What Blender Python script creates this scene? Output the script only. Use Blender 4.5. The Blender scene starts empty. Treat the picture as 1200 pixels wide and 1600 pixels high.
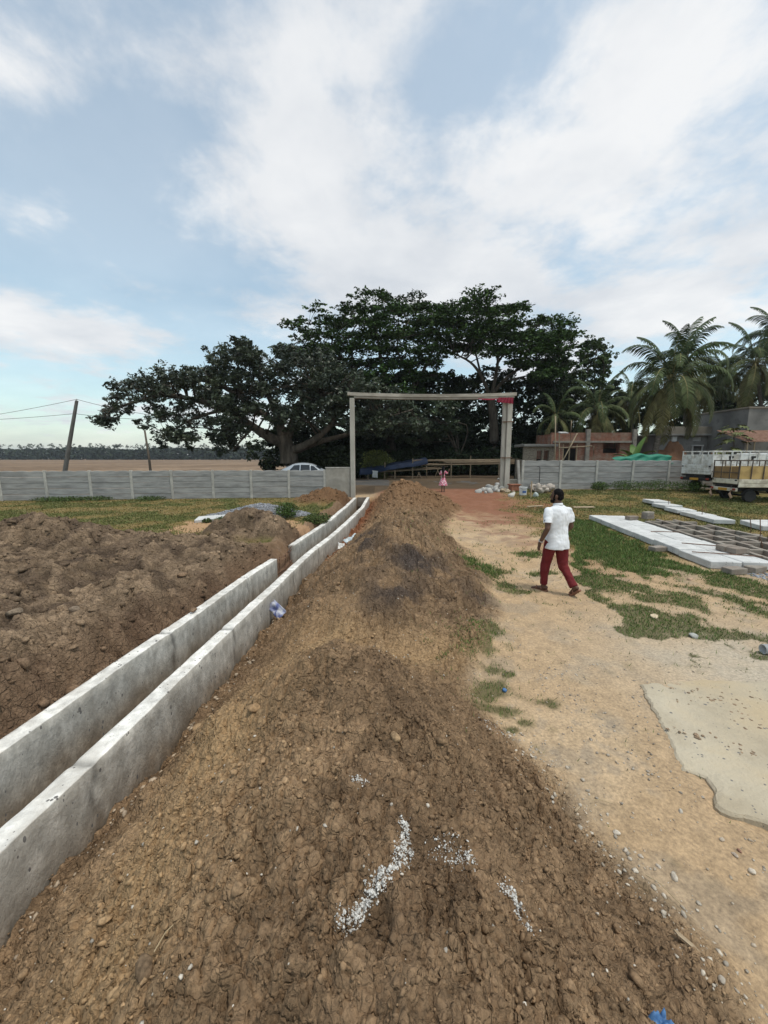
import bpy, bmesh, math, random
import numpy as np
from mathutils import Vector, Matrix, Euler
random.seed(7); rng = np.random.default_rng(11)
R = math.radians
S = bpy.context.scene
COL = S.collection

# ------------------------------------------------------------------ camera
F = 601.0; TH = R(8.05); CZ = 2.2            # focal length in photo pixels, pitch, height
cam = bpy.data.cameras.new('camera'); co = bpy.data.objects.new('camera', cam); COL.objects.link(co)
cam.sensor_fit = 'VERTICAL'; cam.sensor_height = 36; cam.lens = 36 * F / 1600
cam.clip_start = 0.05; cam.clip_end = 4000
co.location = (0, 0, CZ); co.rotation_euler = (R(90) - TH, 0, 0)
S.camera = co
S.render.resolution_x = 768; S.render.resolution_y = 1024

def ray(px, py):
    x = (px - 600) / F; y = (800 - py) / F
    return Vector((x, math.cos(TH) + y * math.sin(TH), -math.sin(TH) + y * math.cos(TH)))
def G(px, py, z=0.0):                        # the point of level z seen at a pixel
    r = ray(px, py); return r * ((z - CZ) / r.z) + Vector((0, 0, CZ))
def D(px, py, Y):                            # the point at distance Y seen at a pixel
    r = ray(px, py); return r * (Y / r.y) + Vector((0, 0, CZ))

# ------------------------------------------------------------------ sky and sun
SUN_EL, SUN_AZ = 70.0, 125.0                 # degrees above the horizon, degrees right of straight ahead
sun_dir = Vector((math.sin(R(SUN_AZ)) * math.cos(R(SUN_EL)), math.cos(R(SUN_AZ)) * math.cos(R(SUN_EL)), math.sin(R(SUN_EL))))
wd = bpy.data.worlds.new('World'); S.world = wd; wd.use_nodes = True
nt = wd.node_tree; N = nt.nodes; L = nt.links
for n in list(N): N.remove(n)
def wn(t, **k):
    n = N.new(t)
    for a, b in k.items(): setattr(n, a, b)
    return n
def wmath(op, a, b=None, c=None, clamp=False):
    n = N.new('ShaderNodeMath'); n.operation = op; n.use_clamp = clamp
    for i, v in enumerate((a, b, c)):
        if v is None: continue
        if isinstance(v, (int, float)): n.inputs[i].default_value = v
        else: L.new(v, n.inputs[i])
    return n.outputs[0]
out = wn('ShaderNodeOutputWorld'); bg = wn('ShaderNodeBackground'); bg.inputs['Strength'].default_value = 0.135
sky = wn('ShaderNodeTexSky', sky_type='NISHITA', sun_disc=False, sun_elevation=R(SUN_EL), sun_rotation=R(SUN_AZ))
sky.air_density = 1.0; sky.dust_density = 1.6; sky.ozone_density = .6; sky.altitude = 20
tc = wn('ShaderNodeTexCoord'); sp = wn('ShaderNodeSeparateXYZ'); L.new(tc.outputs['Generated'], sp.inputs[0])
zc = wmath('ADD', wmath('MAXIMUM', sp.outputs[2], 0.0), 0.16)
cb = wn('ShaderNodeCombineXYZ')
L.new(wmath('DIVIDE', sp.outputs[0], zc), cb.inputs[0]); L.new(wmath('DIVIDE', sp.outputs[1], zc), cb.inputs[1])
def cloudp(px, py):
    r = ray(px, py).normalized(); z = max(r.z, 0) + 0.16; return (r.x / z, r.y / z)
def noise(scale, detail, rough, w=0.0, dist=0.0, vec=None):
    n = wn('ShaderNodeTexNoise', noise_dimensions='4D'); n.inputs['Scale'].default_value = scale
    n.inputs['Detail'].default_value = detail; n.inputs['Roughness'].default_value = rough
    n.inputs['W'].default_value = w; n.inputs['Distortion'].default_value = dist
    L.new(vec or cb.outputs[0], n.inputs['Vector']); return n.outputs[0]
big = noise(1.05, 9, 0.56, 2.3, 0.25)
det = noise(3.6, 8, 0.62, 5.1, 0.25)
shape = wmath('MULTIPLY_ADD', wmath('SUBTRACT', det, 0.5), 0.70, big)
shape = wmath('MULTIPLY_ADD', wmath('SUBTRACT', noise(11.0, 6, 0.6, 1.7, 0.2), 0.5), 0.22, shape)
# cloud banks where the photograph shows them (photo pixel, half widths, turn, gain)
for px, py, wx, wy, gain in [(520, 190, 90, 130, .20), (470, 330, 120, 90, .26), (620, 440, 190, 60, .36), (880, 290, 190, 130, .20),
                             (1090, 80, 130, 110, .18), (90, 520, 150, 55, .34), (1030, 490, 150, 55, .34), (400, 70, 170, 70, .12), (90, 330, 70, 40, .12), (1170, 380, 110, 50, .18),
                             (200, 240, 100, 110, -.10), (700, 110, 60, 70, -.10), (60, 120, 90, 60, .10), (330, 440, 70, 50, -.10), (860, 60, 60, 60, -.10), (930, 420, 90, 30, -.06)]:
    cx, cy = cloudp(px, py); ex = cloudp(px + wx, py)[0] - cx; ey = cloudp(px, py - wy)[1] - cy
    mp = wn('ShaderNodeMapping', vector_type='POINT'); L.new(cb.outputs[0], mp.inputs[0])
    sx, sy = 1 / max(abs(ex), .05), 1 / max(abs(ey), .05)
    mp.inputs['Scale'].default_value = (sx, sy, 0); mp.inputs['Location'].default_value = (-cx * sx, -cy * sy, 0)
    ln = wn('ShaderNodeVectorMath', operation='LENGTH'); L.new(mp.outputs[0], ln.inputs[0])
    g = wmath('EXPONENT', wmath('MULTIPLY', wmath('POWER', ln.outputs['Value'], 2.0), -0.8))
    shape = wmath('MULTIPLY_ADD', g, gain, shape)
mr = wn('ShaderNodeMapRange', interpolation_type='SMOOTHSTEP'); L.new(shape, mr.inputs[0])
mr.inputs['From Min'].default_value = 0.45; mr.inputs['From Max'].default_value = 0.73
mr.inputs['To Min'].default_value = 0.32; mr.inputs['To Max'].default_value = 0.96
# pale veil low over the horizon
veil = wmath('MULTIPLY', wmath('POWER', wmath('SUBTRACT', 1.0, wmath('MAXIMUM', sp.outputs[2], 0.0), clamp=True), 6.0), 0.62)
cover = wmath('MAXIMUM', mr.outputs[0], veil)
shade = noise(1.6, 6, 0.55, 9.7, 0.2)        # thick and thin parts of the cloud
cr = wn('ShaderNodeValToRGB'); L.new(shade, cr.inputs[0])
cr.color_ramp.elements[0].position = 0.34; cr.color_ramp.elements[0].color = (4.9, 5.2, 5.6, 1)
cr.color_ramp.elements[1].position = 0.62; cr.color_ramp.elements[1].color = (6.9, 6.95, 7.0, 1)
pale = wn('ShaderNodeMix', data_type='RGBA', blend_type='MULTIPLY'); pale.inputs[0].default_value = 1; pale.inputs[7].default_value = (1.50, 1.66, 1.42, 1); L.new(sky.outputs[0], pale.inputs[6])
mx = wn('ShaderNodeMix', data_type='RGBA'); L.new(cover, mx.inputs[0]); L.new(pale.outputs[2], mx.inputs[6]); L.new(cr.outputs[0], mx.inputs[7])
L.new(mx.outputs[2], bg.inputs[0]); L.new(bg.outputs[0], out.inputs[0])

sl = bpy.data.lights.new('sun', 'SUN'); sl.energy = 2.1; sl.angle = R(10); sl.color = (1, .95, .88)
so = bpy.data.objects.new('sun', sl); COL.objects.link(so); so.rotation_euler = (-sun_dir).to_track_quat('-Z', 'Y').to_euler()
so.location = sun_dir * 60
S.view_settings.view_transform = 'Standard'; S.view_settings.look = 'None'; S.view_settings.exposure = 0.0; S.view_settings.gamma = 1.0
S.view_settings.use_curve_mapping = False

# ------------------------------------------------------------------ helpers
def tag(o, label=None, cat=None, group=None, kind=None):
    if label: o['label'] = label
    if cat: o['category'] = cat
    if group: o['group'] = group
    if kind or cat: o['kind'] = kind or 'thing'
    return o
def empty(name, loc, rz=0.0):
    o = bpy.data.objects.new(name, None); COL.objects.link(o); o.location = loc; o.rotation_euler = (0, 0, rz); o.empty_display_size = .2
    return o
def link(name, me, parent=None, loc=(0, 0, 0), rot=(0, 0, 0), mat=None):
    o = bpy.data.objects.new(name, me); COL.objects.link(o); o.location = loc; o.rotation_euler = rot
    if parent is not None: o.parent = parent
    if mat is not None and not me.materials: me.materials.append(mat)
    return o
def np_mesh(name, v, f, cols=None, smooth=False, attrs=None):
    """v (n,3), f (m,k) with k = 3 or 4; cols (n,3) per vertex"""
    v = np.asarray(v, np.float32); f = np.asarray(f, np.int32); k = f.shape[1]
    me = bpy.data.meshes.new(name)
    me.vertices.add(len(v)); me.vertices.foreach_set('co', v.ravel())
    me.loops.add(f.size); me.loops.foreach_set('vertex_index', f.ravel())
    me.polygons.add(len(f)); me.polygons.foreach_set('loop_start', np.arange(0, f.size, k, dtype=np.int32))
    me.polygons.foreach_set('loop_total', np.full(len(f), k, np.int32))
    if smooth: me.polygons.foreach_set('use_smooth', np.ones(len(f), bool))
    if cols is not None:
        a = me.color_attributes.new('Col', 'FLOAT_COLOR', 'POINT')
        cols = np.asarray(cols); c = np.ones((len(v), 4), np.float32); c[:, :cols.shape[1]] = cols; a.data.foreach_set('color', c.ravel())
    me.update(calc_edges=True); me.validate(); return me

class MB:
    """collects simple solids into one mesh"""
    def __init__(s): s.v = []; s.f = []
    def add(s, vs, fs):
        b = len(s.v); s.v += [tuple(p) for p in vs]; s.f += [tuple(i + b for i in q) for q in fs]; return s
    def box(s, c, d, rot=None, ch=0.0):
        hx, hy, hz = d[0] / 2, d[1] / 2, d[2] / 2; c = Vector(c)
        M = rot if rot is not None else Matrix.Identity(3)
        ch = min(ch, hx * .8, hy * .8, hz * .8)
        if ch <= 0:
            vs = [c + M @ Vector((x * hx, y * hy, z * hz)) for z in (-1, 1) for y in (-1, 1) for x in (-1, 1)]
            return s.add(vs, [(0, 2, 3, 1), (4, 5, 7, 6), (0, 1, 5, 4), (2, 6, 7, 3), (0, 4, 6, 2), (1, 3, 7, 5)])
        bm = bmesh.new(); bmesh.ops.create_cube(bm, size=1)
        for v in bm.verts: v.co = Vector((v.co.x * d[0], v.co.y * d[1], v.co.z * d[2]))
        bmesh.ops.bevel(bm, geom=list(bm.edges), offset=ch, segments=1, affect='EDGES', profile=.5)
        bm.verts.ensure_lookup_table(); bm.verts.index_update()
        s.add([c + M @ v.co for v in bm.verts], [[v.index for v in fc.verts] for fc in bm.faces]); bm.free(); return s
    def cyl(s, p0, p1, r0, r1=None, n=8, cap=True):
        r1 = r0 if r1 is None else r1; p0 = Vector(p0); p1 = Vector(p1); d = (p1 - p0)
        q = d.to_track_quat('Z', 'Y').to_matrix(); vs = []
        for p, r in ((p0, r0), (p1, r1)):
            for i in range(n): a = 2 * math.pi * i / n; vs.append(p + q @ Vector((r * math.cos(a), r * math.sin(a), 0)))
        fs = [(i, (i + 1) % n, n + (i + 1) % n, n + i) for i in range(n)]
        if cap: fs += [tuple(range(n - 1, -1, -1)), tuple(range(n, 2 * n))]
        return s.add(vs, fs)
    def tube(s, pts, rad, n=7):
        pts = [Vector(p) for p in pts]; m = len(pts); vs = []; fs = []
        rad = list(rad) if hasattr(rad, '__len__') else [rad] * m
        for i, p in enumerate(pts):
            d = (pts[min(i + 1, m - 1)] - pts[max(i - 1, 0)]).normalized(); q = d.to_track_quat('Z', 'Y').to_matrix()
            for k in range(n): a = 2 * math.pi * k / n; vs.append(p + q @ Vector((rad[i] * math.cos(a), rad[i] * math.sin(a), 0)))
        for i in range(m - 1):
            for k in range(n): fs.append((i * n + k, i * n + (k + 1) % n, (i + 1) * n + (k + 1) % n, (i + 1) * n + k))
        fs += [tuple(range(n - 1, -1, -1)), tuple(range((m - 1) * n, m * n))]
        return s.add(vs, fs)
    def lathe(s, prof, c=(0, 0, 0), n=16, M=None):
        M = M or Matrix.Identity(3); c = Vector(c); vs = []; fs = []
        for r, z in prof:
            for k in range(n): a = 2 * math.pi * k / n; vs.append(c + M @ Vector((r * math.cos(a), r * math.sin(a), z)))
        for i in range(len(prof) - 1):
            for k in range(n): fs.append((i * n + k, i * n + (k + 1) % n, (i + 1) * n + (k + 1) % n, (i + 1) * n + k))
        fs += [tuple(range(n - 1, -1, -1)), tuple(range((len(prof) - 1) * n, len(prof) * n))]
        return s.add(vs, fs)
    def prism(s, poly, y0, y1, M=None, c=(0, 0, 0)):
        """polygon in (x,z) extruded along y"""
        M = M or Matrix.Identity(3); c = Vector(c); n = len(poly)
        vs = [c + M @ Vector((x, y, z)) for y in (y0, y1) for x, z in poly]
        fs = [tuple(range(n)), tuple(range(2 * n - 1, n - 1, -1))] + [(i, n + i, n + (i + 1) % n, (i + 1) % n) for i in range(n)]
        return s.add(vs, fs)
    def mesh(s, name, mat=None, smooth=False):
        me = bpy.data.meshes.new(name); me.from_pydata(s.v, [], s.f); me.validate()
        bm = bmesh.new(); bm.from_mesh(me); bmesh.ops.recalc_face_normals(bm, faces=bm.faces); bm.to_mesh(me); bm.free()
        if smooth: me.polygons.foreach_set('use_smooth', [True] * len(me.polygons))
        if mat: me.materials.append(mat)
        return me
    def build(s, name, mat, parent=None, loc=(0, 0, 0), rot=(0, 0, 0), smooth=False):
        return link(name, s.mesh(name, mat, smooth), parent, loc, rot)

# --- numpy noise -----------------------------------------------------------
def hsh(i, j, s=0):
    n = (i.astype(np.int64) * 374761393 + j.astype(np.int64) * 668265263 + s * 974711) & 0x7fffffff
    n = ((n ^ (n >> 13)) * 1274126177) & 0x7fffffff
    return ((n ^ (n >> 16)) & 0xffffff).astype(np.float32) / 16777215.0
def vnoise(x, y, s=0):
    i = np.floor(x).astype(np.int64); j = np.floor(y).astype(np.int64); u = (x - i).astype(np.float32); v = (y - j).astype(np.float32)
    u = u * u * u * (u * (u * 6 - 15) + 10); v = v * v * v * (v * (v * 6 - 15) + 10)
    a = hsh(i, j, s); b = hsh(i + 1, j, s); c = hsh(i, j + 1, s); d = hsh(i + 1, j + 1, s)
    return (a + (b - a) * u) * (1 - v) + (c + (d - c) * u) * v
def fbm(x, y, oct=4, s=0, gain=.5):
    t = 0; a = 1; w = 0; x, y = .8 * x - .6 * y + 5.37 + .31 * s, .6 * x + .8 * y + 2.71 - .17 * s
    for o in range(oct):
        t = t + a * vnoise(x * 2 ** o + 17.3 * o, y * 2 ** o - 9.1 * o, s + o); w += a; a *= gain
    return t / w
def worley(x, y, s=0):
    i = np.floor(x).astype(np.int64); j = np.floor(y).astype(np.int64)
    f1 = np.full(x.shape, 9.0, np.float32); f2 = f1.copy(); cell = np.zeros(x.shape, np.float32)
    for a in (-1, 0, 1):
        for b in (-1, 0, 1):
            px = (i + a) + .1 + .8 * hsh(i + a, j + b, s); py = (j + b) + .1 + .8 * hsh(i + a, j + b, s + 7)
            d = np.hypot(px - x, py - y).astype(np.float32); near = d < f1
            f2 = np.where(near, f1, np.minimum(f2, d)); cell = np.where(near, hsh(i + a, j + b, s + 13), cell); f1 = np.where(near, d, f1)
    return f1, f2, cell
def sstep(a, b, x):
    t = np.clip((x - a) / (b - a), 0, 1); return t * t * (3 - 2 * t)

# --- materials -------------------------------------------------------------
def srgb(r, g, b): return tuple((c / 255 / 12.92 if c <= 10 else ((c / 255 + .055) / 1.055) ** 2.4) for c in (r, g, b))
def pmat(name, c1, c2=None, scale=6.0, rough=.85, bump=.0, bscale=40.0, stretch=(1, 1, 1), attr=False, c3=None, c3scale=1.2, c3amt=.5, spec=.3, metal=0.0, detail=6, contrast=(.35, .65), gen=False):
    m = bpy.data.materials.new(name); m.use_nodes = True; t = m.node_tree; n = t.nodes; l = t.links; p = n['Principled BSDF']
    p.inputs['Roughness'].default_value = rough; p.inputs['Metallic'].default_value = metal
    p.inputs['Specular IOR Level'].default_value = spec
    tcn = n.new('ShaderNodeTexCoord'); mp = n.new('ShaderNodeMapping'); l.new(tcn.outputs['Object'], mp.inputs[0]); mp.inputs['Scale'].default_value = stretch
    if gen:
        oi = n.new('ShaderNodeObjectInfo'); cx = n.new('ShaderNodeMath'); cx.operation = 'MULTIPLY'; cx.inputs[1].default_value = 37.0; l.new(oi.outputs['Random'], cx.inputs[0])
        cc = n.new('ShaderNodeCombineXYZ'); l.new(cx.outputs[0], cc.inputs[0]); l.new(cx.outputs[0], cc.inputs[2]); l.new(cc.outputs[0], mp.inputs['Location'])
    def nz(sc, de=detail, ro=.6):
        k = n.new('ShaderNodeTexNoise'); k.inputs['Scale'].default_value = sc; k.inputs['Detail'].default_value = de; k.inputs['Roughness'].default_value = ro
        l.new(mp.outputs[0], k.inputs['Vector']); return k.outputs[0]
    def ramp(src, a, b, ca, cb_):
        k = n.new('ShaderNodeValToRGB'); l.new(src, k.inputs[0]); e = k.color_ramp.elements
        e[0].position = a; e[0].color = (*ca, 1); e[1].position = b; e[1].color = (*cb_, 1); return k.outputs[0]
    def mixc(fac, a, b, mode='MIX'):
        k = n.new('ShaderNodeMix'); k.data_type = 'RGBA'; k.blend_type = mode
        for idx, v in ((0, fac), (6, a), (7, b)):
            if isinstance(v, (int, float)): k.inputs[idx].default_value = v
            elif isinstance(v, tuple): k.inputs[idx].default_value = (*v, 1)
            else: l.new(v, k.inputs[idx])
        return k.outputs[2]
    c2 = c2 or c1
    c = ramp(nz(scale), contrast[0], contrast[1], c1, c2)
    if c3: c = mixc(ramp(nz(c3scale), .45, .62, (0, 0, 0), (c3amt,) * 3), c, c3)
    if attr:
        a = n.new('ShaderNodeVertexColor'); a.layer_name = 'Col'; c = mixc(1.0, a.outputs[0], c, 'MULTIPLY')
    l.new(c, p.inputs['Base Color'])
    if bump:
        b = n.new('ShaderNodeBump'); b.inputs['Strength'].default_value = bump; b.inputs['Distance'].default_value = 1.0 / bscale
        l.new(nz(bscale, 5, .65), b.inputs['Height']); l.new(b.outputs[0], p.inputs['Normal'])
    m['_c'] = 1
    return m
M = {}
M['soil'] = pmat('soil', (.62, .62, .63), (1.34, 1.31, 1.26), 45, .95, .9, 110, attr=True, spec=.12, contrast=(.25, .75))
def crackle(m):
    t = m.node_tree; n = t.nodes; l = t.links; p = n['Principled BSDF']; b0 = [q for q in n if q.type == 'BUMP'][0]; tcn = [q for q in n if q.type == 'TEX_COORD'][0]; at = [q for q in n if q.type == 'VERTEX_COLOR'][0]
    nz = n.new('ShaderNodeTexNoise'); nz.inputs['Scale'].default_value = 14; nz.inputs['Detail'].default_value = 4; l.new(tcn.outputs['Object'], nz.inputs['Vector'])
    ad = n.new('ShaderNodeVectorMath'); ad.operation = 'MULTIPLY_ADD'; l.new(nz.outputs['Color'], ad.inputs[0]); ad.inputs[1].default_value = (.05, .05, .05); l.new(tcn.outputs['Object'], ad.inputs[2])
    prev = b0.outputs[0]
    for sc, wid, dist in ((11, .10, .030), (27, .14, .012)):
        v = n.new('ShaderNodeTexVoronoi'); v.feature = 'DISTANCE_TO_EDGE'; v.inputs['Scale'].default_value = sc; l.new(ad.outputs[0], v.inputs['Vector'])
        mr = n.new('ShaderNodeMapRange'); mr.inputs['From Max'].default_value = wid; l.new(v.outputs['Distance'], mr.inputs[0])
        mu = n.new('ShaderNodeMath'); mu.operation = 'MULTIPLY'; l.new(mr.outputs[0], mu.inputs[0]); l.new(at.outputs['Alpha'], mu.inputs[1])
        b = n.new('ShaderNodeBump'); b.inputs['Strength'].default_value = .6; b.inputs['Distance'].default_value = dist; l.new(mu.outputs[0], b.inputs['Height']); l.new(prev, b.inputs['Normal']); prev = b.outputs[0]
    l.new(prev, p.inputs['Normal'])
crackle(M['soil'])
M['field'] = pmat('field', (.7, .7, .7), (1.25, 1.25, 1.25), .35, .95, .4, 6, attr=True, spec=.1)
M['clod'] = pmat('clod', (.62, .62, .62), (1.3, 1.28, 1.24), 60, .95, .5, 160, attr=True, spec=.12)
M['pebble'] = pmat('pebble', (.8, .8, .8), (1.2, 1.2, 1.2), 60, .8, .3, 150, attr=True, spec=.3)
M['blade'] = pmat('blade', (.8, .8, .8), (1.2, 1.2, 1.2), 3, .6, attr=True, spec=.25)
M['leaf'] = pmat('leaf', (.75, .75, .75), (1.25, 1.25, 1.25), .6, .45, attr=True, spec=.35)
M['dull_leaf'] = pmat('dull_leaf', (.75, .75, .75), (1.25, 1.25, 1.25), .6, .75, attr=True, spec=.15)
M['bark'] = pmat('bark', (.055, .045, .035), (.14, .115, .09), 3, .95, .8, 14, stretch=(1, 1, .25), spec=.1)
M['palm_bark'] = pmat('palm_bark', (.07, .06, .05), (.17, .145, .12), 6, .95, .8, 12, stretch=(1, 1, 3), spec=.1)
# ------------------------------------------------------------------ (continued)
# ------------------------------------------------------------------ the lie of the land
WY = np.array([-6, 1.96, 2.96, 4.63, 6.13, 7.55, 8.71, 10.49, 13.58, 16.85, 20.86])
WR = np.array([-2.83, -2.24, -2.15, -2.04, -1.92, -1.83, -1.72, -1.51, -1.26, -1.03, -0.94])   # left edge of the drain's right wall
LYs = np.array([-6, 2.53, 4.48, 6.68, 7.97, 9.41, 12.95, 17.19, 20.86]); LXs = np.array([-3.45, -2.80, -2.62, -2.46, -2.30, -2.20, -1.82, -1.60, -1.50])
def RL(Y): return np.interp(Y, WY, WR)
def RRx(Y): return RL(Y) + .15
def LI(Y): return np.interp(Y, LYs, LXs)
def LO(Y): return LI(Y) - .15
MY = np.array([-6, 0, 1.0, 2.0, 2.75, 3.3, 3.9, 5.0, 6.5, 8.0, 9.0, 10.5, 12.3, 14, 16, 17.5, 19, 20.5, 22])
MH = np.array([.50, .52, .50, .60, .74, .40, .02, .16, .56, .72, .58, .22, .02, .30, .86, 1.08, .70, .34, .3])
MC = np.array([0, 0, 0, -.15, -.35, -.35, -.2, .0, .15, .3, .4, .5, .6, .75, .85, .87, .9, 1, 1])
MT = np.array([1.6, 1.55, 1.5, 1.35, 1.05, .85, .85, 1.65, 1.9, 1.95, 1.95, 1.95, 2.1, 2.7, 3.2, 3.4, 3.4, 3, 2.6])
def smooth_interp(Y, A):
    return (np.interp(Y - .25, MY, A) + 2 * np.interp(Y, MY, A) + np.interp(Y + .25, MY, A)) / 4
BUMPS = [(-7.1, 8.0, .72, 2.0, 1.0), (-4.9, 6.3, .34, 2.0, 1.3), (-3.55, 10.4, .70, .95, .7), (-4.0, 8.2, .26, 1.2, .9), (-5.6, 4.4, .36, 2.4, 1.5),
         (-9.8, 6.0, .50, 2.5, 1.9), (-3.9, 2.6, .22, 1.3, 1.6), (-8.2, 3.2, .42, 3.0, 2.0), (-5.2, 0, .45, 2.5, 2.2), (-9, -2, .6, 3, 3)]
HEAP2 = [(-2.75, 18.7, .56, .95, .75), (-2.2, 19.9, .30, .8, .7), (-3.5, 19.6, .24, 1.0, .7)]
GRAV = [(-4.5, 14.5, .40, 1.25, .62), (-5.3, 14.2, .14, 1.2, .5)]
def bumps(X, Y, B):
    t = 0
    for x, y, h, rx, ry in B: t = t + h * np.exp(-(((X - x) / rx) ** 2 + ((Y - y) / ry) ** 2))
    return t
def base_level(X, Y):
    yard = .36 * sstep(13, 22, Y) * sstep(3.5, 8, X) * (1 - sstep(40, 60, X))
    gate = .34 * sstep(13.5, 23, Y) * sstep(-1.0, .6, X)
    road = .30 * sstep(23.2, 26, Y) * (1 - sstep(34.5, 39, Y) * .9)
    return np.maximum(np.maximum(yard, gate), road)
def terrain(X, Y, detail=True):
    X = np.asarray(X, np.float64); Y = np.asarray(Y, np.float64)
    wx = (fbm(X * 1.1, Y * 1.1, 3, 40) - .5); wy = (fbm(X * 1.1 + 31, Y * 1.1 + 7, 3, 41) - .5)
    base = base_level(X, Y)
    rr = RRx(Y); H = smooth_interp(Y, MH); C = smooth_interp(Y, MC) + wx * .25; T = smooth_interp(Y, MT) + wy * .5 + wx * .3
    endf = 1 - sstep(20.9, 21.7, Y)
    low = -.50
    sl_ = np.clip((X - rr - .06) / np.maximum(C - rr - .06, .2), 0, 1)
    gl = np.sin(np.pi / 2 * sl_) ** 1.15
    zl = low + (H - low) * gl
    sr = np.clip((X - C) / np.maximum(T - C, .2), 0, 1)
    gr = .5 + .5 * np.cos(np.pi * sr ** .92)
    zr = base + (np.maximum(H, base) - base) * gr
    zm = np.where(X < C, zl, zr)
    ridge = np.where(X > rr, zm, base)
    z = np.where(X > rr, ridge * endf + base * (1 - endf), base)
    mound = np.where((X > rr) & (sr < 1), np.clip((1 - sr) * 5, 0, 1), 0) * endf * np.where(X > rr, 1, 0)
    # left of the drain
    lo = LO(Y); dl = lo - X
    bl = bumps(X + wx * .8, Y + wy * .7, BUMPS); b2 = bumps(X + wx * .5, Y + wy * .4, HEAP2); gv = bumps(X + wx * .3, Y + wy * .2, GRAV)
    lf = np.where(dl > 0, sstep(-.02, .55, dl), 0)
    zleft = (bl + b2 + gv) * lf - .28 * (1 - sstep(.02, .38, dl)) * endf
    z = np.where(dl > 0, base * (1 - sstep(-1, .6, X)) + zleft, z)
    heap = np.clip((bl - .05) * 12, 0, 1) * (dl > 0)
    heap2 = np.clip((b2 - .04) * 12, 0, 1) * (dl > 0)
    grav = np.clip((gv - .035) * 14, 0, 1) * (dl > 0)
    indrain = (dl <= 0) & (X <= rr) & (Y < 20.95)
    gap = indrain & (Y > 7.9) & (Y < 9.45) & (X < LI(Y) + .12)
    z = np.where(indrain, -.86, z); z = np.where(gap, -.32 - .35 * sstep(0, .3, X - lo), z)
    rough = np.maximum(np.maximum(mound, heap), np.maximum(heap2, .8 * (dl > 0) * (1 - sstep(.5, 1.0, dl)) * (Y < 20.5)))
    if detail:
        # broad lumps, then clods and cracks
        z = z + rough * ((fbm(X * 2.1, Y * 2.1, 4, 3) - .5) * .24 + (fbm(X * 6, Y * 6, 3, 33) - .5) * .07) + (1 - rough) * (fbm(X * 1.3, Y * 1.3, 3, 5) - .5) * .05 * (~indrain)
        near = 1 - sstep(7.5, 11, np.hypot(X, Y)); far_ = sstep(3.5, 7, np.hypot(X, Y)); n52 = 1 - sstep(4.0, 8.0, np.hypot(X, Y)); n24 = 1 - sstep(2.6, 4.5, np.hypot(X, Y))
        fade = np.where(indrain, 0, rough)
        qx = X + .07 * (fbm(X * 8, Y * 8, 3, 51) - .5); qy = Y + .07 * (fbm(X * 8 + 50, Y * 8, 3, 52) - .5)
        patch = sstep(.36, .60, fbm(X * 1.7 + 3, Y * 1.7, 3, 61))
        f1, f2, ce = worley(qx / .34, qy / .34, 4)                      # big lumps, mostly on the heaps
        z = z + fade * (.25 + .75 * np.maximum(heap, far_)) * (ce * .09 + np.sqrt(np.clip(1 - f1 * f1, 0, 1)) * .05) * (.3 + .7 * patch)
        f1, f2, ce = worley(qx / .17 + 9, qy / .17, 6)
        z = z + fade * np.maximum(heap, far_) * ((ce ** 2) * .085 + np.sqrt(np.clip(1 - f1 * f1, 0, 1)) * .02 + (np.clip((f2 - f1) / .2, 0, 1) - 1) * .03)
        f1, f2, ce = worley(qx / .125, qy / .125, 1)
        crack = np.clip((f2 - f1) / .17, 0, 1)
        z = z + fade * ((crack - 1) * .036 * (.3 + .7 * patch) + (ce ** 2) * .044 * (.4 + .6 * patch) + np.sqrt(np.clip(1 - f1 * f1, 0, 1)) * .014)
        f1, f2, ce = worley(qx / .052, qy / .052, 2)
        crack = np.clip((f2 - f1) / .22, 0, 1)
        z = z + fade * n52 * ((crack - 1) * .021 * (.5 + .5 * patch) + ce * .016 + np.sqrt(np.clip(1 - f1 * f1, 0, 1)) * .009)
        f1, f2, ce = worley(X / .024, Y / .024, 3)
        z = z + n24 * (fade * .9 + .08) * (ce * .013 + np.sqrt(np.clip(1 - f1 * f1, 0, 1)) * .006 * patch) + fade * n52 * (fbm(X * 26, Y * 26, 3, 34) - .5) * .022
        z = z + near * (1 - fade) * (fbm(X * 14, Y * 14, 3, 8) - .5) * .020 * (~indrain)
        # wheel ruts along the path
        z = z - .035 * np.exp(-((X - (2.15 + .1 * Y)) / .16) ** 2) * (1 - rough) * sstep(1, 3, Y) * (1 - sstep(12, 18, Y))
        z = z + (.10 * (fbm(X * .5, Y * .5, 4, 77) - .5) * sstep(36, 60, np.hypot(X, Y)) + 0)
    # the ploughed field beyond the fence lies a little lower
    z = z - .15 * sstep(22, 26, Y) * (1 - sstep(-14, -10, X)) * 0
    return z, dict(mound=mound, heap=heap, heap2=heap2, grav=grav, indrain=indrain, wx=wx, wy=wy)

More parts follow.
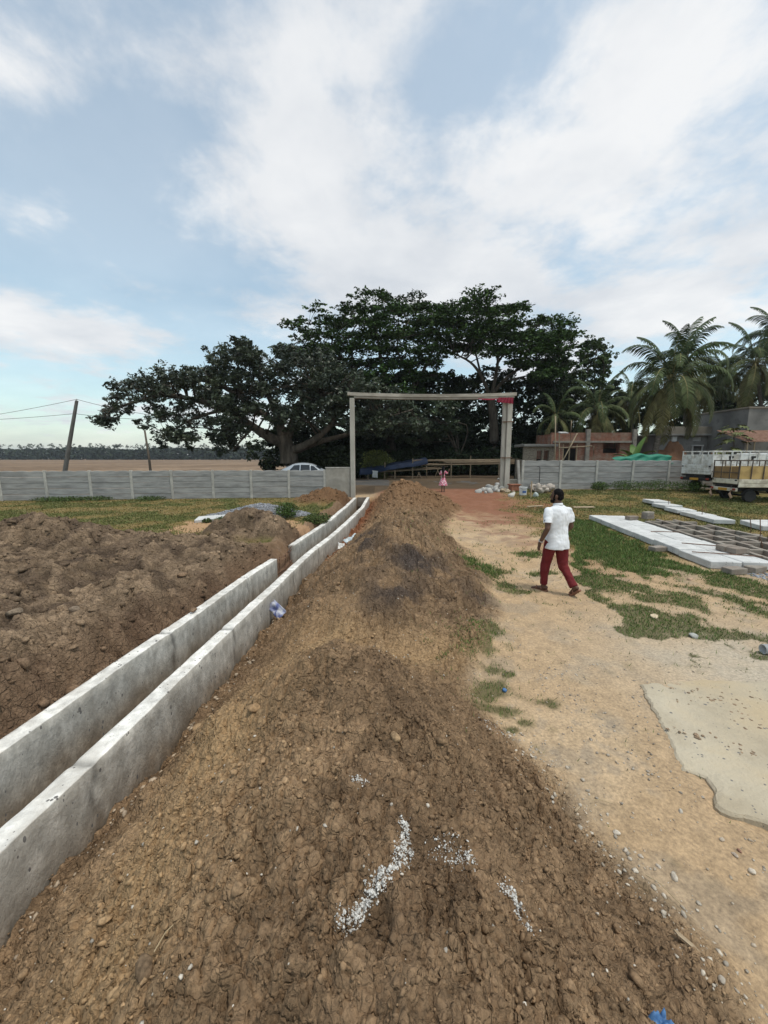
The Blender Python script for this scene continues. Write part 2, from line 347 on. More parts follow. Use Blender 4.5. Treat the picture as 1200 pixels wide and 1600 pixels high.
def inpoly(X, Y, poly):
    r = np.zeros(X.shape, bool); n = len(poly)
    for i in range(n):
        x0, y0 = poly[i]; x1, y1 = poly[(i + 1) % n]
        c = ((y0 > Y) != (y1 > Y)) & (X < (x1 - x0) * (Y - y0) / (y1 - y0 + 1e-9) + x0); r ^= c
    return r
def gpoly(pts, z=0.0): return [tuple(G(px, py, z)[:2]) for px, py in pts]
def seg_d(X, Y, pts):
    d = np.full(X.shape, 99.0)
    for (x0, y0), (x1, y1) in zip(pts[:-1], pts[1:]):
        ux, uy = x1 - x0, y1 - y0; t = np.clip(((X - x0) * ux + (Y - y0) * uy) / (ux * ux + uy * uy), 0, 1)
        d = np.minimum(d, np.hypot(X - x0 - ux * t, Y - y0 - uy * t))
    return d
G_BAND = gpoly([(888, 806), (925, 814), (975, 843), (1060, 885), (1200, 915), (1320, 930), (1320, 1030), (1200, 1012), (1120, 1000), (1040, 1006), (985, 1000), (968, 985), (960, 962), (905, 905), (885, 850)])
BARE = [gpoly([(935, 886), (1000, 905), (1080, 932), (1200, 985), (1260, 1000)]), gpoly([(985, 935), (1060, 955), (1130, 968)]), gpoly([(1060, 905), (1110, 920), (1200, 945)]), gpoly([(1075, 900), (1068, 912)])]
TUFTS = [(760, 893, .34, .62), (735, 875, .22, .3), (790, 915, .2, .2), (742, 1003, .26, .26), (760, 985, .2, .2), (725, 1022, .16, .12), (775, 1075, .16, .13), (758, 1080, .14, .12),
         (790, 1108, .18, .10), (760, 1105, .12, .08), (800, 1137, .06, .05), (672, 1008, .07, .06), (690, 1030, .08, .06), (850, 1095, .1, .06), (808, 925, .2, .12), (828, 865, .3, .3), (850, 893, .3, .14), (860, 1098, .07, .06), (820, 1125, .07, .05), (770, 1045, .10, .08), (795, 1052, .08, .06)]
TUFTW = [(*G(px, py, .02)[:2], a, b) for px, py, a, b in TUFTS]
def green(X, Y):
    """cover of lush grass, 0..1"""
    wob = fbm(X * 2.2, Y * 2.2, 4, 90) - .5; fine = fbm(X * 7, Y * 7, 3, 91)
    Xw = X + wob * .9; Yw = Y + (fbm(X * 2.2 + 9, Y * 2.2, 4, 92) - .5) * 1.2
    g = inpoly(Xw, Yw, G_BAND) * 1.0
    for b in BARE: g = g * sstep(.10, .34, seg_d(Xw, Yw, b) + (fine - .5) * .3)
    g = g * sstep(.20, .50, fine + .20 * sstep(5, 9, Y) + .10)
    for x, y, a, b in TUFTW: g = np.maximum(g, sstep(.10, .75, np.exp(-(((X - x) / a) ** 2 + ((Y - y) / b) ** 2)) + (fine - .5) * .9))
    return g
def lawn(X, Y):
    """thin dry lawn: left of the drain and in the yard on the right"""
    left = (X < LO(Y) - .5) * sstep(8.2, 9.2, Y + (fbm(X, Y, 3, 95) - .5) * 1.5) * (1 - sstep(21.5, 22.5, Y - X * 0))
    right = sstep(0, 1.2, X - (3.6 + .28 * np.maximum(Y - 8, 0) * 0 + 1.0 * sstep(9, 14, Y) + 1.3 * sstep(14, 20, Y)) + (fbm(X * 1.2, Y * 1.2, 3, 96) - .5) * 2.0) * sstep(7.0, 9.5, Y) * (1 - sstep(22.3, 22.6, Y))
    return np.maximum(left, right)
SAND_L = gpoly([(270, 826), (300, 813), (380, 808), (470, 815), (500, 830), (480, 846), (400, 835), (330, 835), (275, 832)])
def ground_colour(X, Y, k):
    n1 = fbm(X * .9, Y * .9, 4, 20); n2 = fbm(X * 3.1, Y * 3.1, 4, 21); n4 = fbm(X * 17, Y * 17, 4, 23)
    def mixv(c, d, w): w = np.asarray(w)[..., None]; return c * (1 - w) + np.asarray(d) * w
    c = np.zeros(X.shape + (3,)) + np.array((.43, .305, .185))                       # trodden sandy earth
    c = mixv(c, (.53, .395, .255), sstep(.45, .7, n1) * .7)
    c = mixv(c, (.33, .26, .185), sstep(.5, .72, n2) * .6)
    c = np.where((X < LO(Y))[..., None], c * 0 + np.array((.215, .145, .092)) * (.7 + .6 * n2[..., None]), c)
    n5 = fbm(X * 11, Y * 11, 3, 24); c = c * (.80 + .40 * n5[..., None]); c = mixv(c, (.27, .225, .175), sstep(.60, .74, n5) * .5 * sstep(.4, .6, n1))
    # greyer, paler ground round the concrete pad
    c = mixv(c, (.47, .41, .325), .85 * np.exp(-(((X - 3.9) / 1.5) ** 2 + ((Y - 3.7) / 1.4) ** 2)) * (.6 + .6 * n2))
    # red earth fill at the gate
    red = sstep(10.0, 17.5, Y + n1 * 4 - 2 + .8 * (X - 3) + (n2 - .5) * 5) * sstep(-.9, .2, X) * (1 - sstep(5.0, 7.0, X - .12 * (Y - 14) + (n2 - .5) * 2)) * (1 - sstep(24.5, 26, Y))
    red2 = .55 * np.exp(-(((X - 4.2) / .8) ** 2 + ((Y - 9.0) / 2.0) ** 2)) * sstep(.4, .6, n2 + .1)
    trench = np.exp(-((X - RRx(Y) - .15) / .35) ** 2) * (X > RRx(Y)) * sstep(8.5, 10.5, Y) * (1 - sstep(20.5, 21.5, Y))
    redw = np.clip(np.maximum(np.maximum(red, red2), trench), 0, 1)
    c = mixv(c, (.205, .085, .050), redw * .92); c = mixv(c, (.27, .135, .085), redw * sstep(.45, .65, n2) * .6)
    # lawn and grass soil
    la = lawn(X, Y); dry = np.zeros_like(c) + np.array((.185, .135, .050)); dry = mixv(dry, (.105, .105, .034), sstep(.42, .62, n1)); dry = mixv(dry, (.26, .185, .095), sstep(.55, .75, n2) * .7)
    c = mixv(c, 0, 0) * (1 - la[..., None]) + dry * la[..., None]
    sandl = inpoly(X + (n2 - .5) * 1.2, Y + (n1 - .5) * 1.5, SAND_L); c = mixv(c, (.44, .275, .16), sandl * .85)
    yred = np.exp(-(((X - 6.9) / 1.3) ** 2 + ((Y - 17.2) / 2.2) ** 2)) * sstep(.38, .55, n2); c = mixv(c, (.26, .12, .07), np.clip(yred, 0, 1) * .85)
    gr = green(X, Y); c = mixv(c, (.085, .085, .036), gr * .8)
    # spoil: brown clay, with dusty, dark and burnt parts
    clay = np.zeros_like(c) + np.array((.235, .156, .093))
    clay = mixv(clay, (.315, .212, .126), sstep(.45, .7, n1) * .8); clay = mixv(clay, (.155, .102, .062), sstep(.5, .7, n2) * .7)
    wv_ = .07 * (fbm(X * 8, Y * 8, 3, 51) - .5); ce1 = worley((X + wv_) / .125, (Y + wv_) / .125, 1)[2]; ce2 = worley((X + wv_) / .052, (Y - wv_) / .052, 2)[2]; clodc = (.74 + .36 * ce1 + .26 * (ce2 - .3))[..., None]
    clay = clay * clodc
    dusty = np.exp(-(((X + 1.15) / .45) ** 2 + ((Y - 2.0) / 1.6) ** 2)) + .8 * np.exp(-(((X + .75) / .5) ** 2 + ((Y - 4.3) / 1.1) ** 2)) + .95 * np.exp(-(((X - .45) / .75) ** 2 + ((Y - 4.05) / .5) ** 2)) + .55 * np.exp(-(((X + .2) / .6) ** 2 + ((Y - 11.5) / 1.5) ** 2))
    clay = mixv(clay, (.41, .275, .150), np.clip(dusty * (.45 + n2 * .8), 0, .9))
    for x, y, rx, ry, w in [(.55, 6.2, .55, .5, .8), (-.35, 7.4, .28, 1.0, .7), (.15, 5.2, .5, .4, .6), (1.55, 5.6, .35, .3, .5), (-.2, 2.95, .25, .2, .4), (.95, 7.2, .3, .6, .4)]:
        clay = mixv(clay, (.085, .066, .056), np.clip(w * 1.5 * np.exp(-(((X - x) / rx) ** 2 + ((Y - y) / ry) ** 2)) * sstep(.32, .6, n2), 0, 1))
    c = mixv(c, 0, 0) * (1 - k['mound'][..., None]) + clay * k['mound'][..., None]
    farred = k['mound'] * sstep(12.5, 15.5, Y); c = mixv(c, (.235, .135, .072), farred * .7); c = mixv(c, (.25, .10, .05), k['mound'] * trench * .9)
    dark = np.zeros_like(c) + np.array((.188, .134, .089)); dark = mixv(dark, (.265, .190, .126), sstep(.45, .65, n1) * .8); dark = mixv(dark, (.105, .074, .052), sstep(.5, .68, n2) * .8); dark = dark * (.72 + .56 * worley((X + wv_) / .17 + 9, (Y + wv_) / .17, 6)[2])[..., None] * clodc
    c = mixv(c, 0, 0) * (1 - k['heap'][..., None]) + dark * k['heap'][..., None]
    c = mixv(c, (.20, .115, .062), k['heap2']); c = mixv(c, (.21, .21, .22), k['grav'])
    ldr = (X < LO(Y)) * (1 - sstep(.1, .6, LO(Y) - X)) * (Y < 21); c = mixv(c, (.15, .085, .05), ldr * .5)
    # the world beyond the fence: dry ploughed land, leaf litter under the trees
    far = sstep(22.6, 24, Y - .08 * X * 0 + np.where(X < -1.5, .12 * (-X) , 0) * 0)
    fld = np.zeros_like(c) + np.array((.185, .125, .080)); fld = mixv(fld, (.25, .175, .115), sstep(.4, .65, fbm(X * .05, Y * .12, 4, 30))); fld = mixv(fld, (.13, .085, .055), sstep(.5, .7, fbm(X * .4, Y * .4, 3, 31)) * .6)
    c = c * (1 - far[..., None]) + fld * far[..., None]
    lit = far * sstep(-16, -10, X) * (1 - sstep(70, 90, Y)); c = mixv(c, (.09, .065, .042), lit * .9)
    c = mixv(c, (.16, .10, .065), k['indrain'] * 1.0)
    return np.clip(c, 0.01, .9)

def axis(lo_step, rate, mid, end, rate2):
    a = [0.0]
    while a[-1] < end:
        x = a[-1]; a.append(x + (min(max(lo_step, rate * x), .055) if x < 10 else (max(.055, .014 * x) if x < mid else rate2 * x)))
    return np.array(a)
ax = axis(.0105, .009, 24, 1100, .06); XS = np.concatenate([-ax[:0:-1], ax])
ys = [-7.0]
while ys[-1] < .55: ys.append(ys[-1] + (.3 if ys[-1] < -.2 else .06))
while ys[-1] < 1150:
    y = ys[-1]; ys.append(y + (min(max(.010, .006 * y), .055 if y < 11.5 else .08) if y < 21 else (.09 if y < 22.8 else (.6 if y < 40 else .12 * y))))
YS = np.array(ys)
GX, GY = np.meshgrid(XS, YS)
GZ, K = terrain(GX, GY)
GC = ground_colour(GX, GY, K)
nx, ny = len(XS), len(YS)
# each patch of the one sheet becomes its own object: ground, path, heaps ...
cxm = lambda A: (A[:-1, :-1] + A[1:, 1:]) / 2
FX, FY = cxm(GX), cxm(GY); fm, fh, fh2, fg = (cxm(K[n].astype(float)) for n in ('mound', 'heap', 'heap2', 'grav'))
FX2 = FX
reg = np.zeros(FX.shape, int)
path_l = smooth_interp(FY, MT); path_r = 3.6 + .14 * FY
reg[(FX > path_l - .3) & (FX < np.minimum(path_r, 6.3)) & (FY < 12.5)] = 1
reg[(FX > -.6) & (FX < 6.5 + .05 * FY) & (FY >= 12.5) & (FY < 26)] = 2
reg[(FY > 22.6) & (reg == 0)] = 3
reg[fm > .5] = 4; reg[(fm > .5) & (FY > 4.2)] = 5; reg[(fm > .5) & (FY > 12.3)] = 6
reg[fh > .5] = 7; reg[(fh > .5) & (FY > 8.9) & (FX > -5.3)] = 8; reg[fh2 > .5] = 9; reg[fg > .5] = 10
idx = np.arange(nx * ny).reshape(ny, nx)
quad = np.stack([idx[:-1, :-1], idx[:-1, 1:], idx[1:, 1:], idx[1:, :-1]], -1)
V = np.stack([GX, GY, GZ], -1).reshape(-1, 3); VC = np.concatenate([GC.reshape(-1, 3), np.maximum(np.maximum(K['mound'], K['heap']), K['heap2']).reshape(-1, 1)], 1)
NAMES = {0: ('ground', None, None), 1: ('dirt_path', None, None), 2: ('red_earth_apron', None, None), 3: ('ploughed_field', None, None),
         4: ('earth_mound', 'nearest brown mound of cracked clay clods filling the foreground', 'mound'),
         5: ('earth_mound', 'middle mound with dark burnt patches along the drain', 'mound'),
         6: ('earth_mound', 'farthest reddish mound in front of the gate', 'mound'),
         7: ('spoil_heap', 'wide dark spoil heap left of the concrete drain', 'heap'),
         8: ('spoil_heap', 'conical dark spoil heap beside the gap in the left drain wall', 'heap'),
         9: ('spoil_heap', 'reddish brown soil heap against the plain wall by the left gate post', 'heap'),
         10: ('gravel_heap', 'low heap of grey crushed stone on the left lawn', 'heap')}
for r, (nm, lb, ct) in NAMES.items():
    q = quad[reg == r]
    if not len(q): continue
    u, inv = np.unique(q, return_inverse=True); f = inv.reshape(q.shape)
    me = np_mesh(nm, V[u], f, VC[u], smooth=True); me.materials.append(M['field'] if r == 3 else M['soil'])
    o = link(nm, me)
    if lb: tag(o, lb, ct, 'heaps of dug-out soil' if ct != 'mound' else 'mounds along the drain')
    else: o['kind'] = 'structure'
def gz(x, y): return float(terrain(np.array([float(x)]), np.array([float(y)]))[0][0])
def gzv(x, y): return terrain(np.asarray(x, float), np.asarray(y, float))[0]

# road behind the gate
M['asphalt'] = pmat('asphalt', (.052, .050, .047), (.085, .080, .073), 3, .9, .3, 60, c3=(.13, .10, .075), c3scale=.6, c3amt=.6)
mb = MB(); xs = np.linspace(-260, 260, 105)
vs = [(x, y, .325 + .012 * math.sin(x * .3) - .0035 * (y - 29.6) ** 2 * .3) for y in (26.2, 28.0, 29.6, 31.2, 33.0) for x in xs]; n = len(xs)
fs = [(j * n + i, j * n + i + 1, (j + 1) * n + i + 1, (j + 1) * n + i) for j in range(4) for i in range(n - 1)]
tag(mb.add(vs, fs).build('road', M['asphalt'], smooth=True), kind='structure')
# ------------------------------------------------------------------ concrete drain
def concrete(name, c1, c2, c3, **k):
    m = pmat(name, c1, c2, k.pop('scale', 5), k.pop('rough', .88), k.pop('bump', .35), k.pop('bscale', 70), c3=c3, c3scale=k.pop('c3scale', 2.2), c3amt=k.pop('c3amt', .55), spec=.2, **k)
    t = m.node_tree; n = t.nodes; l = t.links; p = n['Principled BSDF']
    # blow holes: shade inside small pits put into the colour as dark spots
    src = p.inputs['Base Color'].links[0].from_socket
    vo = n.new('ShaderNodeTexVoronoi'); vo.inputs['Scale'].default_value = 24; mpn = [q for q in n if q.type == 'MAPPING'][0]; l.new(mpn.outputs[0], vo.inputs['Vector'])
    gate_ = n.new('ShaderNodeTexNoise'); gate_.inputs['Scale'].default_value = 9; l.new(mpn.outputs[0], gate_.inputs['Vector'])
    th = n.new('ShaderNodeMapRange'); th.inputs['From Min'].default_value = .44; th.inputs['From Max'].default_value = .75; th.inputs['To Min'].default_value = 0; th.inputs['To Max'].default_value = .34; l.new(gate_.outputs[0], th.inputs[0])
    lt = n.new('ShaderNodeMath'); lt.operation = 'LESS_THAN'; l.new(vo.outputs['Distance'], lt.inputs[0]); l.new(th.outputs[0], lt.inputs[1])
    mix = n.new('ShaderNodeMix'); mix.data_type = 'RGBA'; l.new(lt.outputs[0], mix.inputs[0]); l.new(src, mix.inputs[6]); mix.inputs[7].default_value = (.17, .16, .15, 1)
    l.new(mix.outputs[2], p.inputs['Base Color'])
    return m
M['drain'] = concrete('drain_concrete', (.70, .695, .68), (1.16, 1.15, 1.13), (.58, .55, .51), scale=11, attr=True, c3scale=3.2, c3amt=.6, bump=.5, bscale=45, stretch=(1, 1, .55))
M['drain_in'] = pmat('drain_floor', (.16, .13, .10), (.27, .23, .19), 4, .95, .4, 40)
drain = empty('concrete_drain', (-2.2, 3.0, -.8)); tag(drain, 'roofless concrete drain channel with two parallel white-topped walls', 'drain')
def drain_wall(y0, y1, xfun, thick, seed, joints):
    ysw = [y0]
    while ysw[-1] < y1:
        yy = ysw[-1]; st = max(.02, .008 * abs(yy))
        if any(abs(yy - j) < .12 for j in joints): st = min(st, .02)
        ysw.append(min(y1, yy + st))
    ysw = np.array(ysw); m = len(ysw)
    hz = [-.85, -.7, -.55, -.42, -.3, -.2, -.1, -.006]
    prof = [(0, z) for z in hz] + [(.004, 0.0), (.03, 0), (.06, 0), (thick - .06, 0), (thick - .03, 0), (thick - .004, 0)] + [(thick, z) for z in hz[::-1]]
    n = len(prof); P = np.zeros((m, n, 3)); colr = np.zeros((m, n, 3))
    xl = xfun(ysw)
    topn = (fbm(ysw * .5 + seed, ysw * 0, 2, seed) - .5) * .05 + (vnoise(ysw * 9, ysw * 0 + seed, seed) - .5) * .007
    bow = (fbm(ysw * .25, ysw * 0 + seed, 2, seed + 3) - .5) * .04
    for k_, (dx, dz) in enumerate(prof):
        top = dz >= -.007
        nz_ = (fbm(ysw * 7 + k_ * 3.1, ysw * 0 + dz * 6, 3, seed + 5) - .5)
        z = .06 + dz + topn * (1 if dz > -.05 else .6) + (nz_ * .010 if top else 0)
        x = xl + dx + bow
        jn = np.zeros(m)
        for j in joints: jn = np.maximum(jn, np.exp(-((ysw - j - .03 * math.sin(dz * 17 + j)) / (.032 if j < 5 else .02)) ** 2))
        rough_ = (vnoise(ysw * 60, ysw * 0 + dz * 40 + seed, seed + 9) - .3)
        inward = -1 if dx > thick / 2 else 1
        if not top: x = x + inward * (jn * .022 * rough_ + nz_ * .004) + inward * jn * .008
        else: z = z - jn * .012
        P[:, k_] = np.stack([x, ysw, z], -1)
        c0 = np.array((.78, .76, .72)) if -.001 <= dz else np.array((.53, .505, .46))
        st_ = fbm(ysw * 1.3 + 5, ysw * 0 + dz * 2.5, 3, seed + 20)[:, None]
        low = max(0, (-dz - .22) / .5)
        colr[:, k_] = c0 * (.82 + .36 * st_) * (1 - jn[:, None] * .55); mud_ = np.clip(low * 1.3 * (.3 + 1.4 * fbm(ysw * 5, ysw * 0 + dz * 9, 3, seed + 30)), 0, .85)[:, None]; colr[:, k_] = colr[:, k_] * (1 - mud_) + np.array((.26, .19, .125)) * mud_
    ii = np.arange(m * n).reshape(m, n)
    f = np.stack([ii[:-1, :-1], ii[1:, :-1], ii[1:, 1:], ii[:-1, 1:]], -1).reshape(-1, 4)
    v = P.reshape(-1, 3); cc = colr.reshape(-1, 3)
    caps = []
    for row, yy in ((0, y0), (m - 1, y1)):                                     # end faces as strips
        a = ii[row]
        for k_ in range(n // 2 - 1):
            q = (a[k_], a[k_ + 1], a[n - 2 - k_], a[n - 1 - k_]); caps.append(q if row == 0 else q[::-1])
    f = np.concatenate([f, np.array(caps)])
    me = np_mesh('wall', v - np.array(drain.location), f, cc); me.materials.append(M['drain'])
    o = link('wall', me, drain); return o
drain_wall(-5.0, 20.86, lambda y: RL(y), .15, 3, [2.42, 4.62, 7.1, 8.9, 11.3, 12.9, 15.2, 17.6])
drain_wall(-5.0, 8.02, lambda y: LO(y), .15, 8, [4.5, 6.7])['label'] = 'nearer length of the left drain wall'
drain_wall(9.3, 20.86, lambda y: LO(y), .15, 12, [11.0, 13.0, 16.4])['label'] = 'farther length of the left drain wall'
mb = MB(); yv = np.linspace(-5, 20.8, 60)
vs = [(x, y, z) for y in yv for x, z in ((LI(y) - .03, -.62), (LI(y) + .12, -.70), (RL(y) - .12, -.70), (RL(y) + .03, -.62))]
fs = [(i * 4 + j, i * 4 + j + 1, i * 4 + j + 5, i * 4 + j + 4) for i in range(len(yv) - 1) for j in range(3)]
mb.add([Vector(p) - drain.location for p in vs], fs).build('floor', M['drain_in'], drain, smooth=True)
M['rust'] = pmat('rust', (.10, .055, .035), (.20, .11, .07), 20, .9, .3, 60)
for z, dy in ((-.10, .0), (-.32, .05), (-.02, .0)):                             # bars bridging the gap in the left wall
    a = Vector((LO(8.0) + .07, 7.95, z)); b = Vector((LO(9.35) + .07, 9.4, z + .06 - dy)); mid = (a + b) / 2 + Vector((.03, 0, -.05))
    MB().tube([a - drain.location, mid - drain.location, b - drain.location], .009, 6).build('reinforcing_bar', M['rust'], drain)
for y in (8.35, 8.75, 9.1): MB().tube([Vector((LO(y) + .06, y, -.6)) - drain.location, Vector((LO(y) + .09, y + .03, .06 + random.uniform(-.1, .05))) - drain.location], .008, 6).build('reinforcing_bar', M['rust'], drain)
# small cross wall closing the channel's far end
MB().box(Vector((-1.15, 20.95, -.2)) - drain.location, (.62, .12, .5), ch=.01).build('end_sill', M['drain_in'], drain)

# ------------------------------------------------------------------ precast fences
M['board'] = pmat('precast_board', (.205, .202, .194), (.34, .334, .318), 2.2, .9, .35, 60, stretch=(.55, 1, 3.2), c3=(.42, .412, .395), c3scale=1.3, c3amt=.5, spec=.15, gen=True)
M['fpost'] = pmat('precast_post', (.36, .345, .31), (.50, .48, .435), 5, .9, .3, 50, c3=(.28, .265, .24), c3scale=2, c3amt=.6, gen=True)
M['plaster'] = pmat('cement_plaster', (.255, .235, .20), (.36, .335, .29), 2.2, .92, .3, 50, c3=(.20, .185, .16), c3scale=1.2, c3amt=.6)
def board_mesh(Lb, h, wavy, seed):
    r = random.Random(seed); n = 26; ch = .014
    top = [(h + (.035 * abs(math.sin(math.pi * 3 * i / n)) - .01 if wavy else r.uniform(-.003, .003))) for i in range(n + 1)]
    mb = MB(); T = .045
    for i in range(n):
        x0, x1 = -Lb / 2 + Lb * i / n, -Lb / 2 + Lb * (i + 1) / n
        zt0, zt1 = top[i], top[i + 1]
        v = [(x0, -T / 2, ch), (x1, -T / 2, ch), (x1, -T / 2, zt1 - ch), (x0, -T / 2, zt0 - ch), (x0, 0, zt0), (x1, 0, zt1), (x1, T / 2, zt1 - ch), (x0, T / 2, zt0 - ch), (x0, T / 2, ch), (x1, T / 2, ch), (x0, 0, 0), (x1, 0, 0)]
        f = [(0, 1, 2, 3), (3, 2, 5, 4), (4, 5, 6, 7), (7, 6, 9, 8), (8, 9, 11, 10), (10, 11, 1, 0)]
        if i == 0: f.append((0, 3, 4, 7, 8, 10))
        if i == n - 1: f.append((1, 11, 9, 6, 5, 2))
        mb.add(v, f)
    return mb.mesh('board', M['board'])
def fence(label, posts, hts, nb=5, hb=.292):
    """posts: ground points of the posts, one bay between each two"""
    root = empty('precast_fence', posts[0]); tag(root, label, 'fence', 'precast concrete fences')
    L0 = (posts[1] - posts[0]).length; bm_ = [board_mesh(L0 - .07, hb, False, 1), board_mesh(L0 - .07, hb, True, 2)]
    pm = MB().box((0, 0, hts / 2 - .1), (.13, .13, hts + .2), ch=.012).mesh('post', M['fpost'])
    for p in posts:
        o = link('post', pm, root, p - root.location, (R(random.uniform(-.8, .8)), R(random.uniform(-.8, .8)), math.atan2(posts[1].y - posts[0].y, posts[1].x - posts[0].x)))
    for a, b in zip(posts[:-1], posts[1:]):
        d = b - a; rz = math.atan2(d.y, d.x)
        for k in range(nb):
            c = (a + b) / 2 - root.location; lenf = d.length / L0
            o = link('board', bm_[k == nb - 1], root, (c.x + random.uniform(-.006, .006), c.y + random.uniform(-.012, .012), c.z + .03 + k * (hb + .007)), (R(random.uniform(-.5, .5)), R(random.uniform(-.25, .25)), rz)); o.scale.x = lenf
    return root
def fy(x): return 19.6 + (x + 19.6) * .106
lp = [-21.75, -19.56, -17.4, -15.28, -13.28, -11.27, -9.2, -7.22, -5.23, -3.30]
fence('long grey precast board fence with scalloped top across the left lawn', [Vector((x, fy(x), -.02)) for x in lp], 1.56)
rp = [D(px, 760, 22.4).x for px in (815, 875, 932, 989, 1047)]; rp += [rp[-1] + 2.13, rp[-1] + 4.26, rp[-1] + 6.4]
fence('grey precast board fence with scalloped top behind the trucks', [Vector((x, 22.4 + .03 * (x - 8), .33)) for x in rp], 1.72, 5, .325)
w = MB(); pa, pb = Vector((-3.23, fy(-3.2), -.1)), Vector((-1.9, 21.62, -.1)); d = pb - pa
rot = Matrix.Rotation(math.atan2(d.y, d.x), 3, 'Z')
wl = empty('boundary_wall', pa); tag(wl, 'short plastered wall between the left fence and the gate', 'wall')
MB().box((pb - pa) / 2 + Vector((0, 0, .88)), (d.length, .14, 1.70), rot, .01).build('panel', M['plaster'], wl)
MB().box((pb - pa) / 2 + Vector((0, 0, 1.75)), (d.length + .02, .17, .05), rot, .01).build('coping', M['fpost'], wl)
w2 = empty('boundary_wall', (7.3, 22.45, .3)); tag(w2, 'low plastered stub wall behind the right gate post', 'wall')
MB().box((.05, .25, .28), (1.0, .15, .72), None, .02).build('panel', M['plaster'], w2)

# ------------------------------------------------------------------ gate frame
M['gate'] = pmat('gate_timber', (.36, .335, .285), (.52, .485, .42), 5, .85, .35, 40, stretch=(1, 1, .3), c3=(.27, .245, .205), c3scale=2.5, c3amt=.5)
M['beam'] = pmat('beam_timber', (.31, .275, .225), (.46, .415, .35), 5, .85, .35, 40, stretch=(.3, 1, 1), c3=(.16, .14, .11), c3scale=2.0, c3amt=.6)
gl = Vector((-1.74, 21.6, -.1)); gr_ = Vector((6.98, 22.2, .3))
gate = empty('gate_frame', gl); tag(gate, 'tall open gate frame of grey posts and a long beam', 'gate')
MB().box((0, 0, 2.75), (.26, .24, 5.5), ch=.02).build('post', M['gate'], gate)
MB().box(gr_ - gl + Vector((.08, 0, 2.50)), (.27, .22, 5.2), ch=.02).build('post', M['gate'], gate)
MB().box(gr_ - gl + Vector((-.17, .12, 2.48)), (.20, .2, 5.1), ch=.02).build('post', M['gate'], gate)
for z in (1.9, 3.9): MB().box(gr_ - gl + Vector((0, .02, z)), (.56, .36, .035), ch=.005).build('wire_tie', M['rust'], gate)
b0, b1 = Vector((-1.98, 21.55, 5.45)), Vector((7.36, 22.15, 5.53)); bd = b1 - b0; bang = math.atan2(bd.y, bd.x)
def sagbeam(z, h, x0, x1, dy, dp):
    mbb = MB(); n = 24; Mr = Matrix.Rotation(bang, 3, 'Z'); vs = []; 
    for i in range(n + 1):
        t = x0 + (x1 - x0) * i / n; u = t / bd.length; zz = z - .10 * 4 * u * (1 - u) + bd.z * u
        for y, k in ((dy - dp / 2, 0), (dy + dp / 2, 0), (dy + dp / 2, h), (dy - dp / 2, h)): vs.append(b0 - gl + Mr @ Vector((t, y, zz + k)))
    fs = [(i * 4 + j, i * 4 + (j + 1) % 4, i * 4 + 4 + (j + 1) % 4, i * 4 + 4 + j) for i in range(n) for j in range(4)] + [(3, 2, 1, 0), (n * 4, n * 4 + 1, n * 4 + 2, n * 4 + 3)]
    return mbb.add(vs, fs).build('beam', M['beam'], gate)
sagbeam(.085, .17, 0, bd.length, 0, .22); sagbeam(-.03, .105, .35, bd.length - .1, .03, .18)
M['redcloth'] = pmat('red_cloth', (.17, .012, .028), (.24, .022, .042), 8, .85, .3, 40)
mb = MB(); n = 26
vs = []
for i in range(n + 1):
    t = i / n; x = 6.35 + .85 * t; wv = .045 * math.sin(t * 34)
    drop = .28 if t > .12 else .18 + t
    vs += [(x, 22.0 + wv * .3, 5.50), (x - .03, 22.0 - .03 + wv, 5.46 - drop * .5), (x - .12 + .1 * t, 22.0 - .05 + wv * 1.4, 5.46 - drop * (.75 + .35 * t))]
fs = [(i * 3 + j, i * 3 + 3 + j, i * 3 + 4 + j, i * 3 + 1 + j) for i in range(n) for j in range(2)]
tag(mb.add(vs, fs).build('red_cloth', M['redcloth'], smooth=True), 'pleated red cloth tied under the right end of the gate beam', 'cloth')
mb = MB(); vs = []
for i in range(17):
    t = i / 16; x = 5.2 + 1.2 * t; s_ = .05 * math.sin(math.pi * t)
    vs += [(x, 21.93, 5.44 - s_ * .2), (x, 21.90, 5.40 - s_)]
tag(MB().add(vs, [(i * 2, i * 2 + 2, i * 2 + 3, i * 2 + 1) for i in range(16)]).build('red_ribbon', M['redcloth'], smooth=True), 'thin red ribbon hung along the gate beam', 'ribbon')
lean = Vector((7.72, 22.1, .3))
tag(MB().box((0, 0, .85), (.14, .13, 1.8), Matrix.Rotation(R(-6), 3, 'Y'), .012).build('leaning_post', M['fpost'], loc=lean), 'short concrete post leaning left beside the right fence', 'post')
M['steel'] = pmat('dark_steel', (.03, .03, .03), (.06, .055, .05), 20, .6, .1, 60)
tag(MB().tube([(8.95, 22.2, .3), (8.95, 22.2, 1.62), (8.92, 22.2, 1.68), (8.80, 22.2, 1.70)], .022, 8).build('bent_pipe', M['steel']), 'thin black bent pipe standing at the right fence', 'pipe')

